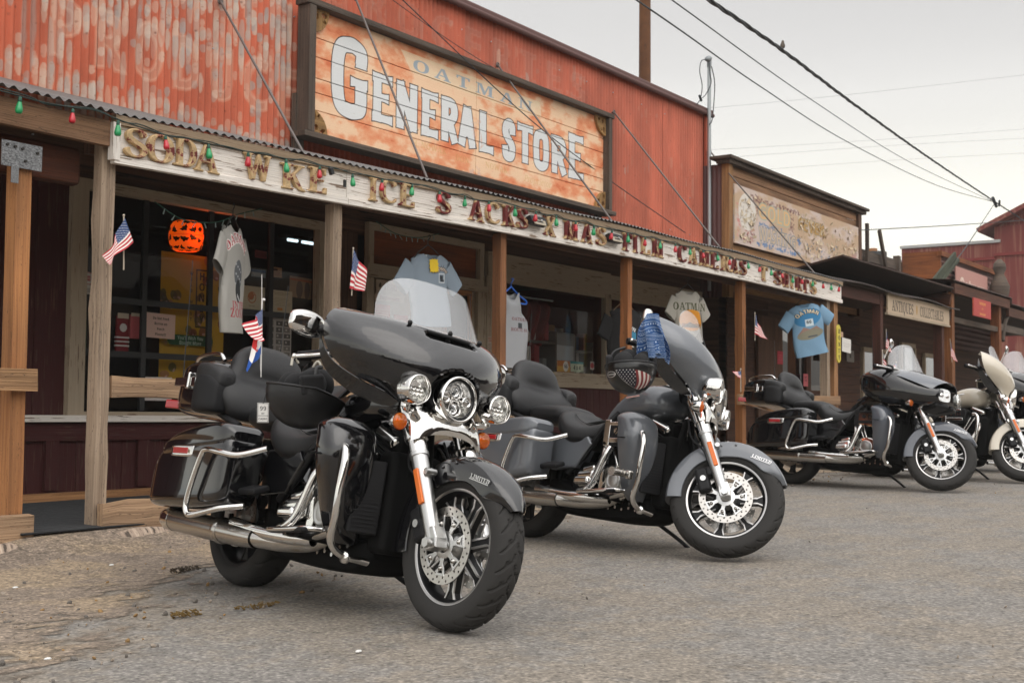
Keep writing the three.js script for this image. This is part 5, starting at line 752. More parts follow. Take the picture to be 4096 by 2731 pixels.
shirt('light blue shirt with road shield print hung slanting at the end of the fascia', [16.75, 2.40, -6.72], -0.62, 0.2, { w: 0.5, len: 0.74, seed: 311, col: '#7698b2', droop: 0.75, hanger: darkHook }, (c, X, Y, w, h) => { c.fillStyle = '#3c7ca8'; c.beginPath(); c.ellipse(w / 2 + 2, Y(-0.22), 56, 36, -0.2, 0, 7); c.fill(); arch(c, 'OATMAN', w / 2, Y(-0.36), 62, -0.75, 0.75, 'bold 22px sans-serif', '#e6d6b8', '#40484c'); c.fillStyle = '#c8d4da'; c.fillRect(w / 2 - 16, Y(-0.24), 34, 30); c.fillStyle = '#22282c'; c.font = 'bold 20px sans-serif'; c.fillText('66', w / 2, Y(-0.30)); c.fillStyle = '#94766a'; c.beginPath(); c.moveTo(w / 2 - 54, Y(-0.44)); c.lineTo(w / 2 - 26, Y(-0.34)); c.lineTo(w / 2, Y(-0.38)); c.lineTo(w / 2 + 28, Y(-0.35)); c.lineTo(w / 2 + 54, Y(-0.43)); c.fill(); c.fillStyle = '#84806e'; c.beginPath(); c.ellipse(w / 2, Y(-0.45), 56, 20, -0.1, 0, 7); c.fill(); c.fillStyle = '#4c5258'; c.fillRect(w / 2 - 14, Y(-0.47), 40, 6); });
// ------------------------------------------------------------------ papers, posters and goods behind the glass
const paper = (name, label, cat, x0, x1, y0, y1, z, draw, px = 200, tilt = 0, group) => { const w = x1 - x0, h = y1 - y0, tw = px, th = Math.max(16, Math.round((px * h) / w)); const m = mesh(name, new THREE.BoxGeometry(w, h, 0.0015), std({ map: canvasTex(tw, th, draw), roughness: 0.85 }), scene, [(x0 + x1) / 2, (y0 + y1) / 2, z], [0, 0, tilt]); return tag(m, label, cat, group); };
const lines = (g, w, h, y0, y1, n, col, sd = 3) => { const r = rng(sd); g.fillStyle = col; for (let i = 0; i < n; i++) { const y = lerp(y0, y1, i / n) * h, l = lerp(0.5, 0.85, r()) * w; for (let x = (w - l) / 2; x < (w + l) / 2;) { const k = 4 + 10 * r(); g.fillRect(x, y, k, Math.max(2, h * 0.018)); x += k + 3; } } };
const ZG = ZW - 0.065;
const fillC = (g, c, w, h) => { g.fillStyle = c; g.fillRect(0, 0, w, h); };
paper('notice', 'pink paper notice about not feeding burros taped inside the first window', 'notice', 7.11, 7.42, 1.455, 1.665, ZG, (g, w, h) => { fillC(g, '#d3b3a4', w, h); g.fillStyle = '#2a2422'; g.textAlign = 'center'; g.font = 'bold 19px sans-serif'; ['Do Not Feed', 'Burros on', 'Porch', 'Please!!!'].forEach((s, i) => g.fillText(s, w / 2, 34 + i * 29)); }, 200, -0.02);
paper('notice', 'white paper with red heading about open alcohol below the rail board', 'notice', 7.08, 7.40, 0.925, 1.125, ZG, (g, w, h) => { fillC(g, '#d4cbc6', w, h); g.fillStyle = '#a8484c'; g.textAlign = 'center'; g.font = 'bold 18px serif'; g.fillText('No Open Alcohol', w / 2, 24); lines(g, w, h, 0.3, 0.85, 6, '#b58a8a'); }, 200);
paper('notice', 'cream poster with an orange fruit in a ring inside the first window', 'poster', 8.15, 8.475, 1.775, 1.99, ZG, (g, w, h) => { fillC(g, '#c3b79c', w, h); g.strokeStyle = '#b05c36'; g.lineWidth = 5; g.beginPath(); g.arc(w / 2, h * 0.48, 30, 0, 7); g.stroke(); g.fillStyle = '#a8683c'; g.beginPath(); g.arc(w / 2 - 6, h * 0.42, 22, 0, 7); g.fill(); g.beginPath(); g.moveTo(w / 2 - 22, h * 0.6); g.lineTo(w / 2 + 22, h * 0.34); g.stroke(); g.fillStyle = '#5c5344'; g.font = '12px sans-serif'; g.textAlign = 'center'; g.fillText('No Fruit', w / 2, h * 0.88); });
paper('notice', 'cream certificate with an orange stamp inside the first window', 'certificate', 8.525, 8.835, 1.775, 1.98, ZG, (g, w, h) => { fillC(g, '#bcae92', w, h); lines(g, w, h, 0.1, 0.25, 2, '#5c5142', 5); lines(g, w, h, 0.35, 0.75, 6, '#8d8068', 7); g.fillStyle = '#c27c30'; g.fillRect(w * 0.37, h * 0.8, w * 0.22, h * 0.12); });
paper('photograph', 'faded orange print of two standing figures beside the window frame', 'print', 8.80, 9.10, 1.93, 2.13, ZG - 0.004, (g, w, h) => { fillC(g, '#94785c', w, h); g.fillStyle = '#5c4a40'; g.beginPath(); g.ellipse(w * 0.45, h * 0.6, 24, 46, 0, 0, 7); g.fill(); g.beginPath(); g.ellipse(w * 0.8, h * 0.6, 20, 50, 0, 0, 7); g.fill(); g.fillStyle = '#a85c3c'; g.fillRect(0, h * 0.1, w, 10); }, 160, -0.03);
paper('photograph', 'small square burnt orange print above the certificate', 'print', 8.53, 8.69, 2.10, 2.195, ZG, (g, w, h) => { fillC(g, '#a07a58', w, h); g.fillStyle = '#4c3428'; g.fillRect(w * 0.3, h * 0.15, w * 0.35, h * 0.2); lines(g, w, h, 0.45, 0.9, 5, '#6c4a34', 9); }, 100);
paper('photograph', 'small blue and white card left of the square orange print', 'card', 8.30, 8.48, 2.08, 2.15, ZG, (g, w, h) => { fillC(g, '#7f8a92', w, h); g.fillStyle = '#2c4c74'; g.fillRect(0, 0, w, h * 0.35); lines(g, w, h, 0.5, 0.9, 3, '#b9b6ae', 4); }, 100);
paper('photograph', 'small dull red card high in the first window', 'card', 8.34, 8.49, 2.26, 2.33, ZG, (g, w, h) => { fillC(g, '#7c3c3c', w, h); lines(g, w, h, 0.3, 0.9, 4, '#4a2626', 4); }, 80);
paper('newspaper', 'grey newspaper sheet of many small photographs in the first window', 'newspaper', 8.515, 8.83, 1.34, 1.725, ZG, (g, w, h) => { fillC(g, '#a8a29a', w, h); const r = rng(17); for (let j = 0; j < 6; j++) for (let i = 0; i < 3; i++) { const k = 60 + 100 * r(); g.fillStyle = 'rgb(' + k + ',' + k * 0.96 + ',' + k * 0.92 + ')'; g.fillRect(8 + i * 64, 22 + j * 37, 40 + 18 * r(), 26 + 6 * r()); g.fillStyle = 'rgba(220,215,205,0.6)'; g.fillRect(14 + i * 64 + 20 * r(), 30 + j * 37, 14, 12); } g.fillStyle = '#96403c'; g.beginPath(); g.arc(100, 216, 12, 0, 7); g.fill(); });
for (const [y, col, label] of [[1.895, '#a33a3c', 'round white sticker with a red shield on the first window pane'], [1.80, '#4c504e', 'round white sticker with a grey seal under the red shield sticker']]) { const t = tag(mesh('sticker', at(cyl(0.052, 0.001, 36), 0, 0, 0, Math.PI / 2), std({ map: canvasTex(128, 128, (g, w, h) => { fillC(g, '#c2bbb2', w, h); g.strokeStyle = col; g.lineWidth = 6; g.beginPath(); g.arc(64, 64, 58, 0, 7); g.stroke(); g.fillStyle = col; if (y > 1.85) { g.beginPath(); g.moveTo(38, 40); g.lineTo(90, 40); g.lineTo(88, 84); g.lineTo(64, 102); g.lineTo(40, 84); g.fill(); g.fillStyle = '#c9a08c'; g.fillRect(52, 50, 26, 6); g.fillRect(52, 62, 20, 6); g.fillRect(52, 74, 26, 6); } else for (let i = 0; i < 18; i++) g.fillRect(44 + (i % 5) * 9, 40 + Math.floor(i / 5) * 12, 6, 8); }), roughness: 0.6 }), scene, [6.50, y, ZG + 0.028]), label, 'sticker'); t; }
const honey = (g, w, h) => { fillC(g, '#b08a1c', w, h); const r = rng(19); for (let i = 0; i < 30; i++) { const x = r() * w, y = r() * h; g.fillStyle = ['#4a3c22', '#6a3a2c', '#8d5a4c', '#3c4028'][i % 4]; g.globalAlpha = 0.7; g.beginPath(); g.ellipse(x, y, 8 + 8 * r(), 12 + 8 * r(), r() * 3, 0, 7); g.fill(); g.fillStyle = '#c29a94'; g.beginPath(); g.ellipse(x + 6, y + 8, 4, 7, r() * 3, 0, 7); g.fill(); } g.globalAlpha = 1; g.strokeStyle = '#3a3414'; g.lineWidth = 5; g.strokeRect(w * 0.55, 0.1 * h, 44, h * 0.4); g.fillStyle = '#2c280f'; g.font = 'bold 34px sans-serif'; g.textAlign = 'center'; 'HONEY'.split('').forEach((c, i) => g.fillText(c, w * 0.55 + 22, h * 0.17 + i * h * 0.075)); g.font = 'bold 15px sans-serif'; 'WILD WEST'.split('').forEach((c, i) => g.fillText(c, w * 0.47, h * 0.14 + i * h * 0.04)); };
paper('poster', 'tall yellow honey poster with dark bees in the first window', 'poster', 7.35, 8.08, 0.95, 2.22, -8.78, honey, 256);
paper('plaque', 'green oval plaque with white lettering low on the yellow poster', 'plaque', 7.40, 7.92, 1.41, 1.505, -8.74, (g, w, h) => { fillC(g, '#8a741c', w, h); g.fillStyle = '#1d4a2c'; g.beginPath(); g.ellipse(h / 2, h / 2, h / 2 - 1, h / 2 - 1, 0, 0, 7); g.ellipse(w - h / 2, h / 2, h / 2 - 1, h / 2 - 1, 0, 0, 7); g.fill(); g.fillRect(h / 2, 1, w - h, h - 2); g.fillStyle = '#c9d2c6'; g.font = '21px sans-serif'; g.textAlign = 'center'; g.fillText("You'll Wish You", w / 2, 21); g.fillText('Bought More', w / 2, 42); }, 256);
[[6.42, 6.54, 1.33, 1.60, '#2c5a3a', 'green and blue novelty sock on a card hung in the first window'], [6.56, 6.66, 1.33, 1.63, '#2a2022', 'dark novelty sock on a card half behind the weathered post'], [6.83, 6.96, 1.30, 1.64, '#7a1c24', 'red sock with white stripes and round badge hung in the first window'], [6.97, 7.07, 1.44, 1.65, '#b8585c', 'pink novelty sock on a card hung beside the red striped one']].forEach(([a, b, c, d, col, label], i) => { const t = thing('sock', label, 'sock', [(a + b) / 2, d, ZG - 0.04]); const w = b - a, h = d - c; mesh('cloth', at(body([[-h, 0, 0, 0.012, w * 0.46, 4], [-h * 0.9, 0, 0, 0.016, w * 0.5, 4], [-h * 0.12, 0, 0, 0.014, w * 0.48, 4], [-h * 0.08, 0, 0, 0.006, w * 0.44, 4]], { rings: 12, n: 24 }), 0, 0, 0, 0, Math.PI / 2, Math.PI / 2), std({ color: new THREE.Color(col), roughness: 0.9 }), t); mesh('card', at(new THREE.BoxGeometry(w * 0.85, h * 0.13, 0.003), 0, -h * 0.05, 0.012), std({ color: lin(0.5, 0.42, 0.32), roughness: 0.8 }), t); if (i === 2) { for (let k = 0; k < 3; k++) mesh('stripe', at(new RoundedBoxGeometry(w * 1.02, 0.016, 0.034, 1, 0.004), 0, -h * 0.78 + k * 0.034, 0), std({ color: lin(0.6, 0.56, 0.54), roughness: 0.9 }), t); mesh('badge', at(cyl(0.035, 0.004, 24), 0, -h * 0.34, 0.016, Math.PI / 2), std({ color: lin(0.6, 0.58, 0.55), roughness: 0.8 }), t); } });
{ // lit lampshade and tubes in the dark room
  const t = thing('bat_lamp', 'glowing orange lampshade with black bat shapes inside the first window', 'lamp', [7.78, 2.41, -8.96]);
  const tx = canvasTex(512, 256, (g, w, h) => { fillC(g, '#ff5a08', w, h); const r = rng(23); g.fillStyle = '#140400'; for (let i = 0; i < 48; i++) { const x = (i % 12) * 43 + 20 * r(), y = 22 + Math.floor(i / 12) * 62 + 22 * r(), a = (r() - 0.5) * 2.2; g.save(); g.translate(x, y); g.scale(1, 1.25); g.rotate(a); g.beginPath(); g.ellipse(0, 0, 8, 15, 0, 0, 7); g.fill(); g.beginPath(); g.moveTo(0, -8); g.lineTo(22, -14); g.lineTo(15, 6); g.lineTo(0, 6); g.lineTo(-15, 6); g.lineTo(-22, -14); g.fill(); g.restore(); } g.fillStyle = '#a02c04'; g.fillRect(0, h / 2 - 3, w, 5); });
  mesh('shade', lathe([[0.095, -0.135], [0.132, -0.115], [0.152, -0.055], [0.157, 0], [0.152, 0.055], [0.132, 0.115], [0.095, 0.135]], 40), std({ map: tx, emissiveMap: tx, emissive: 0xffffff, emissiveIntensity: 0.6, roughness: 0.6, side: THREE.DoubleSide }), t);
  const pl = new THREE.PointLight(0xff6a20, 0.12); pl.name = 'lamp_glow'; pl.position.set(0, 0, 0.26); pl.castShadow = true; t.add(pl);
  const f = thing('strip_light', 'pair of white fluorescent tubes on the dark ceiling inside the first window', 'ceiling light', [9.95, 2.68, -9.6], 0.0);
  for (const [x, l] of [[-0.17, 0.14], [0.1, 0.25]]) mesh('tube', at(cyl(0.016, l, 12), x, -0.03, 0, 0, 0, Math.PI / 2), std({ color: lin(0.8, 0.85, 0.9), emissive: lin(0.75, 0.95, 1), emissiveIntensity: 1.6 }), f);
  mesh('fitting', at(new THREE.BoxGeometry(0.6, 0.03, 0.12), -0.02, 0, 0), M.interior, f);
  const ra = new THREE.RectAreaLight(0xdff2ff, 1.0, 0.5, 0.06); ra.name = 'tube_glow'; ra.position.set(0.03, -0.06, 0); ra.rotation.x = -Math.PI / 2; f.add(ra);
}
// door notices
paper('door_sign', 'cream board with dark red numerals at the top of the shop door', 'sign', 9.97, 10.47, 2.06, 2.205, ZW + 0.003, (g, w, h) => { fillC(g, '#b3a28c', w, h); g.fillStyle = '#6e2a2a'; g.font = 'bold 44px serif'; g.textAlign = 'center'; g.fillText('1880', w * 0.45, h * 0.72); g.fillStyle = '#4a4034'; g.beginPath(); g.ellipse(w * 0.13, h * 0.4, 8, 12, 0.5, 0, 7); g.fill(); }, 220);
paper('door_sign', 'beer sign with red lettering on a dark panel of the shop door', 'sign', 9.95, 10.42, 1.99, 2.055, ZW + 0.004, (g, w, h) => { fillC(g, '#c4ae98', w, h); g.fillStyle = '#7c2424'; g.font = 'bold 28px serif'; g.textAlign = 'center'; g.fillText('Budweiser', w / 2, h * 0.82); }, 220);
paper('door_sign', 'orange red notice on the shop door seen through the clear windshield', 'notice', 9.96, 10.2, 1.78, 1.95, ZW + 0.003, (g, w, h) => { fillC(g, '#c25428', w, h); lines(g, w, h, 0.3, 0.8, 3, '#e2c4a4'); }, 100);
paper('door_sign', 'second orange notice lower on the shop door', 'notice', 10.26, 10.5, 1.70, 1.86, ZW + 0.003, (g, w, h) => { fillC(g, '#b8543c', w, h); lines(g, w, h, 0.3, 0.8, 3, '#e2c4b4', 8); }, 100);
paper('hours_sign', 'business hours card on the corner post behind the tank top', 'sign', 11.89, 12.01, 1.52, 1.72, ZW + 0.034, (g, w, h) => { fillC(g, '#b9a694', w, h); g.fillStyle = '#a8402c'; g.font = 'bold 17px sans-serif'; g.textAlign = 'center'; g.fillText('BUSINESS', w / 2, 26); g.fillText('HOURS', w / 2, 48); lines(g, w, h, 0.42, 0.95, 7, '#4c443c', 6); }, 100);
// window two: goods and plates
paper('road_plate', 'white and orange road shield card low in the second window', 'plate', 13.52, 13.82, 1.37, 1.51, ZG, (g, w, h) => { fillC(g, '#b06a28', w, h); g.fillStyle = '#c89a3c'; g.fillRect(0, h * 0.5, w, h); g.fillStyle = '#d0ccc2'; g.beginPath(); g.ellipse(w * 0.68, h * 0.5, 42, 44, 0, 0, 7); g.fill(); g.fillStyle = '#22262a'; g.font = 'bold 46px sans-serif'; g.textAlign = 'center'; g.fillText('66', w * 0.68, h * 0.66); });
paper('road_plate', 'pale number plate with three dark characters low in the second window', 'plate', 13.84, 14.15, 1.375, 1.51, ZG, (g, w, h) => { fillC(g, '#b7bfa4', w, h); g.fillStyle = '#3f8a8c'; g.fillRect(0, 0, w, h * 0.22); g.fillStyle = '#22302c'; g.font = 'bold 52px sans-serif'; g.textAlign = 'center'; g.fillText('4 x 4', w / 2, h * 0.78); });
paper('road_plate', 'small red and white badge in the second window corner', 'badge', 14.32, 14.42, 1.42, 1.525, ZG, (g, w, h) => { fillC(g, '#a8a29a', w, h); g.fillStyle = '#a0222c'; g.beginPath(); g.ellipse(w / 2, h / 2, w * 0.45, h * 0.36, 0, 0, 7); g.fill(); }, 80);
paper('round_card', 'round pale card in the second window beside the tank top', 'card', 12.76, 12.92, 1.70, 1.85, ZG, (g, w, h) => { fillC(g, '#15130f', w, h); g.fillStyle = '#a8998a'; g.beginPath(); g.arc(w / 2, h / 2, w * 0.46, 0, 7); g.fill(); lines(g, w, h, 0.4, 0.65, 3, '#4a4038'); }, 100);
paper('poster', 'cream poster with the same fruit ring in the third window', 'poster', 14.75, 15.03, 1.68, 1.89, ZG, (g, w, h) => { fillC(g, '#a89c80', w, h); g.strokeStyle = '#6c4028'; g.lineWidth = 6; g.beginPath(); g.arc(w / 2, h * 0.48, 32, 0, 7); g.stroke(); g.fillStyle = '#7c4c2c'; g.beginPath(); g.arc(w / 2 - 6, h * 0.44, 22, 0, 7); g.fill(); }, 160);
paper('poster', 'black and white road shield poster high in the third window', 'poster', 14.75, 15.12, 1.91, 2.16, ZG, (g, w, h) => { fillC(g, '#26262a', w, h); g.strokeStyle = '#a8a6a2'; g.lineWidth = 5; for (let i = 0; i < 5; i++) { g.beginPath(); g.moveTo(w * 0.1, h * (0.55 + i * 0.08)); g.lineTo(w * 0.5, h * (0.5 + i * 0.08)); g.stroke(); } g.beginPath(); g.arc(w * 0.66, h * 0.66, 30, 0, 7); g.stroke(); g.strokeRect(w * 0.4, h * 0.22, w * 0.5, h * 0.2); }, 160);
paper('poster', 'orange and yellow cartoon panel low in the third window', 'poster', 14.75, 14.98, 1.40, 1.66, ZG, (g, w, h) => { fillC(g, '#b8742c', w, h); g.fillStyle = '#1c1814'; g.beginPath(); g.arc(w * 0.4, h * 0.35, 18, 0, 7); g.fill(); g.fillStyle = '#c8b49c'; g.fillRect(w * 0.2, h * 0.6, w * 0.5, h * 0.3); }, 100);
paper('notice', 'red and white word card low in the third window', 'card', 16.2, 16.5, 1.38, 1.47, ZG, (g, w, h) => { fillC(g, '#c9b8b0', w, h); g.fillStyle = '#8e3434'; g.font = 'bold 34px sans-serif'; g.textAlign = 'center'; g.fillText('TRUMP', w / 2, h * 0.75); }, 140);
{ // shelves of goods inside windows two and three
  const r = rng(301), cols = [[0.3, 0.04, 0.04], [0.1, 0.16, 0.3], [0.5, 0.47, 0.42], [0.4, 0.22, 0.07], [0.2, 0.21, 0.19], [0.45, 0.09, 0.14], [0.08, 0.2, 0.15]];
  const names = ['front', 'middle', 'rear'];
  for (let k = 0; k < 3; k++) { const t = thing('goods_shelf', 'crowded shelf of small shop goods inside the second window, ' + names[k] + ' one', 'shelf', [13.3 + k * 1.2, 0.4, -9.1 - k * 0.45]); mesh('rack', [0, 0.5, 0.85, 1.2].map((y) => at(new THREE.BoxGeometry(1.3, 0.03, 0.3), 0, y + 0.15, 0)).concat([-0.64, 0.64].map((x) => at(new THREE.BoxGeometry(0.03, 1.5, 0.3), x, 0.75, 0))), std({ color: lin(0.12, 0.1, 0.08), roughness: 0.8 }), t); for (const y of [0.18, 0.68, 1.03, 1.38]) for (let i = 0; i < 6; i++) { const w = 0.06 + 0.1 * r(), h = 0.1 + 0.2 * r(); mesh('goods', new RoundedBoxGeometry(w, h, 0.12, 1, 0.01), std({ color: lin(...cols[Math.floor(r() * 7)]), roughness: 0.7 }), t, [-0.5 + i * 0.2, y + h / 2, 0.05 * r()]); } }
  const rk = thing('red_garments', 'red garments hanging on a rail inside the second window', 'clothes', [13.3, 2.26, -8.95]); for (let i = 0; i < 4; i++) mesh('garment', at(body([[-0.55, 0, 0, 0.05, 0.13, 3], [-0.4, 0, 0, 0.05, 0.14, 3], [-0.08, 0, 0, 0.04, 0.13, 3], [0, 0, 0, 0.01, 0.05, 3]], { rings: 10, n: 16 }), -0.33 + i * 0.22, 0, 0, 0.3, 0, Math.PI / 2), std({ color: lin(0.17, 0.015, 0.015), roughness: 0.9 }), rk); mesh('rail', at(cyl(0.012, 1.1, 8), 0, 0.03, 0, 0, 0, Math.PI / 2), M.galv, rk);
  const fr = thing('drink_fridge', 'pale drinks dispenser box inside the second window', 'fridge', [14.35, 1.55, -9.35]); mesh('cabinet', new RoundedBoxGeometry(0.8, 0.75, 0.4, 2, 0.03), std({ color: lin(0.3, 0.3, 0.28), roughness: 0.5 }), fr); mesh('panel', at(new RoundedBoxGeometry(0.42, 0.2, 0.02, 2, 0.008), 0.1, 0.1, 0.21), std({ color: lin(0.55, 0.56, 0.55), roughness: 0.4 }), fr); mesh('tray', at(new RoundedBoxGeometry(0.4, 0.14, 0.05, 2, 0.01), 0.1, -0.15, 0.22), std({ color: lin(0.35, 0.05, 0.04), roughness: 0.5 }), fr);
}
// signs and papers on the posts at the porch end
{
  const t = thing('honey_sign', 'narrow yellow rounded sign with vertical black letters on the end post', 'sign', [17.58, 1.865, -6.54]);
  const s = new THREE.Shape(); s.absarc(0, 0.2, 0.07, 0, Math.PI); s.absarc(0, -0.2, 0.07, Math.PI, Math.PI * 2); s.closePath();
  mesh('board', extrude(s, 0.015, 0.003), std({ color: lin(0.62, 0.5, 0.06), roughness: 0.6 }), t);
  'HONEY'.split('').forEach((c, i) => mesh('letter', at(new TextGeometry(c, { font, size: 0.062, depth: 0.002, curveSegments: 3 }), -0.028, 0.145 - i * 0.092, 0.0185), M.black, t));
}
paper('notice', 'white sheet pinned to the second end post beside the narrow yellow sign', 'notice', 17.80, 18.16, 1.76, 1.96, -6.56, (g, w, h) => { fillC(g, '#d6d2cc', w, h); lines(g, w, h, 0.35, 0.7, 3, '#b0aca6'); }, 100, -0.05);
paper('notice', 'buff card pinned above the white sheet on the end post', 'notice', 17.72, 17.9, 1.975, 2.05, -6.58, (g, w, h) => { fillC(g, '#b99a80', w, h); lines(g, w, h, 0.3, 0.8, 2, '#8e6a54'); }, 80);
paper('notice', 'grey sheet on the plank shop wall right of the end post', 'notice', 22.4, 22.78, 1.82, 2.03, -8.17, (g, w, h) => { fillC(g, '#8f8a84', w, h); g.fillStyle = '#5a5650'; g.fillRect(w * 0.4, h * 0.35, w * 0.2, h * 0.3); }, 80);
paper('notice', 'pink red notice at the left of the plank shop window', 'notice', 19.2, 19.42, 1.66, 1.87, -8.14, (g, w, h) => { fillC(g, '#b8404c', w, h); lines(g, w, h, 0.3, 0.8, 3, '#dca0a0'); }, 80);
paper('notice', 'pink notice stuck low on the plank shop window bar', 'notice', 20.28, 20.48, 1.33, 1.54, -8.14, (g, w, h) => { fillC(g, '#c86a70', w, h); g.fillStyle = '#5a2a30'; g.font = 'bold 18px sans-serif'; g.textAlign = 'center'; g.fillText('GIFT', w / 2, h * 0.35); g.fillText('SALE', w / 2, h * 0.6); }, 80);
paper('notice', 'orange notice at the right of the plank shop window', 'notice', 21.07, 21.36, 1.79, 1.92, -8.14, (g, w, h) => { fillC(g, '#b8602c', w, h); g.fillStyle = '#4a2a1c'; g.font = 'bold 22px sans-serif'; g.textAlign = 'center'; g.fillText('Open', w / 2, h * 0.65); }, 80);
// ------------------------------------------------------------------ helmets, bandana, flags on the motorcycles
function helmet(label, pos, rot, o) {                                     // open face helmet, built crown up then turned over
  const t = thing('helmet', label, 'helmet', pos); t.rotation.order = 'YXZ'; t.rotation.set(...rot);
  const R = o.r, shellP = (u, v) => { const a = u * Math.PI * 2, front = Math.cos(a), ph = lerp(0.02, 1.66 + 0.24 * (-front) - 0.30 * Math.max(0, front), v), k = Math.sin(ph); return [R * 1.12 * k * Math.cos(a), R * 1.02 * Math.cos(ph), R * 0.95 * k * Math.sin(a)]; };
  mesh('shell', sheet(shellP, 64, 40, 0.006), o.mat, t);
  const rim = Array.from({ length: 48 }, (_, i) => shellP(i / 48, 1)); mesh('rim_trim', tube(rim, 0.006, { closed: true, seg: 120, rad: 8 }), o.trim, t);
  mesh('lining', sheet((u, v) => { const p = shellP(u, lerp(0.05, 0.985, v)); const k = 0.86 + 0.02 * Math.sin(u * 37); return [p[0] * k, p[1] * (v > 0.9 ? 0.99 : 0.86), p[2] * k]; }, 48, 24), std({ color: lin(0.012, 0.012, 0.012), roughness: 0.95, side: THREE.DoubleSide }), t);
  mesh('ear_pad', [1, -1].map((s) => at(new RoundedBoxGeometry(0.11, 0.09, 0.035, 4, 0.016), -0.01, -R * 0.18, s * R * 0.82)), std({ color: lin(0.016, 0.016, 0.017), roughness: 0.9 }), t);
  mesh('liner_cloth', [[-0.05, 0.05, 0.07], [0.05, 0.02, 0.08], [0.0, -0.07, 0.07], [-0.06, -0.05, 0.06]].map(([x, z, s]) => at(new THREE.SphereGeometry(s, 20, 14), x * R / 0.16, -R * 0.2, z * R / 0.16, 0.3, x * 9, 0.2, [1, 0.95, 0.75])), std({ color: lin(0.014, 0.014, 0.015), roughness: 0.95 }), t);
  mesh('chin_strap', [tube([[0, -R * 0.2, R * 0.86], [0.02, -R * 0.6, R * 0.6], [0.03, -R * 0.75, R * 0.2]], 0.009, { rad: 6 }), tube([[0, -R * 0.2, -R * 0.86], [0.02, -R * 0.62, -R * 0.62], [0.06, -R * 0.66, -R * 0.3]], 0.009, { rad: 6 })], M.black, t);
  return t;
}
{
  const matte = std({ color: lin(0.013, 0.013, 0.014), roughness: 0.42 });
  const h1 = helmet('matte black open helmet turned upside down on the nearest motorcycle seat', [4.075, 0.925, -3.90], [0, 2.6, Math.PI - 0.08], { r: 0.158, mat: matte, trim: M.black });
  mesh('visor_peak', sheet((u, v) => { const a = lerp(-0.9, 0.9, u); return [lerp(0.155, 0.235, v) * Math.cos(a * 0.9), 0.035 - 0.05 * v, lerp(0.15, 0.165, v) * Math.sin(a)]; }, 20, 6, 0.006), matte, h1);
  mesh('goggle_strap', [tube([[0.05, -0.10, 0.06], [0.07, -0.13, 0.05], [0.08, -0.11, 0.04], [0.06, -0.08, 0.05]], 0.006, { rad: 6, closed: true }), tube([[-0.04, -0.12, 0.08], [-0.02, -0.17, 0.10], [0.0, -0.13, 0.11]], 0.006, { rad: 6 })], std({ color: lin(0.5, 0.47, 0.4), roughness: 0.8 }), h1);
  const tg = thing('zip_tag', 'white shield tag with black digits dangling before the upturned black helmet', 'tag', [3.905, 0.835, -3.99], -0.95);
  mesh('plate', new RoundedBoxGeometry(0.05, 0.085, 0.003, 2, 0.0014), std({ map: canvasTex(96, 160, (g, w, h) => { fillC(g, '#dcdad6', w, h); g.strokeStyle = '#1c1c1e'; g.lineWidth = 4; g.strokeRect(5, 5, w - 10, h - 10); g.fillStyle = '#1c1c1e'; g.font = 'bold 46px monospace'; g.textAlign = 'center'; g.fillText('99', w / 2, 62); g.font = 'bold 16px sans-serif'; g.fillText('BIT', w / 2, 92); g.fillRect(5, 102, w - 10, 4); g.font = 'bold 24px sans-serif'; g.fillText('CAIRO', w / 2, 138); }), roughness: 0.5 }), tg); mesh('cord', bar([0, 0.04, 0], [0.01, 0.08, -0.01], 0.003), M.black, tg);
  // second helmet: flag painted on its side, maker's oval upside down
  const hx = canvasTex(1024, 512, (g, w, h) => { fillC(g, '#0d0d0e', w, h); const cx = w * 0.50; g.save(); g.beginPath(); g.moveTo(cx - 120, h * 0.16); g.quadraticCurveTo(cx + 60, h * 0.12, cx + 165, h * 0.34); g.quadraticCurveTo(cx + 150, h * 0.52, cx + 60, h * 0.62); g.quadraticCurveTo(cx - 60, h * 0.50, cx - 120, h * 0.16); g.clip(); g.fillStyle = '#141826'; g.fillRect(cx - 130, 0, 300, h); for (let i = 0; i < 7; i++) { g.strokeStyle = i % 2 ? '#cfc4bd' : '#7a1f22'; g.lineWidth = 16; g.beginPath(); g.moveTo(cx + 20 + i * 16, 40); g.bezierCurveTo(cx + 10 + i * 18, 140, cx + 60 + i * 14, 200, cx + 10 + i * 18, 330); g.stroke(); } g.fillStyle = '#e0dcd8'; for (let j = 0; j < 8; j++) for (let i = 0; i < 6; i++) { const x = cx - 110 + i * 22 + (j % 2) * 11, y = h * 0.17 + j * 22; if (x < cx + 26) { g.beginPath(); g.arc(x, y, 4, 0, 7); g.fill(); } } g.restore(); g.strokeStyle = '#b9b6b2'; g.lineWidth = 3; g.beginPath(); g.moveTo(cx - 120, h * 0.16); g.quadraticCurveTo(cx - 60, h * 0.50, cx + 60, h * 0.62); g.stroke(); g.save(); g.translate(w * 0.335, h * 0.24); g.rotate(Math.PI); g.strokeStyle = '#e6e4e2'; g.lineWidth = 5; g.beginPath(); g.ellipse(0, 0, 46, 30, 0, 0, 7); g.stroke(); g.fillStyle = '#e6e4e2'; g.font = 'bold 22px sans-serif'; g.textAlign = 'center'; g.fillText('PREMIER', 0, 8); g.restore(); });
  helmet('black helmet with stars and stripes artwork hanging upside down from the grey motorcycle handlebar', [6.29, 1.10, -3.54], [0.0, 0.6 + Math.PI, Math.PI - 0.1], { r: 0.15, mat: phy({ map: hx, roughness: 0.3, clearcoat: 0.6, clearcoatRoughness: 0.1 }), trim: M.black });
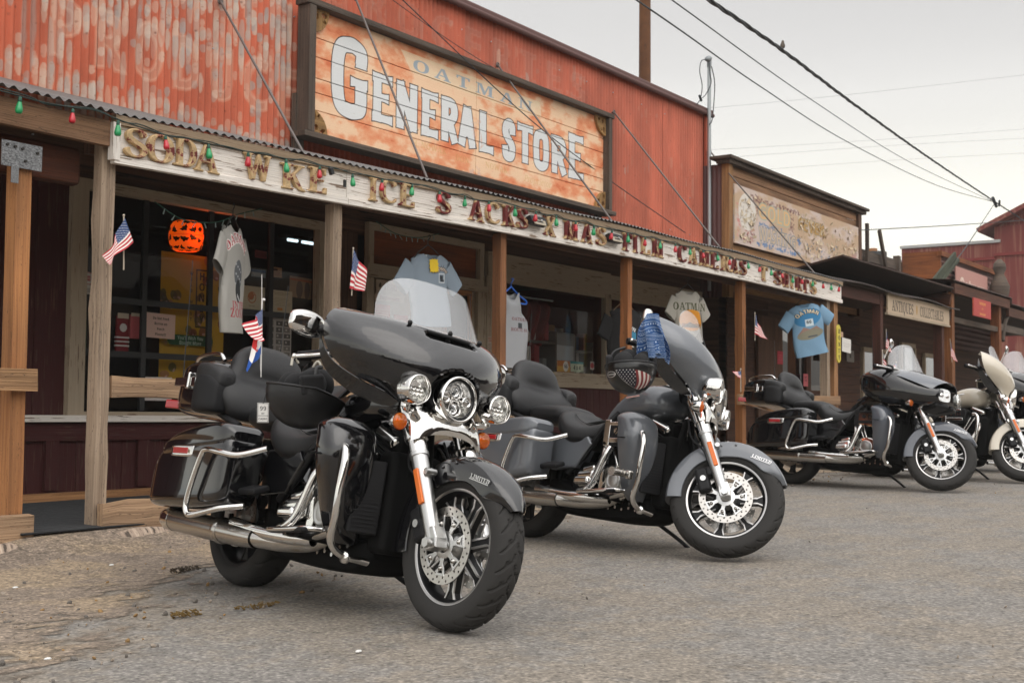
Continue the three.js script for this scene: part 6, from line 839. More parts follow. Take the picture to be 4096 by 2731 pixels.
  const tb = canvasTex(256, 256, (g, w, h) => { fillC(g, '#2a4f82', w, h); const r = rng(29); g.strokeStyle = '#b9c4d2'; g.fillStyle = '#b9c4d2'; g.lineWidth = 2.5; for (let k = 0; k < 7; k++) { const y = 12 + k * 38; g.beginPath(); g.moveTo(0, y); g.lineTo(w, y); g.stroke(); for (let i = 0; i < 16; i++) { if (k % 3 === 0) { g.beginPath(); g.ellipse(8 + i * 16, y + 14, 5, 7, 0.4, 0, 7); g.stroke(); } else if (k % 3 === 1) g.fillRect(4 + i * 16, y + 8 + 6 * r(), 6, 10); else { g.beginPath(); g.arc(8 + i * 16, y + 18, 3 + 5 * r(), 0, 5); g.stroke(); } } } });
  const bd = thing('bandana', 'blue and white patterned bandana knotted on the grey motorcycle handlebar above its helmet', 'bandana', [6.37, 1.27, -3.45], -0.75);
  mesh('cloth', [sheet((u, v) => { const y = lerp(0.135, -0.12 - 0.03 * Math.sin(u * 9), 1 - v), w = 0.028 + 0.062 * Math.sin(Math.min(1, (1 - v) * 1.25) * Math.PI * 0.5) + 0.012 * Math.sin(u * 11 + v * 5), a = lerp(-1.9, 1.9, u); return [w * Math.sin(a) * 1.05 + 0.012 * Math.sin(v * 6), y, 0.05 * Math.cos(a) + 0.03 * Math.sin(u * 15 + v * 5) * (1.15 - v)]; }, 48, 24, 0.0015), sheet((u, v) => { const k = 1 - v; return [lerp(-0.05, 0.05, u) - 0.015 + 0.02 * k, lerp(-0.115, 0.02, v), 0.075 + 0.015 * Math.sin(u * 7)]; }, 14, 14, 0.0015)], std({ map: tb, roughness: 0.9, side: THREE.DoubleSide }), bd);
  // flags on the nearest motorcycle
  const m = thing('flag_mast', 'white mast on the nearest motorcycle trunk with striped and tricolour flags', 'flag', [4.52, 1.06, -4.64]);
  mesh('pole', [bar([0, -0.05, 0], [0.0, 0.34, 0], 0.005, 0.004, 8), at(new THREE.SphereGeometry(0.008, 8, 6), 0.012, 0.335, 0), bar([0, 0.3, 0], [0.005, 0.46, -0.01], 0.002, 0.0015, 6)], std({ color: lin(0.7, 0.68, 0.65), roughness: 0.5 }), m);
  mesh('striped_cloth', limp([0, 0.29, 0.004], [0, 0.16, 0.004], [-0.065, 0.12, 0.05], [-0.075, 0.20, -0.02], 0.03, 9), flagM, m); mesh('tricolour_cloth', limp([0, 0.20, -0.003], [0, 0.07, 0], [-0.12, -0.03, 0.04], [-0.06, 0.13, 0.0], 0.025, 6), triM, m);
  flag('small striped flag on the shark nosed motorcycle trunk antenna', [12.30, 1.18, -5.62], [0, 0.14, 0], [0, -0.1, 0], [[0, 0.12, 0.004], [0, 0.04, 0], [-0.15, 0.05, 0.03], [-0.19, 0.10, 0.01]], flagM);
  const f2 = flag('striped flag over a tricolour flag on a thin mast behind the shark nosed motorcycle', [13.55, 1.0, -4.4], [0, 0.42, 0], [0, -0.2, 0], [[0, 0.41, 0.004], [0, 0.34, 0], [-0.15, 0.30, 0.03], [-0.16, 0.36, 0.01]], flagM); mesh('tricolour_cloth', limp([0, 0.33, 0], [0, 0.24, 0], [-0.03, 0.17, 0.03], [-0.09, 0.22, 0], 0.02, 6), triM, f2);
  flag('small dark edged flag on a mast behind the shark nosed motorcycle mirror', [14.6, 1.05, -4.9], [0, 0.55, 0], [0, -0.2, 0], [[0, 0.54, 0.004], [0, 0.30, 0], [0.05, 0.26, 0.03], [0.06, 0.36, 0.01]], flagM);
}
// ------------------------------------------------------------------ motorcycles
// bike axes: +x forward, +y up, +z the rider's right; the wheels touch the ground at x = 0.8125 and -0.8125
let BMn = fbm(60, 60, 3, 505);
const flakeN = fbm(256, 256, 1, 501);
const BM = (() => {
  const leather = imgTex(512, 512, (u, v) => 255 * (0.6 * fbmL(u, v) + 0.4 * flakeN(u, v)), { srgb: false });
  tile(leather, 8, 8);
  const dust = imgTex(512, 512, (u, v) => 255 * clamp(0.10 + 0.25 * fbmL(u * 0.5, v * 0.5) + 0.1 * flakeN(u, v)), { srgb: false });
  const paint = (c) => phy({ color: lin(...c), roughness: 0.12, metalness: 0, clearcoat: 1, clearcoatRoughness: 0.015, specularIntensity: 0.9 });
  return {
    paint,
    black: paint([0.005, 0.005, 0.006]), grey: phy({ color: lin(0.13, 0.14, 0.155), roughness: 0.45, metalness: 0.3, clearcoat: 1, clearcoatRoughness: 0.02 }), cream: paint([0.58, 0.52, 0.42]), slate: paint([0.09, 0.10, 0.12]),
    chrome: std({ color: lin(0.78, 0.77, 0.75), metalness: 1, roughness: 0.07 }), dullchrome: std({ color: lin(0.55, 0.53, 0.5), metalness: 1, roughness: 0.2 }),
    alu: std({ color: lin(0.6, 0.6, 0.59), metalness: 1, roughness: 0.34 }), machined: std({ color: lin(0.5, 0.49, 0.48), metalness: 1, roughness: 0.3 }), disc: std({ color: lin(0.5, 0.48, 0.45), metalness: 1, roughness: 0.28 }),
    tyre: std({ color: lin(0.027, 0.0255, 0.024), roughness: 0.85, bumpMap: leather, bumpScale: 0.0006 }), plastic: phy({ color: lin(0.008, 0.008, 0.009), roughness: 0.4, specularIntensity: 0.6 }), satin: phy({ color: lin(0.011, 0.011, 0.012), roughness: 0.55, specularIntensity: 0.5 }), deep: phy({ color: lin(0.005, 0.005, 0.005), roughness: 0.8, specularIntensity: 0.3 }),
    seat: phy({ color: lin(0.014, 0.014, 0.015), roughness: 0.4, specularIntensity: 0.8, bumpMap: leather, bumpScale: 0.0007 }), stitch: std({ color: lin(0.03, 0.03, 0.03), roughness: 0.7 }),
    amber: phy({ color: lin(1, 0.24, 0.01), roughness: 0.12, transmission: 0.55, thickness: 0, clearcoat: 1 }), amberSolid: std({ color: lin(0.72, 0.16, 0.02), roughness: 0.3 }), red: phy({ color: lin(0.35, 0.012, 0.015), roughness: 0.15, clearcoat: 1 }),
    lens: phy({ color: 0xffffff, transmission: 1, thickness: 0, roughness: 0.02 }), bowl: std({ color: lin(0.75, 0.75, 0.73), metalness: 0.95, roughness: 0.16 }), optic: phy({ color: lin(0.9, 0.93, 0.95), transmission: 1, thickness: 0.02, ior: 1.5, roughness: 0.02 }),
    shield: phy({ color: lin(0.78, 0.80, 0.82), transparent: true, opacity: 0.22, roughness: 0.12, clearcoat: 1, clearcoatRoughness: 0.02, side: THREE.DoubleSide }),
    badge: std({ color: lin(0.7, 0.7, 0.7), metalness: 0.9, roughness: 0.2 }),
  };
  function fbmL(u, v) { return BMn(u, v); }
})();
const bikeGeo = new Map();
const memo = (k, f) => { if (!bikeGeo.has(k)) { const g = f(); bikeGeo.set(k, Array.isArray(g) ? merge(g) : g); } return bikeGeo.get(k); };
const RAKE = 0.5, FD = [-Math.sin(RAKE), Math.cos(RAKE)], forkAt = (s, z, off = 0) => [0.80 + FD[0] * s + off * FD[1], 0.335 + FD[1] * s - off * FD[0], z];
const onZ = (g) => g.rotateX(Math.PI / 2);                            // turns a lathe's axis into the wheel axis
// tyre skin with real grooves: R outer radius, sec = half section [z, r], groove polylines per period
function tyreGeo(R, half, N, Mx, period, lines, depth, gw) {
  const full = [...half.map(([z, r]) => [-z, r]), ...half.slice(0, -1).reverse()], c = new THREE.CatmullRomCurve3(full.map(([z, r]) => V(z, r, 0)), false, 'catmullrom', 0.5), sec = c.getSpacedPoints(Mx), reps = Math.round((2 * Math.PI * R) / period), P = (2 * Math.PI * R) / reps;
  const segd = (px, py, a, b) => { const dx = b[0] - a[0], dy = b[1] - a[1], t = clamp(((px - a[0]) * dx + (py - a[1]) * dy) / (dx * dx + dy * dy)); return Math.hypot(px - a[0] - t * dx, py - a[1] - t * dy); };
  const pos = [], idx = [];
  for (let i = 0; i < N; i++) { const th = (i / N) * Math.PI * 2, s = ((i / N) * 2 * Math.PI * R) % P;
    for (const q of sec) { let d = 1; if (Math.abs(q.x) < half[1][0] && q.y > half[2][1]) for (const l of lines) for (let k = 0; k < l.length - 1; k++) for (const o of [-P, 0, P]) d = Math.min(d, segd(s + o, q.x, l[k], l[k + 1])); const r = q.y - depth * (1 - sstep(gw * 0.6, gw, d)); pos.push(r * Math.cos(th), r * Math.sin(th), q.x); } }
  const m = sec.length; for (let i = 0; i < N; i++) for (let j = 0; j < m - 1; j++) { const a = i * m + j, b = a + 1, c2 = ((i + 1) % N) * m + j, d = c2 + 1; idx.push(a, c2, b, b, c2, d); }
  const g = new THREE.BufferGeometry(); g.setAttribute('position', new THREE.Float32BufferAttribute(pos, 3)); g.setIndex(idx); g.computeVertexNormals(); return g;
}
const pol = (r, a, z) => [r * Math.cos(a), r * Math.sin(a), z];
function wheel(root, front, steer) {
  const w = new THREE.Group(); w.name = front ? 'front_wheel' : 'rear_wheel'; root.add(w); w.position.set(front ? 0.8125 : -0.8125, front ? 0.32 : 0.33, 0);
  const add = (n, k, f, m, p, r) => mesh(n, memo((front ? 'f' : 'r') + k, f), m, w, p, r);
  if (front) add('tyre', 'tyre', () => tyreGeo(0.32, [[0.048, 0.222], [0.062, 0.240], [0.066, 0.264], [0.061, 0.290], [0.044, 0.309], [0.022, 0.318], [0, 0.3205]], 960, 60, 0.082, [[[0, 0.055], [0.030, 0.034], [0.056, 0.010], [0.082, 0.004]], [[0.041, -0.055], [0.071, -0.034], [0.097, -0.010], [0.123, -0.004]], [[0.030, 0.034], [0.052, 0.030]], [[0.071, -0.034], [0.093, -0.030]]], 0.007, 0.0048), BM.tyre);
  else add('tyre', 'tyre', () => tyreGeo(0.33, [[0.062, 0.236], [0.084, 0.252], [0.091, 0.276], [0.084, 0.300], [0.062, 0.320], [0.03, 0.328], [0, 0.3305]], 640, 40, 0.13, [[[0, 0.08], [0.04, 0.05], [0.09, 0.012]], [[0.065, -0.08], [0.105, -0.05], [0.155, -0.012]]], 0.006, 0.0042), BM.tyre);
  const ro = front ? 0 : 0.014, hz = front ? 0 : 0.02;
  add('rim', 'rim', () => onZ(lathe([[0.226 + ro, 0.05 + hz], [0.236 + ro, 0.046 + hz], [0.232 + ro, 0.036 + hz], [0.210 + ro, 0.03], [0.206 + ro, 0], [0.210 + ro, -0.03], [0.232 + ro, -0.036 - hz], [0.236 + ro, -0.046 - hz], [0.226 + ro, -0.05 - hz], [0.214 + ro, -0.046 - hz], [0.2 + ro, -0.022], [0.2 + ro, 0.022], [0.214 + ro, 0.046 + hz], [0.226 + ro, 0.05 + hz]], 96)), BM.plastic);
  add('rim_lip', 'lip', () => [1, -1].map((s) => at(onZ(lathe([[0.213 + ro, 0.044], [0.216 + ro, 0.049], [0.234 + ro, 0.052], [0.238 + ro, 0.048], [0.236 + ro, 0.044]], 96)), 0, 0, s > 0 ? hz : -hz, s > 0 ? 0 : Math.PI)), front ? BM.machined : BM.satin);
  const spoke = () => { const s = shapeOf([[0.04, -0.026], [0.10, -0.019], [0.175, -0.019], [0.208, -0.036], [0.208, 0.036], [0.175, 0.019], [0.10, 0.019], [0.04, 0.026]]); return at(extrude(s, 0.03, 0.003), 0, 0, -0.015); };
  const edge = () => [1, -1].flatMap((q) => [1, -1].map((sd) => { const s = shapeOf([[0.075, q * 0.011], [0.168, q * 0.0095], [0.209, q * 0.027], [0.209, q * 0.0365], [0.172, q * 0.0195], [0.075, q * 0.0195]]); return at(extrude(s, 0.006, 0.001), 0, 0, sd > 0 ? 0.015 : -0.021); }));
  for (let i = 0; i < 7; i++) { const a = (i / 7) * Math.PI * 2 + 0.22; add('spoke', 'spoke', spoke, BM.plastic, null, [0, 0, a]); add('spoke_edge', 'edge', edge, front ? BM.machined : BM.satin, null, [0, 0, a]); }
  add('hub', 'hub', () => onZ(lathe([[0.0, 0.088], [0.022, 0.088], [0.024, 0.07], [0.046, 0.05], [0.055, 0.02], [0.055, -0.02], [0.046, -0.05], [0.024, -0.07], [0.022, -0.088], [0, -0.088]], 40)), BM.alu);
  const discGeo = () => { const s = new THREE.Shape(); s.absarc(0, 0, 0.150, 0, Math.PI * 2, false); const h = new THREE.Path(); h.absarc(0, 0, 0.112, 0, Math.PI * 2, true); s.holes.push(h); for (let i = 0; i < 44; i++) { const a = (i / 44) * Math.PI * 2, r = i % 2 ? 0.139 : 0.123, p = new THREE.Path(); p.absarc(r * Math.cos(a), r * Math.sin(a), 0.0048, 0, Math.PI * 2, true); s.holes.push(p); } return at(extrude(s, 0.005, 0, 1, 40), 0, 0, -0.0025); };
  const carrier = () => { const l = []; for (let i = 0; i < 7; i++) { const a = (i / 7) * Math.PI * 2 + 0.22, s = shapeOf([[0.03, -0.012], [0.07, -0.010], [0.085, -0.017], [0.116, -0.026], [0.116, 0.026], [0.085, 0.017], [0.07, 0.010], [0.03, 0.012]]); const h = new THREE.Path(); h.moveTo(0.106, -0.014); h.lineTo(0.106, 0.014); h.lineTo(0.098, 0.012); h.lineTo(0.098, -0.012); s.holes.push(h); l.push(at(extrude(s, 0.005, 0.0008), 0, 0, 0, 0, 0, a)); } l.push(at(onZ(lathe([[0.03, 0.006], [0.05, 0.004], [0.055, 0], [0.03, -0.004]], 40)), 0, 0, 0.002)); return l; };
  const boltG = () => Array.from({ length: 7 }, (_, i) => { const a = (i / 7) * Math.PI * 2 + 0.22; return at(onZ(lathe([[0, 0.01], [0.004, 0.01], [0.0045, 0.006], [0.009, 0.006], [0.01, 0.002], [0.01, -0.004]], 12)), ...pol(0.088, a, 0.006)); });
  for (const s of front ? [1, -1] : [1]) { add('brake_disc', 'disc', discGeo, BM.disc, [0, 0, s * (front ? 0.082 : 0.085)]); const c = add('disc_carrier', 'carrier', carrier, BM.alu, [0, 0, s * (front ? 0.082 : 0.085)], [s > 0 ? 0 : Math.PI, 0, 0]); if (front) { const b = add('disc_bolts', 'bolts', boltG, BM.dullchrome, [0, 0, s * 0.082], [s > 0 ? 0 : Math.PI, 0, 0]); b.userData.kind = 'stuff'; } }
  w.updateMatrix(); if (steer) w.applyMatrix4(steer);
  return w;
}
// batwing fairing skin
const FR = [[0.775, 0.78, 0.085, 0.57, 0.56], [0.80, 0.80, 0.125, 0.60, 0.56], [0.85, 0.845, 0.165, 0.618, 0.53], [0.905, 0.892, 0.225, 0.632, 0.48], [0.96, 0.935, 0.32, 0.642, 0.405], [1.015, 0.992, 0.405, 0.64, 0.332], [1.072, 1.065, 0.445, 0.618, 0.293], [1.125, 1.14, 0.448, 0.58, 0.272], [1.163, 1.195, 0.415, 0.54, 0.258], [1.182, 1.215, 0.37, 0.508, 0.255], [1.186, 1.218, 0.345, 0.487, 0.25], [1.17, 1.2, 0.335, 0.465, 0.24]];
function fairingPoint(u, v) {
  const f = v * (FR.length - 1), i = Math.min(Math.floor(f), FR.length - 2), t = f - i, Q = (k, c) => FR[clamp(k, 0, FR.length - 1)][c];
  const [yc, ye, w, xc, xe] = [0, 1, 2, 3, 4].map((c) => { const a = Q(i - 1, c), b = Q(i, c), d = Q(i + 1, c), e = Q(i + 2, c); return b + 0.5 * t * (d - a + t * (2 * a - 5 * b + 4 * d - e + t * (3 * (b - d) + e - a))); });
  const s = Math.abs(u * 2 - 1), a = s * Math.PI * 0.5, sg = u < 0.5 ? -1 : 1;
  const z = sg * w * Math.pow(Math.sin(a), 0.95), cx = Math.pow(Math.cos(a), 1.12), y = lerp(yc, ye, 1 - Math.pow(1 - Math.pow(s, 2), 1)); let x = xe + (xc - xe) * cx;
  if (v < 0.97) {
    const d = Math.hypot(z / 0.135, (y - 0.90) / 0.125); x -= 0.085 * (1 - sstep(0.9, 1.02, d)) * (y > 0.8 ? 1 : sstep(0.76, 0.8, y));
    const e = Math.pow(Math.abs(z) / 0.135, 4) + Math.pow((y - 1.152 + 0.02 * Math.abs(z)) / 0.02, 4); x -= 0.05 * (1 - sstep(0.75, 1.15, e));
    x += 0.012 * Math.exp(-Math.pow((Math.abs(z) - 0.24 - (1.1 - y) * 0.3) / 0.05, 2)) * sstep(0.96, 1.05, y) * 0;
  }
  return [x, y, z];
}
function lampParts(root, name, c, r, steer, projector) {                 // a round lamp that faces forward
  const g = new THREE.Group(); g.name = name; root.add(g); g.position.set(...c); g.rotation.z = 0.04;
  const rx = (p, n = 48) => lathe(p, n).rotateZ(-Math.PI / 2), add = (n, k, f, m, p) => mesh(n, memo(name + k, f), m, g, p);
  add('bezel', 'bz', () => rx([[r * 0.9, 0.012], [r * 0.94, 0.03], [r * 1.0, 0.034], [r * 1.06, 0.026], [r * 1.1, 0.006], [r * 1.07, -0.03], [r * 1.0, -0.034]]), BM.chrome);
  add('bucket', 'bk', () => rx([[r * 1.07, -0.01], [r * 1.08, -0.04], [r * 0.98, -r * 0.95], [r * 0.7, -r * 1.35], [r * 0.3, -r * 1.55], [0, -r * 1.6]]), projector ? BM.plastic : BM.chrome);
  add('reflector', 'rf', () => rx([[r * 0.9, 0.012], [r * 0.82, -r * 0.15], [r * 0.62, -r * 0.34], [r * 0.3, -r * 0.42], [0, -r * 0.44]]), BM.bowl);
  if (projector) {
    add('inner_ring', 'ir', () => rx([[r * 0.84, 0.008], [r * 0.86, 0.022], [r * 0.9, 0.022], [r * 0.92, 0.006]]), BM.plastic);
    for (const s of [1, -1]) { add('projector_ring', 'pr', () => rx([[r * 0.31, 0], [r * 0.33, 0.014], [r * 0.37, 0.014], [r * 0.39, -0.03]], 32), BM.chrome, [-0.012, s * r * 0.4, 0]); add('projector_lens', 'pl', () => rx([[0, 0.02], [r * 0.12, 0.017], [r * 0.24, 0.008], [r * 0.31, -0.004], [r * 0.3, -0.02], [0, -0.024]], 32), BM.optic, [-0.014, s * r * 0.4, 0]); add('projector_bowl', 'pb', () => rx([[r * 0.31, -0.02], [r * 0.2, -0.034], [0, -0.038]], 24), BM.plastic, [-0.012, s * r * 0.4, 0]); }
    add('light_bar', 'lb', () => [-1, 1].flatMap((s) => [bar([-0.012, 0, s * r * 0.42], [-0.012, 0, s * r * 0.8], 0.017, 0.017, 20), at(rx([[0.014, 0.0], [0.02, 0.012], [0.024, 0.0]], 20), 0.002, 0, s * r * 0.62, 0, 0, 0)]).concat(bar([-0.02, 0, -r * 0.45], [-0.02, 0, r * 0.45], 0.011)), BM.chrome);
  } else add('light_bar', 'lb', () => [0, 1, 2, 3].flatMap((k) => [at(cyl(r * 0.34, 0.006, 24), -0.004 - 0.003 * Math.abs(k - 1.5), -0.004, (k - 1.5) * r * 0.34, Math.PI / 2), at(cyl(r * 0.26, r * 0.28, 20), -0.008, -0.004, (k - 1.5) * r * 0.34, Math.PI / 2)]).concat(at(cyl(r * 0.24, r * 1.3, 16, r * 0.24), -0.016, -0.004, 0, Math.PI / 2)), BM.chrome);
  add('lens', 'ln', () => rx([[0, 0.034], [r * 0.4, 0.032], [r * 0.75, 0.025], [r * 0.9, 0.017]]), BM.lens);
  g.updateMatrix(); if (steer) g.applyMatrix4(steer);
  return g;
}
function makeBike(o) {
  const root = thing('touring_motorcycle', o.label, 'motorcycle', o.pos, 0, o.group);
  root.rotation.order = 'YXZ'; root.rotation.y = o.yaw; root.rotation.x = -o.lean;
  const S = o.steer ? new THREE.Matrix4().makeTranslation(...forkAt(0.5, 0)).multiply(new THREE.Matrix4().makeRotationAxis(V(FD[0], FD[1], 0), o.steer)).multiply(new THREE.Matrix4().makeTranslation(...forkAt(0.5, 0).map((x) => -x))) : null;
  const P = (n, k, f, m, parent) => mesh(n, memo(k, f), m, parent ?? root);
  const F = (n, k, f, m) => { const p = P(n, k, f, m); if (S) p.applyMatrix4(S); return p; };
  const pt = o.paint, both = [1, -1];
  wheel(root, true, S); wheel(root, false);
  // ---- front end
  for (const s of both) {
    F('fork_leg', 'slider' + s, () => [bar(forkAt(0.0, s * 0.132), forkAt(0.36, s * 0.132), 0.030, 0.034, 24), bar(forkAt(0.355, s * 0.132), forkAt(0.372, s * 0.132), 0.039, 0.039, 24), at(extrude(shapeOf([[-0.03, -0.03], [0.025, -0.035], [0.035, 0], [0.028, 0.05], [-0.024, 0.06], [-0.034, 0]]), 0.05, 0.006, 2), 0.81, 0.33, s * 0.128 - 0.025, 0, 0, RAKE * 0.9), bar([0.8125, 0.32, s * 0.09], [0.8125, 0.32, s * 0.18], 0.013, 0.013, 16), at(onZ(cyl(0.02, 0.018, 6)), 0.8125, 0.32, s * 0.176), at(onZ(cyl(0.013, 0.05, 16)), ...forkAt(0.27, s * 0.13, 0.045)), bar(forkAt(0.27, s * 0.12), forkAt(0.27, s * 0.125, 0.05), 0.014)], BM.alu);
    F('fork_cover', 'cover' + s, () => bar(forkAt(0.365, s * 0.132), forkAt(0.66, s * 0.132), 0.037, 0.041, 28), BM.chrome);
    F('fork_reflector', 'refl' + s, () => at(new RoundedBoxGeometry(0.026, 0.15, 0.012, 2, 0.004), ...forkAt(0.22, s * 0.167, 0.004), 0, 0, RAKE), BM.amberSolid);
    F('brake_caliper', 'cal' + s, () => [at(new RoundedBoxGeometry(0.075, 0.145, 0.06, 3, 0.02), 0.672, 0.385, s * 0.10, 0, 0, 0.45), at(new RoundedBoxGeometry(0.05, 0.06, 0.07, 2, 0.015), 0.70, 0.44, s * 0.10, 0, 0, 0.45), bar([0.70, 0.43, s * 0.1], [0.74, 0.47, s * 0.115], 0.012)], BM.satin);
    F('caliper_cap', 'calcap' + s, () => [at(onZ(cyl(0.016, 0.008, 20)), 0.672, 0.388, s * 0.132), at(onZ(cyl(0.008, 0.01, 12)), 0.745, 0.42, s * 0.145), at(onZ(cyl(0.008, 0.01, 12)), 0.70, 0.505, s * 0.145)], BM.alu);
    F('brake_hose', 'hose' + s, () => tube([[0.69, 0.46, s * 0.09], [0.64, 0.55, s * 0.12], [0.55, 0.62, s * 0.12], [0.5, 0.74, s * 0.08]], 0.005, { rad: 6 }), BM.plastic);
  }
  F('front_fender', 'fender', () => {
    const rings = [], n = 46;
    for (let i = 0; i < n; i++) {
      const t = i / (n - 1), a = lerp(28, 190, t) * Math.PI / 180, tip = sstep(0, 0.16, t), hw = lerp(0.03, 0.08, Math.sqrt(tip)), R = 0.341 + 0.008 * Math.sin(t * Math.PI), sk = lerp(0.016, 0.088, tip) * (t > 0.9 ? 1 : 1) + 0.012 * sstep(0.25, 0.45, t) * sstep(0.75, 0.5, t);
      const sec = [[1, -sk], [1.0, -sk * 0.6], [0.985, -0.03 * tip], [0.93, -0.012], [0.78, -0.003], [0.5, 0.004], [0.2, 0.0075], [0, 0.008]], full = [...sec.map(([z, d]) => [z * hw, R + d]), ...sec.slice(0, -1).reverse().map(([z, d]) => [-z * hw, R + d])];
      const inner = full.slice().reverse().map(([z, r]) => [z * 0.955, r - 0.0045]);
      rings.push([...full, ...inner].map(([z, r]) => [0.8125 + r * Math.cos(a), 0.32 + r * Math.sin(a), z]));
    }
    return loft(rings, { crease: 0.6 });
  }, o.fenderPaint ?? pt);
  F('fender_bolts', 'fbolt', () => both.flatMap((s) => [[0.72, 0.62], [0.80, 0.64], [0.66, 0.60]].map(([x, y]) => at(new THREE.SphereGeometry(0.007, 10, 6), x, y, s * 0.0805))), o.fenderPaint ?? pt).userData.kind = 'stuff';
  if (o.badge !== false) F('fender_badge', 'fbadge', () => { const g = new TextGeometry('LIMITED', { font, size: 0.0165, depth: 0.003, curveSegments: 3 }); g.scale(1.15, 1, 1); const b = at(new THREE.BoxGeometry(0.118, 0.0028, 0.003), 0.055, -0.004, 0.0015), q = [g, b]; return both.map((s) => at(merge(q.map((x) => x.clone())), s > 0 ? 0.90 : 1.02, s > 0 ? 0.588 : 0.565, s * 0.0815, 0, s > 0 ? 0 : Math.PI, s > 0 ? -0.2 : 0.2)); }, BM.badge);
  // ---- fairing
  if (o.fairing === 'batwing') {
    const lobes = o.noLowWing ? 0 : 1;
    F('fairing', 'fairing', () => sheet((u, v) => fairingPoint(u, v), 150, 110, 0.005), pt);
    F('inner_fairing', 'infair', () => {
      const rim = (v, k) => { const e = fairingPoint(1, v); return e; }, l = [];
      l.push(sheet((u, v) => { const e = rim(lerp(0.3, 0.98, v), 1), z = lerp(-1, 1, u) * (Math.abs(e[2]) - 0.012), b = Math.pow(Math.abs(lerp(-1, 1, u)), 2); return [lerp(0.40, e[0] + 0.01, b), lerp(e[1] - 0.01, e[1], b), z]; }, 30, 20, 0.004));
      return l;
    }, BM.satin);
    if (lobes) for (const s of both) F('lower_wing', 'wing' + s, () => sheet((u, v) => { const vv = lerp(0.22, 0.60, u), e = fairingPoint(s > 0 ? 1 : 0, vv), k = Math.sin(Math.PI * Math.pow(u, 0.62)) * (1 - 0.25 * u), q = v; return [e[0] - 0.012 - 0.07 * k * q - 0.02 * u, e[1] - 0.006 - 0.04 * k * q - 0.012 * (1 - u) * q, e[2] - s * (0.004 + 0.012 * q * k - 0.05 * q * k * 0.5)]; }, 30, 10, 0.005), BM.black);
    F('vent', 'vent', () => [at(new RoundedBoxGeometry(0.008, 0.05, 0.28, 2, 0.003), 0.519, 1.146, 0, 0, 0, 0.7), at(new THREE.BoxGeometry(0.03, 0.03, 0.004), 0.53, 1.148, 0.01, 0, 0, 0.7)], BM.deep);
    F('windshield', 'shield', () => sheet((u, v) => { const q = lerp(-1, 1, u), a = Math.abs(q) * Math.PI * 0.43, h = 0.228 * Math.pow(1 - Math.pow(Math.abs(q), 3.6), 0.62) + 0.004, t = v; const z = Math.sign(q) * 0.28 * Math.sin(a) / Math.sin(Math.PI * 0.43) * (1 - 0.10 * t * h / 0.228), bx = lerp(0.525, 0.33, 1 - Math.cos(a)), by = 1.165 + 0.028 * q * q; return [bx - 0.56 * h * t + 0.12 * h * h * t * t, by + h * t, z]; }, 60, 20, 0.004), BM.shield);
    F('shield_strip', 'strip', () => tube(Array.from({ length: 15 }, (_, i) => { const q = lerp(-1, 1, i / 14), a = Math.abs(q) * Math.PI * 0.43; return [lerp(0.532, 0.337, 1 - Math.cos(a)), 1.168 + 0.028 * q * q, Math.sign(q) * 0.28 * Math.sin(a) / Math.sin(Math.PI * 0.43)]; }), 0.009, { rad: 8 }), BM.plastic);
    F('shield_screws', 'screws', () => [-0.19, 0, 0.19].map((z) => at(new THREE.SphereGeometry(0.012, 14, 8), 0.53 - 0.9 * z * z, 1.185 + 0.1 * z * z, z, 0, 0, 0, [0.7, 1, 1])), BM.plastic).userData.kind = 'stuff';
    lampParts(root, 'headlight', [0.632, 0.905, 0], 0.09, S, true);
    if (o.lamps !== false) for (const s of both) { lampParts(root, 'passing_lamp', [0.64, 0.905, s * 0.215], 0.056, S, false); F('lamp_bracket', 'lbr' + s, () => [tube([[0.53, 0.80, s * 0.10], [0.56, 0.825, s * 0.15], [0.585, 0.835, s * 0.205], [0.59, 0.86, s * 0.215]], 0.017), at(cyl(0.02, 0.03, 20), 0.59, 0.85, s * 0.215)], BM.chrome); }
    F('fork_bridge', 'bridge', () => [sheet((u, v) => { const q = lerp(-1, 1, u), z = q * 0.178, top = 0.832 + 0.04 * Math.pow(Math.abs(q), 1.6), bot = 0.735 + 0.02 * Math.cos(q * Math.PI * 0.5) - 0.03 * Math.pow(Math.abs(q), 3); const y = lerp(bot, top, v); return [0.648 - 0.54 * (y - 0.75) - 0.035 * q * q * (1 + 0.6 * Math.pow(q, 6)) + 0.02 * Math.sin(v * Math.PI), y, z]; }, 40, 12, 0.008), ...both.map((s) => bar(forkAt(0.43, s * 0.132), forkAt(0.58, s * 0.132), 0.046, 0.05, 28))], BM.chrome);
    if (o.mirrors !== false) for (const s of both) { F('mirror', 'mir' + s, () => { const g = body([[-0.02, 0, 0, 0.01, 0.01, 3], [0.0, 0, 0, 0.04, 0.022, 3], [0.05, 0.002, 0, 0.052, 0.032, 3.2], [0.11, 0.004, 0, 0.05, 0.03, 3.2], [0.155, 0.004, 0, 0.035, 0.02, 3], [0.165, 0.004, 0, 0.008, 0.006, 2.4]], { rings: 20, n: 28 }); return at(g, 0.205, 1.12, s * 0.425, 0, s > 0 ? -Math.PI / 2 + 0.15 : Math.PI / 2 - 0.15); }, BM.chrome); F('mirror_stem', 'ms' + s, () => bar([0.24, 1.11, s * 0.40], [0.21, 1.118, s * 0.46], 0.026, 0.018), BM.plastic); }
  } else {
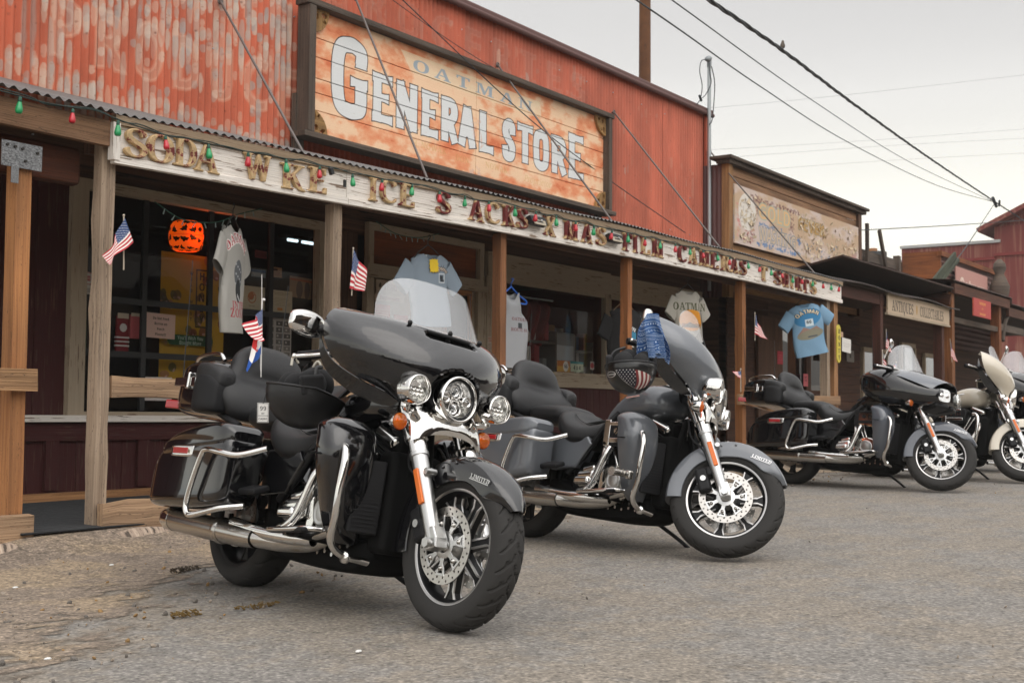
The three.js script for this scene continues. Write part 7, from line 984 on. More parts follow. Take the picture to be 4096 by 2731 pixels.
    P('fairing', 'shark', () => { const g = body([[0.02, 1.0, 0, 0.06, 0.24, 3], [0.12, 0.985, 0, 0.12, 0.36, 3.2], [0.28, 0.965, 0, 0.165, 0.43, 3.2], [0.45, 0.95, 0, 0.175, 0.43, 3], [0.62, 0.925, 0, 0.155, 0.37, 2.8], [0.76, 0.90, 0, 0.12, 0.29, 2.8], [0.85, 0.895, 0, 0.09, 0.22, 3], [0.875, 0.90, 0, 0.05, 0.14, 3]], { rings: 44, n: 56 }); const p = g.attributes.position; for (let i = 0; i < p.count; i++) { const x = p.getX(i), z = Math.abs(p.getZ(i)); let y = p.getY(i); if (y > 0.95) y += 0.05 * sstep(0.85, 0.3, x) * (1 - z * 0.8) - 0.02; p.setY(i, y); } g.computeVertexNormals(); return g; }, pt);
    P('fairing_cap', 'sharkcap', () => sheet((u, v) => { const q = lerp(-1, 1, u), x = lerp(0.86, 0.16, v), w = 0.405 * Math.pow(Math.sin(Math.PI * 0.5 * Math.min(1, 0.42 + 1.1 * v)), 1) * (1 - 0.22 * v * v); return [x - 0.06 * q * q * (1 - v), 1.03 + 0.145 * Math.sin(Math.min(1, v * 1.15) * Math.PI * 0.5) - 0.075 * q * q - 0.02 * Math.pow(Math.abs(q), 6), q * w]; }, 36, 30, 0.006), o.cap ?? BM.slate);
    P('windshield', 'sharkshield', () => sheet((u, v) => { const q = lerp(-1, 1, u), h = 0.25 * Math.pow(1 - Math.pow(Math.abs(q), 4), 0.6) + 0.004; return [0.54 - 0.2 * q * q - 0.55 * h * v, 1.15 - 0.03 * q * q + h * v * 1.05, q * (0.30 - 0.06 * v)]; }, 40, 16, 0.004), BM.shield);
    P('vent', 'sharkvent', () => body([[0.52, 1.10, 0, 0.01, 0.10, 3], [0.60, 1.098, 0, 0.03, 0.14, 3], [0.68, 1.075, 0, 0.008, 0.10, 3]], { rings: 10, n: 20 }), BM.deep);
    for (const s of both) {
      const h = P('headlight', 'sharklamp' + s, () => body([[0, 0, 0, 0.05, 0.055, 3], [0.03, 0, 0, 0.062, 0.07, 3.4], [0.05, 0, 0, 0.062, 0.07, 3.4]], { rings: 8, n: 32 }), BM.bowl); h.position.set(0.832, 0.888, s * 0.128); h.rotation.y = -s * 0.38; h.rotation.z = 0.12;
      mesh('lens', memo('sharklens', () => body([[0.052, 0, 0, 0.06, 0.068, 3.4], [0.064, 0, 0, 0.05, 0.056, 3.4], [0.068, 0, 0, 0.02, 0.02, 3]], { rings: 8, n: 32 })), BM.lens, h);
      mesh('projector_lens', memo('sharkproj', () => both.map((k) => at(new THREE.SphereGeometry(0.026, 16, 10), 0.046, 0, k * 0.032, 0, 0, 0, [0.5, 1, 1]))), BM.chrome, h);
      P('chin', 'chin' + s, () => at(new RoundedBoxGeometry(0.20, 0.06, 0.17, 3, 0.02), 0.76, 0.785, s * 0.09, 0, -s * 0.3, 0.25), BM.plastic);
    }
    if (o.steer !== undefined) for (const s of both) { F('mirror', 'smir' + s, () => [body([[-0.01, 0, 0, 0.03, 0.055, 3], [0.01, 0, 0, 0.036, 0.065, 3], [0.03, 0, 0, 0.01, 0.02, 3]], { rings: 8, n: 24 }).translate(0.24, 1.27, s * 0.40), bar([0.2, 1.13, s * 0.36], [0.24, 1.26, s * 0.40], 0.007)], BM.chrome); }
  }
  for (const s of both) {
    const sp = o.fairing === 'batwing' ? [0.575, 0.775, s * 0.222] : [0.62, 0.80, s * 0.30], T = (n, k, f, m) => { const p = o.fairing === 'batwing' ? F(n, k, f, m) : P(n, k, f, m); return p; }, kk = o.fairing + s, rx = (p) => lathe(p, 28).rotateZ(-Math.PI / 2).translate(...sp);
    T('signal_housing', 'sh' + kk, () => [rx([[0.036, 0.008], [0.037, 0], [0.034, -0.03], [0.02, -0.05], [0, -0.055]]), tube([[sp[0] - 0.03, sp[1], sp[2]], [sp[0] - 0.04, sp[1] + 0.025, sp[2] - s * 0.04], [sp[0] - 0.03, sp[1] + 0.035, sp[2] - s * 0.1]], 0.011)], BM.chrome);
    T('signal_lens', 'sl' + kk, () => rx([[0, 0.026], [0.012, 0.026], [0.014, 0.020], [0.024, 0.020], [0.032, 0.014], [0.0355, 0.004], [0.03, 0.0]]), BM.amber);
    T('signal_bulb', 'sb' + kk, () => rx([[0, 0.004], [0.03, 0.002], [0, 0.0]]), BM.bowl);
    F('handlebar', 'bar' + s, () => tube([[0.40, 1.0, s * 0.04], [0.39, 1.05, s * 0.12], [0.33, 1.065, s * 0.25], [0.26, 1.04, s * 0.34], [0.20, 1.02, s * 0.39]], 0.0145, { rad: 12 }), BM.chrome);
    F('grip', 'grip' + s, () => [bar([0.235, 1.03, s * 0.36], [0.135, 1.0, s * 0.45], 0.020, 0.020, 20), bar([0.135, 1.0, s * 0.45], [0.125, 0.997, s * 0.458], 0.022, 0.018, 20), at(new RoundedBoxGeometry(0.07, 0.06, 0.05, 2, 0.015), 0.26, 1.04, s * 0.335, 0, s * 0.6, 0)], BM.satin);
    F('lever', 'lever' + s, () => [tube([[0.275, 1.03, s * 0.35], [0.27, 1.02, s * 0.39], [0.21, 1.0, s * 0.455], [0.165, 0.988, s * 0.495]], 0.0085, { rad: 8 }), at(new THREE.SphereGeometry(0.012, 12, 8), 0.163, 0.988, s * 0.497)], BM.chrome);
  }
  // ---- tank, seats, bags
  P('fuel_tank', 'tank', () => body([[-0.19, 0.775, 0, 0.015, 0.02, 2.4], [-0.12, 0.80, 0, 0.05, 0.065, 2.4], [0.0, 0.838, 0, 0.088, 0.115, 2.4], [0.13, 0.868, 0, 0.106, 0.150, 2.5], [0.25, 0.880, 0, 0.105, 0.160, 2.6], [0.34, 0.875, 0, 0.085, 0.135, 2.6], [0.385, 0.868, 0, 0.04, 0.07, 2.4], [0.39, 0.868, 0, 0.005, 0.01, 2.4]], { rings: 40, n: 48 }), o.tankPaint ?? pt);
  P('tank_console', 'console', () => sheet((u, v) => { const x = lerp(-0.12, 0.27, v), q = lerp(-1, 1, u); return [x, 0.862 + 0.125 * Math.sin(clamp((x + 0.16) / 0.42) * Math.PI * 0.5) - 0.012 * q * q + 0.006, q * 0.036 * (0.6 + 0.8 * v)]; }, 8, 16, 0.01), o.fairing === 'batwing' && o.chromeConsole ? BM.chrome : BM.plastic);
  for (const s of both) P('tank_badge', 'tbadge' + s, () => at(new RoundedBoxGeometry(0.15, 0.012, 0.005, 1, 0.002), 0.16, 0.90, s * 0.155, -s * 0.32, 0, 0.14), BM.badge);
  const SL = (p) => { p.position.y = -0.04; return p; };
  SL(P('rider_seat', 'seat', () => { const g = body([[0.06, 0.815, 0, 0.03, 0.06, 2.6], [0.0, 0.80, 0, 0.05, 0.10, 2.6], [-0.10, 0.735, 0, 0.07, 0.16, 2.6], [-0.20, 0.70, 0, 0.075, 0.215, 2.8], [-0.30, 0.71, 0, 0.09, 0.24, 2.8], [-0.38, 0.75, 0, 0.105, 0.235, 2.6], [-0.44, 0.775, 0, 0.09, 0.20, 2.5], [-0.48, 0.77, 0, 0.04, 0.12, 2.4]], { rings: 44, n: 48 }); const p = g.attributes.position; for (let i = 0; i < p.count; i++) { const x = p.getX(i), z = p.getZ(i); if (p.getY(i) > 0.74 && x < 0) p.setY(i, p.getY(i) - 0.03 * Math.exp(-Math.pow(z / 0.11, 2)) * sstep(-0.02, -0.18, x) * sstep(-0.44, -0.34, x)); } g.computeVertexNormals(); return g; }, BM.seat));
  SL(P('seat_seam', 'seam', () => both.map((s) => tube([[-0.06, 0.80, s * 0.085], [-0.17, 0.765, s * 0.13], [-0.27, 0.782, s * 0.15], [-0.36, 0.833, s * 0.13], [-0.40, 0.846, s * 0.05], [-0.40, 0.846, 0]], 0.0028, { rad: 5 })), BM.stitch));
  P('pillion_seat', 'pill', () => body(o.tour ? [[-0.42, 0.765, 0, 0.05, 0.12, 2.6], [-0.46, 0.79, 0, 0.06, 0.16, 2.7], [-0.55, 0.80, 0, 0.06, 0.175, 2.8], [-0.74, 0.80, 0, 0.06, 0.165, 2.8], [-0.80, 0.80, 0, 0.04, 0.12, 2.6]] : [[-0.42, 0.765, 0, 0.05, 0.12, 2.6], [-0.46, 0.785, 0, 0.055, 0.14, 2.7], [-0.55, 0.79, 0, 0.05, 0.135, 2.8], [-0.70, 0.79, 0, 0.04, 0.11, 2.8], [-0.74, 0.785, 0, 0.015, 0.06, 2.6]], { rings: 24, n: 40 }), BM.seat);
  P('frame', 'frame', () => [body([[-0.55, 0.33, 0, 0.06, 0.10, 4], [-0.42, 0.28, 0, 0.10, 0.15, 5], [-0.2, 0.235, 0, 0.075, 0.16, 5], [0.1, 0.225, 0, 0.075, 0.16, 5], [0.3, 0.235, 0, 0.07, 0.15, 5], [0.37, 0.27, 0, 0.05, 0.10, 4]], { rings: 20, n: 28 }), tube([[0.30, 0.25, 0.09], [0.40, 0.4, 0.08], [0.45, 0.62, 0.05], [0.47, 0.78, 0.02]], 0.02), tube([[0.30, 0.25, -0.09], [0.40, 0.4, -0.08], [0.45, 0.62, -0.05], [0.47, 0.78, -0.02]], 0.02), tube([[-0.45, 0.38, 0.12], [-0.42, 0.55, 0.14], [-0.3, 0.70, 0.13], [0.0, 0.76, 0.08]], 0.02), tube([[-0.45, 0.38, -0.12], [-0.42, 0.55, -0.14], [-0.3, 0.70, -0.13], [0.0, 0.76, -0.08]], 0.02), at(new RoundedBoxGeometry(0.5, 0.3, 0.16, 2, 0.03), 0.16, 0.62, 0), at(new RoundedBoxGeometry(0.12, 0.42, 0.26, 2, 0.03), 0.40, 0.46, 0)], BM.deep);
  for (const s of both) P('side_cover', 'sidecov' + s, () => { const sh = shapeOf([[-0.45, 0.43], [-0.24, 0.45], [-0.12, 0.60], [-0.16, 0.645], [-0.44, 0.64], [-0.47, 0.56]]); return at(extrude(sh, 0.03, 0.012, 3), 0, 0, s * 0.175 - 0.015); }, pt);
  for (const s of both) P('frame_tube', 'ftube' + s, () => [tube([[-0.32, 0.42, s * 0.17], [-0.2, 0.52, s * 0.178], [-0.06, 0.70, s * 0.165], [0.02, 0.80, s * 0.13]], 0.021)], BM.plastic);
  P('rear_fender', 'rfend', () => { const rings = []; for (let i = 0; i < 26; i++) { const t = i / 25, a = lerp(30, 178, t) * Math.PI / 180, sec = [[1, -0.1], [1, -0.03], [0.9, -0.006], [0.5, 0.006], [0, 0.01]], full = [...sec.map(([z, d]) => [z * 0.115, 0.375 + d]), ...sec.slice(0, -1).reverse().map(([z, d]) => [-z * 0.115, 0.375 + d])], inn = full.slice().reverse().map(([z, r]) => [z * 0.96, r - 0.005]); rings.push([...full, ...inn].map(([z, r]) => [-0.8125 + r * Math.cos(a), 0.33 + r * Math.sin(a), z])); } return loft(rings, { crease: 0.6 }); }, pt);
  for (const s of both) {
    P('saddlebag', 'bag' + s, () => body([[-1.13, 0.40, s * 0.335, 0.03, 0.05, 4], [-1.115, 0.415, s * 0.335, 0.085, 0.085, 5], [-1.03, 0.452, s * 0.34, 0.132, 0.110, 5.5], [-0.90, 0.475, s * 0.342, 0.152, 0.117, 6], [-0.68, 0.492, s * 0.342, 0.160, 0.116, 6], [-0.47, 0.512, s * 0.335, 0.154, 0.105, 6], [-0.41, 0.52, s * 0.33, 0.13, 0.085, 5], [-0.40, 0.52, s * 0.33, 0.02, 0.02, 4]], { rings: 44, n: 48 }), pt);
    P('bag_lid', 'lid' + s, () => body([[-1.06, 0.575, s * 0.335, 0.012, 0.06, 3], [-1.01, 0.592, s * 0.338, 0.028, 0.105, 4], [-0.85, 0.630, s * 0.342, 0.05, 0.119, 4.5], [-0.62, 0.660, s * 0.342, 0.06, 0.117, 5], [-0.46, 0.675, s * 0.336, 0.052, 0.105, 5], [-0.41, 0.675, s * 0.33, 0.02, 0.07, 4]], { rings: 34, n: 44 }), pt);
    P('bag_guard', 'guard' + s, () => [tube([[-0.17, 0.625, s * 0.36], [-0.27, 0.582, s * 0.44], [-0.38, 0.588, s * 0.475], [-0.49, 0.595, s * 0.48], [-0.53, 0.568, s * 0.482], [-0.58, 0.43, s * 0.484], [-0.60, 0.34, s * 0.48], [-0.575, 0.302, s * 0.476], [-0.52, 0.305, s * 0.47], [-0.40, 0.345, s * 0.42], [-0.33, 0.37, s * 0.34]], 0.0135, { rad: 12, seg: 110 })], BM.chrome);
    const mk = P('bag_marker', 'marker' + s, () => at(body([[-0.095, 0, 0, 0.015, 0.006, 4], [-0.085, 0, 0, 0.026, 0.014, 5], [0.06, 0, 0, 0.026, 0.014, 5], [0.085, 0.006, 0, 0.022, 0.008, 4]], { rings: 12, n: 24 }), -0.755, 0.585, s * 0.455, 0, s * 0.1, 0.02), BM.chrome);
    mesh('lens', memo('mklens' + s, () => at(new RoundedBoxGeometry(0.125, 0.03, 0.012, 2, 0.005), -0.77, 0.585, s * 0.468, 0, s * 0.1, 0.02)), BM.red, mk);
    P('muffler', 'muf' + s, () => [at(lathe([[0.0, 0], [0.04, 0], [0.044, 0.012], [0.052, 0.03], [0.0545, 0.08], [0.0545, 0.54], [0.058, 0.545], [0.0605, 0.555], [0.0605, 0.575], [0.058, 0.585], [0.053, 0.59], [0.052, 0.76], [0.047, 0.82], [0.044, 0.88]], 40).rotateZ(-Math.PI / 2), -1.10, 0.27, s * 0.31, 0, 0, -0.035), tube([[-0.24, 0.24, s * 0.31], [-0.18, 0.24, s * 0.29], [-0.1, 0.24, s * 0.25], [0.06, 0.26, s * 0.19], [0.18, 0.33, s * 0.13]], 0.041, { rad: 20 })], BM.dullchrome);
    P('muffler_tip', 'tip' + s, () => at(lathe([[0.036, 0.03], [0.040, -0.002], [0.046, -0.004], [0.056, 0.03], [0.0563, 0.09], [0.0555, 0.092]], 40).rotateZ(-Math.PI / 2), -1.102, 0.27, s * 0.31, 0, 0, -0.035), BM.chrome);
  }
  P('exhaust_shield', 'exsh', () => [at(tube([[-0.10, 0.30, 0], [-0.04, 0.315, 0.002], [0.0, 0.36, -0.01], [0.03, 0.44, -0.02], [0.06, 0.53, -0.03], [0.075, 0.58, -0.05]], 0.02, { rad: 16 }), 0, 0, 0.275 * 1, 0, 0, 0), tube([[-0.42, 0.29, 0.32], [-0.2, 0.27, 0.31], [0.02, 0.265, 0.29], [0.14, 0.27, 0.25]], 0.03, { rad: 14 })], BM.chrome);
  // ---- engine
  const eng = new THREE.Group(); eng.name = 'engine'; root.add(eng);
  const E = (n, k, f, m) => mesh(n, memo('eng' + k, f), m, eng);
  E('crankcase', 'cc', () => [at(new RoundedBoxGeometry(0.42, 0.22, 0.30, 4, 0.06), 0.12, 0.38, 0), at(new RoundedBoxGeometry(0.28, 0.2, 0.26, 4, 0.05), -0.20, 0.40, 0)], BM.satin);
  for (const s of [1, -1]) { const a = -s * 0.39, cx = 0.13 + s * 0.05;
    E('cylinder', 'cy' + s, () => { const l = []; for (let i = 0; i < 11; i++) l.push(at(new RoundedBoxGeometry(0.155, 0.006, 0.17, 1, 0.003), 0, 0.10 + i * 0.0125, 0)); l.push(at(cyl(0.058, 0.18, 24), 0, 0.14, 0)); for (let i = 0; i < 6; i++) l.push(at(new RoundedBoxGeometry(0.165, 0.007, 0.20, 1, 0.003), 0, 0.245 + i * 0.014, 0)); l.push(at(new THREE.BoxGeometry(0.12, 0.1, 0.15), 0, 0.28, 0)); return at(merge(l), cx, 0.40, 0, 0, 0, a); }, BM.satin);
    E('rocker_cover', 'rk' + s, () => at(new RoundedBoxGeometry(0.17, 0.06, 0.20, 4, 0.025), cx - Math.sin(a) * 0.36, 0.40 + Math.cos(a) * 0.36, 0, 0, 0, a), BM.chrome);
    E('pushrod_tube', 'pr' + s, () => [0, 1].map((k) => bar([cx + (k - 0.5) * 0.03, 0.46, 0.13], [cx - Math.sin(a) * 0.26 + (k - 0.5) * 0.05, 0.40 + Math.cos(a) * 0.28, 0.105], 0.011, 0.009, 14)), BM.chrome); }
  E('cam_cover', 'cam', () => { const sh = new THREE.Shape(); sh.moveTo(-0.02, 0.31); sh.bezierCurveTo(0.02, 0.27, 0.2, 0.28, 0.24, 0.33); sh.bezierCurveTo(0.28, 0.40, 0.24, 0.46, 0.18, 0.47); sh.bezierCurveTo(0.1, 0.485, 0.02, 0.47, -0.01, 0.43); sh.closePath(); return at(extrude(sh, 0.05, 0.014, 3), 0, 0, 0.145); }, BM.chrome);
  E('timer_cover', 'tm', () => at(onZ(lathe([[0, 0.03], [0.03, 0.03], [0.032, 0.026], [0.044, 0.026], [0.047, 0.03], [0.056, 0.028], [0.06, 0.015], [0.06, 0]], 40)), 0.13, 0.385, 0.205), BM.alu);
  E('gearbox_cover', 'gb', () => [at(new RoundedBoxGeometry(0.16, 0.10, 0.09, 4, 0.03), -0.10, 0.385, 0.20, 0, 0, 0.1), at(new RoundedBoxGeometry(0.13, 0.05, 0.06, 3, 0.02), -0.115, 0.37, 0.235, 0, 0, 0.05), at(new RoundedBoxGeometry(0.10, 0.03, 0.06, 3, 0.012), -0.09, 0.445, 0.20, 0, 0, 0.2)], BM.chrome);
  E('air_cleaner', 'ac', () => { const sh = new THREE.Shape(); sh.moveTo(0.02, 0.60); sh.lineTo(0.17, 0.575); sh.quadraticCurveTo(0.225, 0.575, 0.235, 0.62); sh.lineTo(0.25, 0.70); sh.quadraticCurveTo(0.25, 0.745, 0.20, 0.745); sh.lineTo(0.03, 0.73); sh.quadraticCurveTo(-0.01, 0.72, -0.005, 0.67); sh.closePath(); return at(extrude(sh, 0.07, 0.014, 3), 0, 0, 0.115); }, o.airChrome ? BM.chrome : BM.plastic);
  E('air_badge', 'ab', () => [at(new RoundedBoxGeometry(0.19, 0.03, 0.012, 2, 0.005), 0.12, 0.625, 0.2), at(new RoundedBoxGeometry(0.17, 0.025, 0.012, 2, 0.005), 0.10, 0.725, 0.195), at(new RoundedBoxGeometry(0.05, 0.16, 0.012, 2, 0.005), 0.0, 0.67, 0.195), at(onZ(cyl(0.018, 0.01, 20)), 0.08, 0.68, 0.2), at(new TextGeometry('114', { font, size: 0.03, depth: 0.005, curveSegments: 3 }), 0.12, 0.665, 0.198)], o.airChrome ? BM.satin : BM.chrome);
  E('header_pipe', 'hp', () => [tube([[0.30, 0.62, 0.05], [0.37, 0.58, 0.12], [0.36, 0.45, 0.2], [0.28, 0.33, 0.24], [0.12, 0.28, 0.26]], 0.024, { rad: 14 }), tube([[0.0, 0.62, 0.05], [-0.03, 0.60, 0.14], [0.02, 0.50, 0.22], [0.0, 0.38, 0.26]], 0.024, { rad: 14 })], BM.dullchrome);
  E('crankcase_bolts', 'cb', () => Array.from({ length: 14 }, (_, i) => at(onZ(cyl(0.009, 0.014, 10)), -0.05 + (i % 7) * 0.055, 0.22 + 0.035 * Math.floor(i / 7) + 0.01 * (i % 2), 0.165)), BM.dullchrome).userData.kind = 'stuff';
  for (const s of both) { P('footboard', 'fb' + s, () => [at(new RoundedBoxGeometry(0.32, 0.022, 0.10, 3, 0.01), 0.17, 0.30, s * 0.36, s * 0.12, s * -0.1, 0.08), bar([0.14, 0.27, s * 0.15], [0.15, 0.285, s * 0.34], 0.016)], BM.satin); P('footboard_trim', 'fbt' + s, () => tube([[0.0, 0.285, s * 0.33], [0.02, 0.287, s * 0.40], [0.16, 0.297, s * 0.415], [0.31, 0.312, s * 0.40], [0.335, 0.316, s * 0.34]], 0.011, { rad: 10 }), BM.chrome); P('pillion_board', 'pb' + s, () => at(new RoundedBoxGeometry(0.20, 0.03, 0.085, 3, 0.012), -0.36, 0.445, s * 0.30, s * 0.35, 0, 0.04), BM.satin); }
  // ---- leg shields and engine guard
  const vloft = (st, n = 36, rings = 34) => { const r = spine(st.map(([y, x, z, hx, hz, e]) => [y, x, z, hx, hz, e]), { rings, n }); return loft(r.map((ring) => ring.map(([a, b, c]) => [b, a, c]))); };
  if (o.lowers) for (const s of both) {
    const g = P('leg_shield', 'lower' + s, () => vloft([[0.27, 0.30, s * 0.20, 0.03, 0.05, 3], [0.33, 0.315, s * 0.235, 0.055, 0.075, 3], [0.42, 0.335, s * 0.265, 0.072, 0.09, 3], [0.53, 0.35, s * 0.285, 0.083, 0.112, 3], [0.62, 0.352, s * 0.295, 0.088, 0.124, 3], [0.69, 0.342, s * 0.295, 0.088, 0.122, 2.8], [0.74, 0.315, s * 0.29, 0.085, 0.115, 2.6], [0.77, 0.30, s * 0.285, 0.05, 0.07, 2.4], [0.78, 0.295, s * 0.285, 0.006, 0.008, 2.4]]), o.lowers);
    mesh('glovebox_seam', memo('seam' + s, () => tube([[0.235, 0.72, s * 0.33], [0.232, 0.65, s * 0.36], [0.262, 0.615, s * 0.418], [0.33, 0.612, s * 0.434], [0.42, 0.612, s * 0.38]], 0.0032, { rad: 6 })), BM.deep, g);
    P('radiator_grille', 'rad' + s, () => [at(new RoundedBoxGeometry(0.03, 0.30, 0.13, 2, 0.01), 0.405, 0.47, s * 0.20, 0, s * -0.35, -0.04), ...Array.from({ length: 16 }, (_, i) => at(new THREE.BoxGeometry(0.004, 0.003, 0.11), 0.422, 0.35 + i * 0.016, s * 0.20, 0, s * -0.35, 0))], BM.satin);
  }
  for (const s of both) P('engine_guard', 'eg' + s, () => o.lowers ? [tube([[0.40, 0.655, s * 0.345], [0.445, 0.645, s * 0.36], [0.47, 0.59, s * 0.37], [0.47, 0.48, s * 0.375], [0.455, 0.37, s * 0.365], [0.41, 0.28, s * 0.34], [0.39, 0.23, s * 0.27], [0.36, 0.21, s * 0.12]], 0.0165, { rad: 14, seg: 80 }), at(onZ(lathe([[0, 0.012], [0.024, 0.008], [0.026, -0.01], [0.01, -0.014]], 24)), 0.39, 0.22, s * 0.25, 0, 0, 0)] : [tube([[0.42, 0.72, s * 0.06], [0.41, 0.72, s * 0.30], [0.40, 0.69, s * 0.40], [0.39, 0.5, s * 0.42], [0.37, 0.32, s * 0.36], [0.35, 0.25, s * 0.2], [0.34, 0.23, s * 0.08]], 0.016, { rad: 14, seg: 80 })], BM.chrome);
  if (o.pegs) P('highway_peg', 'peg', () => [bar([0.43, 0.40, 0.41], [0.44, 0.40, 0.55], 0.017, 0.02, 16), at(onZ(cyl(0.026, 0.02, 16)), 0.442, 0.40, 0.56), ...[0, 1, 2].map((k) => at(onZ(cyl(0.0215, 0.01, 16)), 0.437, 0.403, 0.47 + k * 0.028)), at(new RoundedBoxGeometry(0.04, 0.05, 0.04, 2, 0.012), 0.437, 0.40, 0.42)], BM.dullchrome);
  P('side_stand', 'stand', () => [tube([[0.18, 0.17, -0.16], [0.26, 0.09, -0.28], [0.32, 0.02, -0.36]], 0.012, { rad: 8 }), at(new RoundedBoxGeometry(0.06, 0.01, 0.05, 1, 0.003), 0.33, 0.015, -0.37)], BM.satin);
  // ---- luggage
  const TP = (n, k, f, m) => { const p = P(n, k, f, m); p.position.set(-0.24, -0.02, 0); return p; };
  if (o.tour) {
    const tp = TP('tour_trunk', 'trunk', () => body([[-1.13, 0.90, 0, 0.03, 0.18, 4], [-1.10, 0.905, 0, 0.085, 0.255, 5], [-1.0, 0.91, 0, 0.105, 0.30, 5.5], [-0.84, 0.91, 0, 0.11, 0.31, 6], [-0.72, 0.91, 0, 0.11, 0.305, 6], [-0.665, 0.91, 0, 0.09, 0.27, 5], [-0.66, 0.91, 0, 0.02, 0.05, 4]], { rings: 36, n: 56 }), BM.black);
    TP('trunk_lid', 'trunklid', () => body([[-1.135, 0.985, 0, 0.012, 0.16, 4], [-1.10, 1.0, 0, 0.035, 0.25, 4], [-0.98, 1.015, 0, 0.062, 0.298, 4], [-0.84, 1.02, 0, 0.07, 0.308, 4], [-0.73, 1.015, 0, 0.06, 0.30, 4], [-0.68, 1.005, 0, 0.02, 0.25, 4]], { rings: 30, n: 56 }), BM.black);
    TP('trunk_rack', 'rack', () => [tube([[-0.74, 1.085, 0.22], [-0.80, 1.12, 0.225], [-0.98, 1.115, 0.225], [-1.08, 1.09, 0.2], [-1.12, 1.075, 0.12], [-1.13, 1.07, 0], [-1.12, 1.075, -0.12], [-1.08, 1.09, -0.2], [-0.98, 1.115, -0.225], [-0.80, 1.12, -0.225], [-0.74, 1.085, -0.22]], 0.0095, { rad: 10, seg: 90 }), ...[-0.13, 0, 0.13].map((z) => tube([[-0.76, 1.10, z], [-0.9, 1.105, z], [-1.08, 1.085, z]], 0.007, { rad: 8 }))], BM.chrome);
    for (const s of both) { const l = TP('trunk_latch', 'latch' + s, () => [at(new RoundedBoxGeometry(0.17, 0.045, 0.012, 2, 0.005), -0.96, 0.965, s * 0.309, 0, s * 0.06, 0), at(new RoundedBoxGeometry(0.035, 0.085, 0.022, 3, 0.009), -0.90, 0.97, s * 0.316), at(new RoundedBoxGeometry(0.05, 0.05, 0.014, 2, 0.005), -0.845, 0.965, s * 0.312)], BM.chrome);
      TP('speaker_pod', 'pod' + s, () => [body([[-0.80, 0.90, s * 0.265, 0.07, 0.05, 4], [-0.76, 0.905, s * 0.285, 0.095, 0.065, 4.5], [-0.66, 0.905, s * 0.285, 0.095, 0.062, 4.5], [-0.60, 0.895, s * 0.275, 0.075, 0.045, 4], [-0.59, 0.89, s * 0.27, 0.02, 0.015, 4]], { rings: 22, n: 36 }), bar([-0.66, 0.82, s * 0.24], [-0.52, 0.765, s * 0.2], 0.018)], BM.satin);
      TP('arm_pad', 'arm' + s, () => body([[-0.80, 1.0, s * 0.275, 0.03, 0.04, 3], [-0.78, 1.005, s * 0.28, 0.052, 0.06, 3.6], [-0.70, 1.0, s * 0.275, 0.055, 0.065, 3.4], [-0.64, 0.99, s * 0.27, 0.055, 0.06, 3], [-0.595, 0.98, s * 0.265, 0.04, 0.045, 3], [-0.585, 0.978, s * 0.262, 0.012, 0.015, 2.6]], { rings: 28, n: 32 }), BM.seat);
      TP('trunk_lamp', 'tlamp' + s, () => at(new RoundedBoxGeometry(0.12, 0.045, 0.02, 2, 0.008), -1.07, 0.855, s * 0.285, 0, s * 0.35, 0), BM.red); }
    TP('backrest', 'backrest', () => { const g = vloft([[0.795, -0.60, 0, 0.05, 0.20, 3], [0.83, -0.605, 0, 0.075, 0.25, 3.2], [0.90, -0.625, 0, 0.085, 0.285, 3.2], [0.965, -0.65, 0, 0.082, 0.28, 3], [1.01, -0.675, 0, 0.07, 0.24, 2.8], [1.06, -0.695, 0, 0.062, 0.205, 2.8], [1.12, -0.712, 0, 0.056, 0.185, 2.7], [1.165, -0.725, 0, 0.044, 0.14, 2.6], [1.19, -0.735, 0, 0.02, 0.08, 2.5], [1.193, -0.735, 0, 0.004, 0.01, 2.5]], 52, 46), p = g.attributes.position; for (let i = 0; i < p.count; i++) { const x = p.getX(i), y = p.getY(i), z = p.getZ(i); if (x > -0.66) p.setX(i, x - 0.035 * Math.exp(-Math.pow((y - 1.005) / 0.045, 2)) * Math.exp(-Math.pow(z / 0.16, 2))); } g.computeVertexNormals(); return g; }, BM.seat);
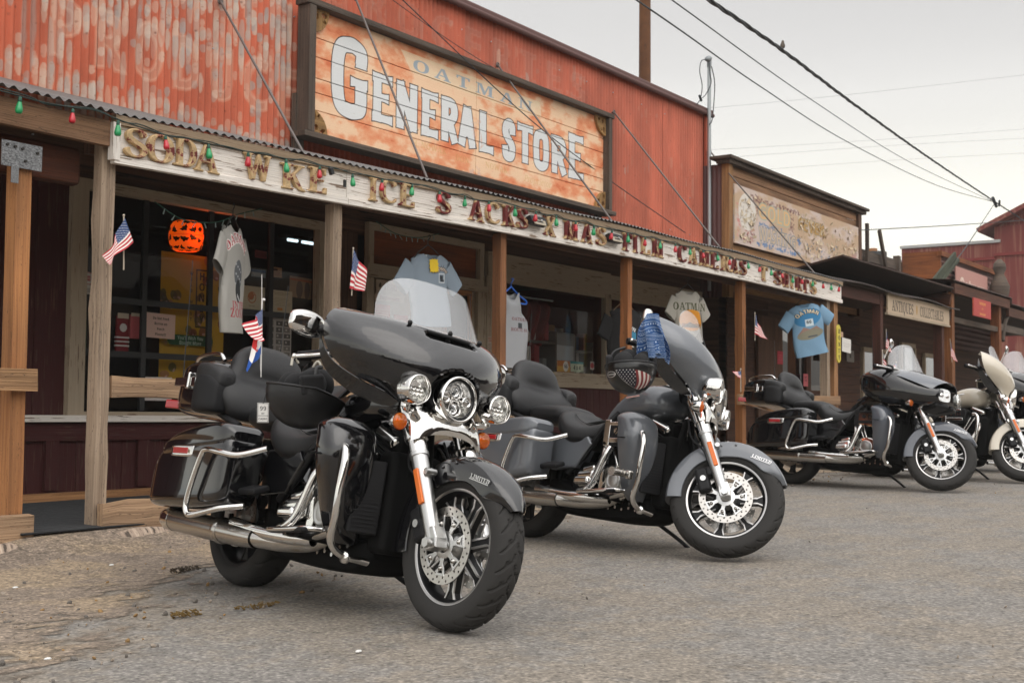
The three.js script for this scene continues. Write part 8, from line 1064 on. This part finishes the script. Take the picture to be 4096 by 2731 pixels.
    TP('antenna', 'ant', () => both.map((s) => bar([-1.06, 0.98, s * 0.27], [-1.16, 1.62, s * 0.29], 0.0035, 0.002, 6)), BM.plastic);
  }
  if (o.antennas === false) { const a = root.getObjectByName('antenna'); if (a) root.remove(a); }
  return root;
}
const BIKES = 'touring motorcycles parked in a row on the street with their backs to the porch';
const spot = (fx, fz, rx, rz) => { const dx = fx - rx, dz = fz - rz, l = Math.hypot(dx, dz), cx = rx + dx * 0.5, cz = rz + dz * 0.5; return { pos: [cx, G(cx), cz], yaw: Math.atan2(-dz / l, dx / l) }; };
const LEAN = 0.17;
const bike1 = makeBike({ ...spot(3.97, -3.02, 4.40, -4.61), lean: LEAN, steer: 0.03, paint: BM.black, lowers: BM.black, tour: true, fairing: 'batwing', label: 'glossy black touring motorcycle nearest the camera with clear windshield and three round front lamps', group: BIKES });
const bike2 = makeBike({ ...spot(6.607, -3.14, 7.007, -4.72), lean: LEAN, steer: 0.62, paint: BM.grey, lowers: BM.grey, tour: true, fairing: 'batwing', pegs: true, label: 'grey touring motorcycle with front wheel turned aside and a helmet on its handlebar', group: BIKES });
const bike3 = makeBike({ ...spot(12.27, -3.59, 12.59, -5.19), lean: LEAN, steer: 0.48, paint: BM.black, fenderPaint: BM.slate, lowers: BM.slate, cap: BM.slate, tour: true, fairing: 'shark', airChrome: true, label: 'black and slate touring motorcycle with broad shark nose fairing and twin rectangular headlights', group: BIKES });
const bike4 = makeBike({ ...spot(13.86, -3.2, 14.2, -4.8), lean: LEAN, steer: 0.55, paint: BM.cream, tour: false, fairing: 'batwing', lamps: false, mirrors: false, badge: false, label: 'cream touring motorcycle without a luggage trunk, right of the shark nosed one', group: BIKES });
const bike5 = makeBike({ ...spot(15.45, -3.3, 15.8, -4.9), lean: LEAN, steer: 0.5, paint: BM.black, lowers: BM.slate, cap: BM.black, tour: true, fairing: 'shark', label: 'black touring motorcycle cut off by the right edge behind the cream one', group: BIKES });
scene.updateMatrixWorld(true);
renderer.render(scene, camera);
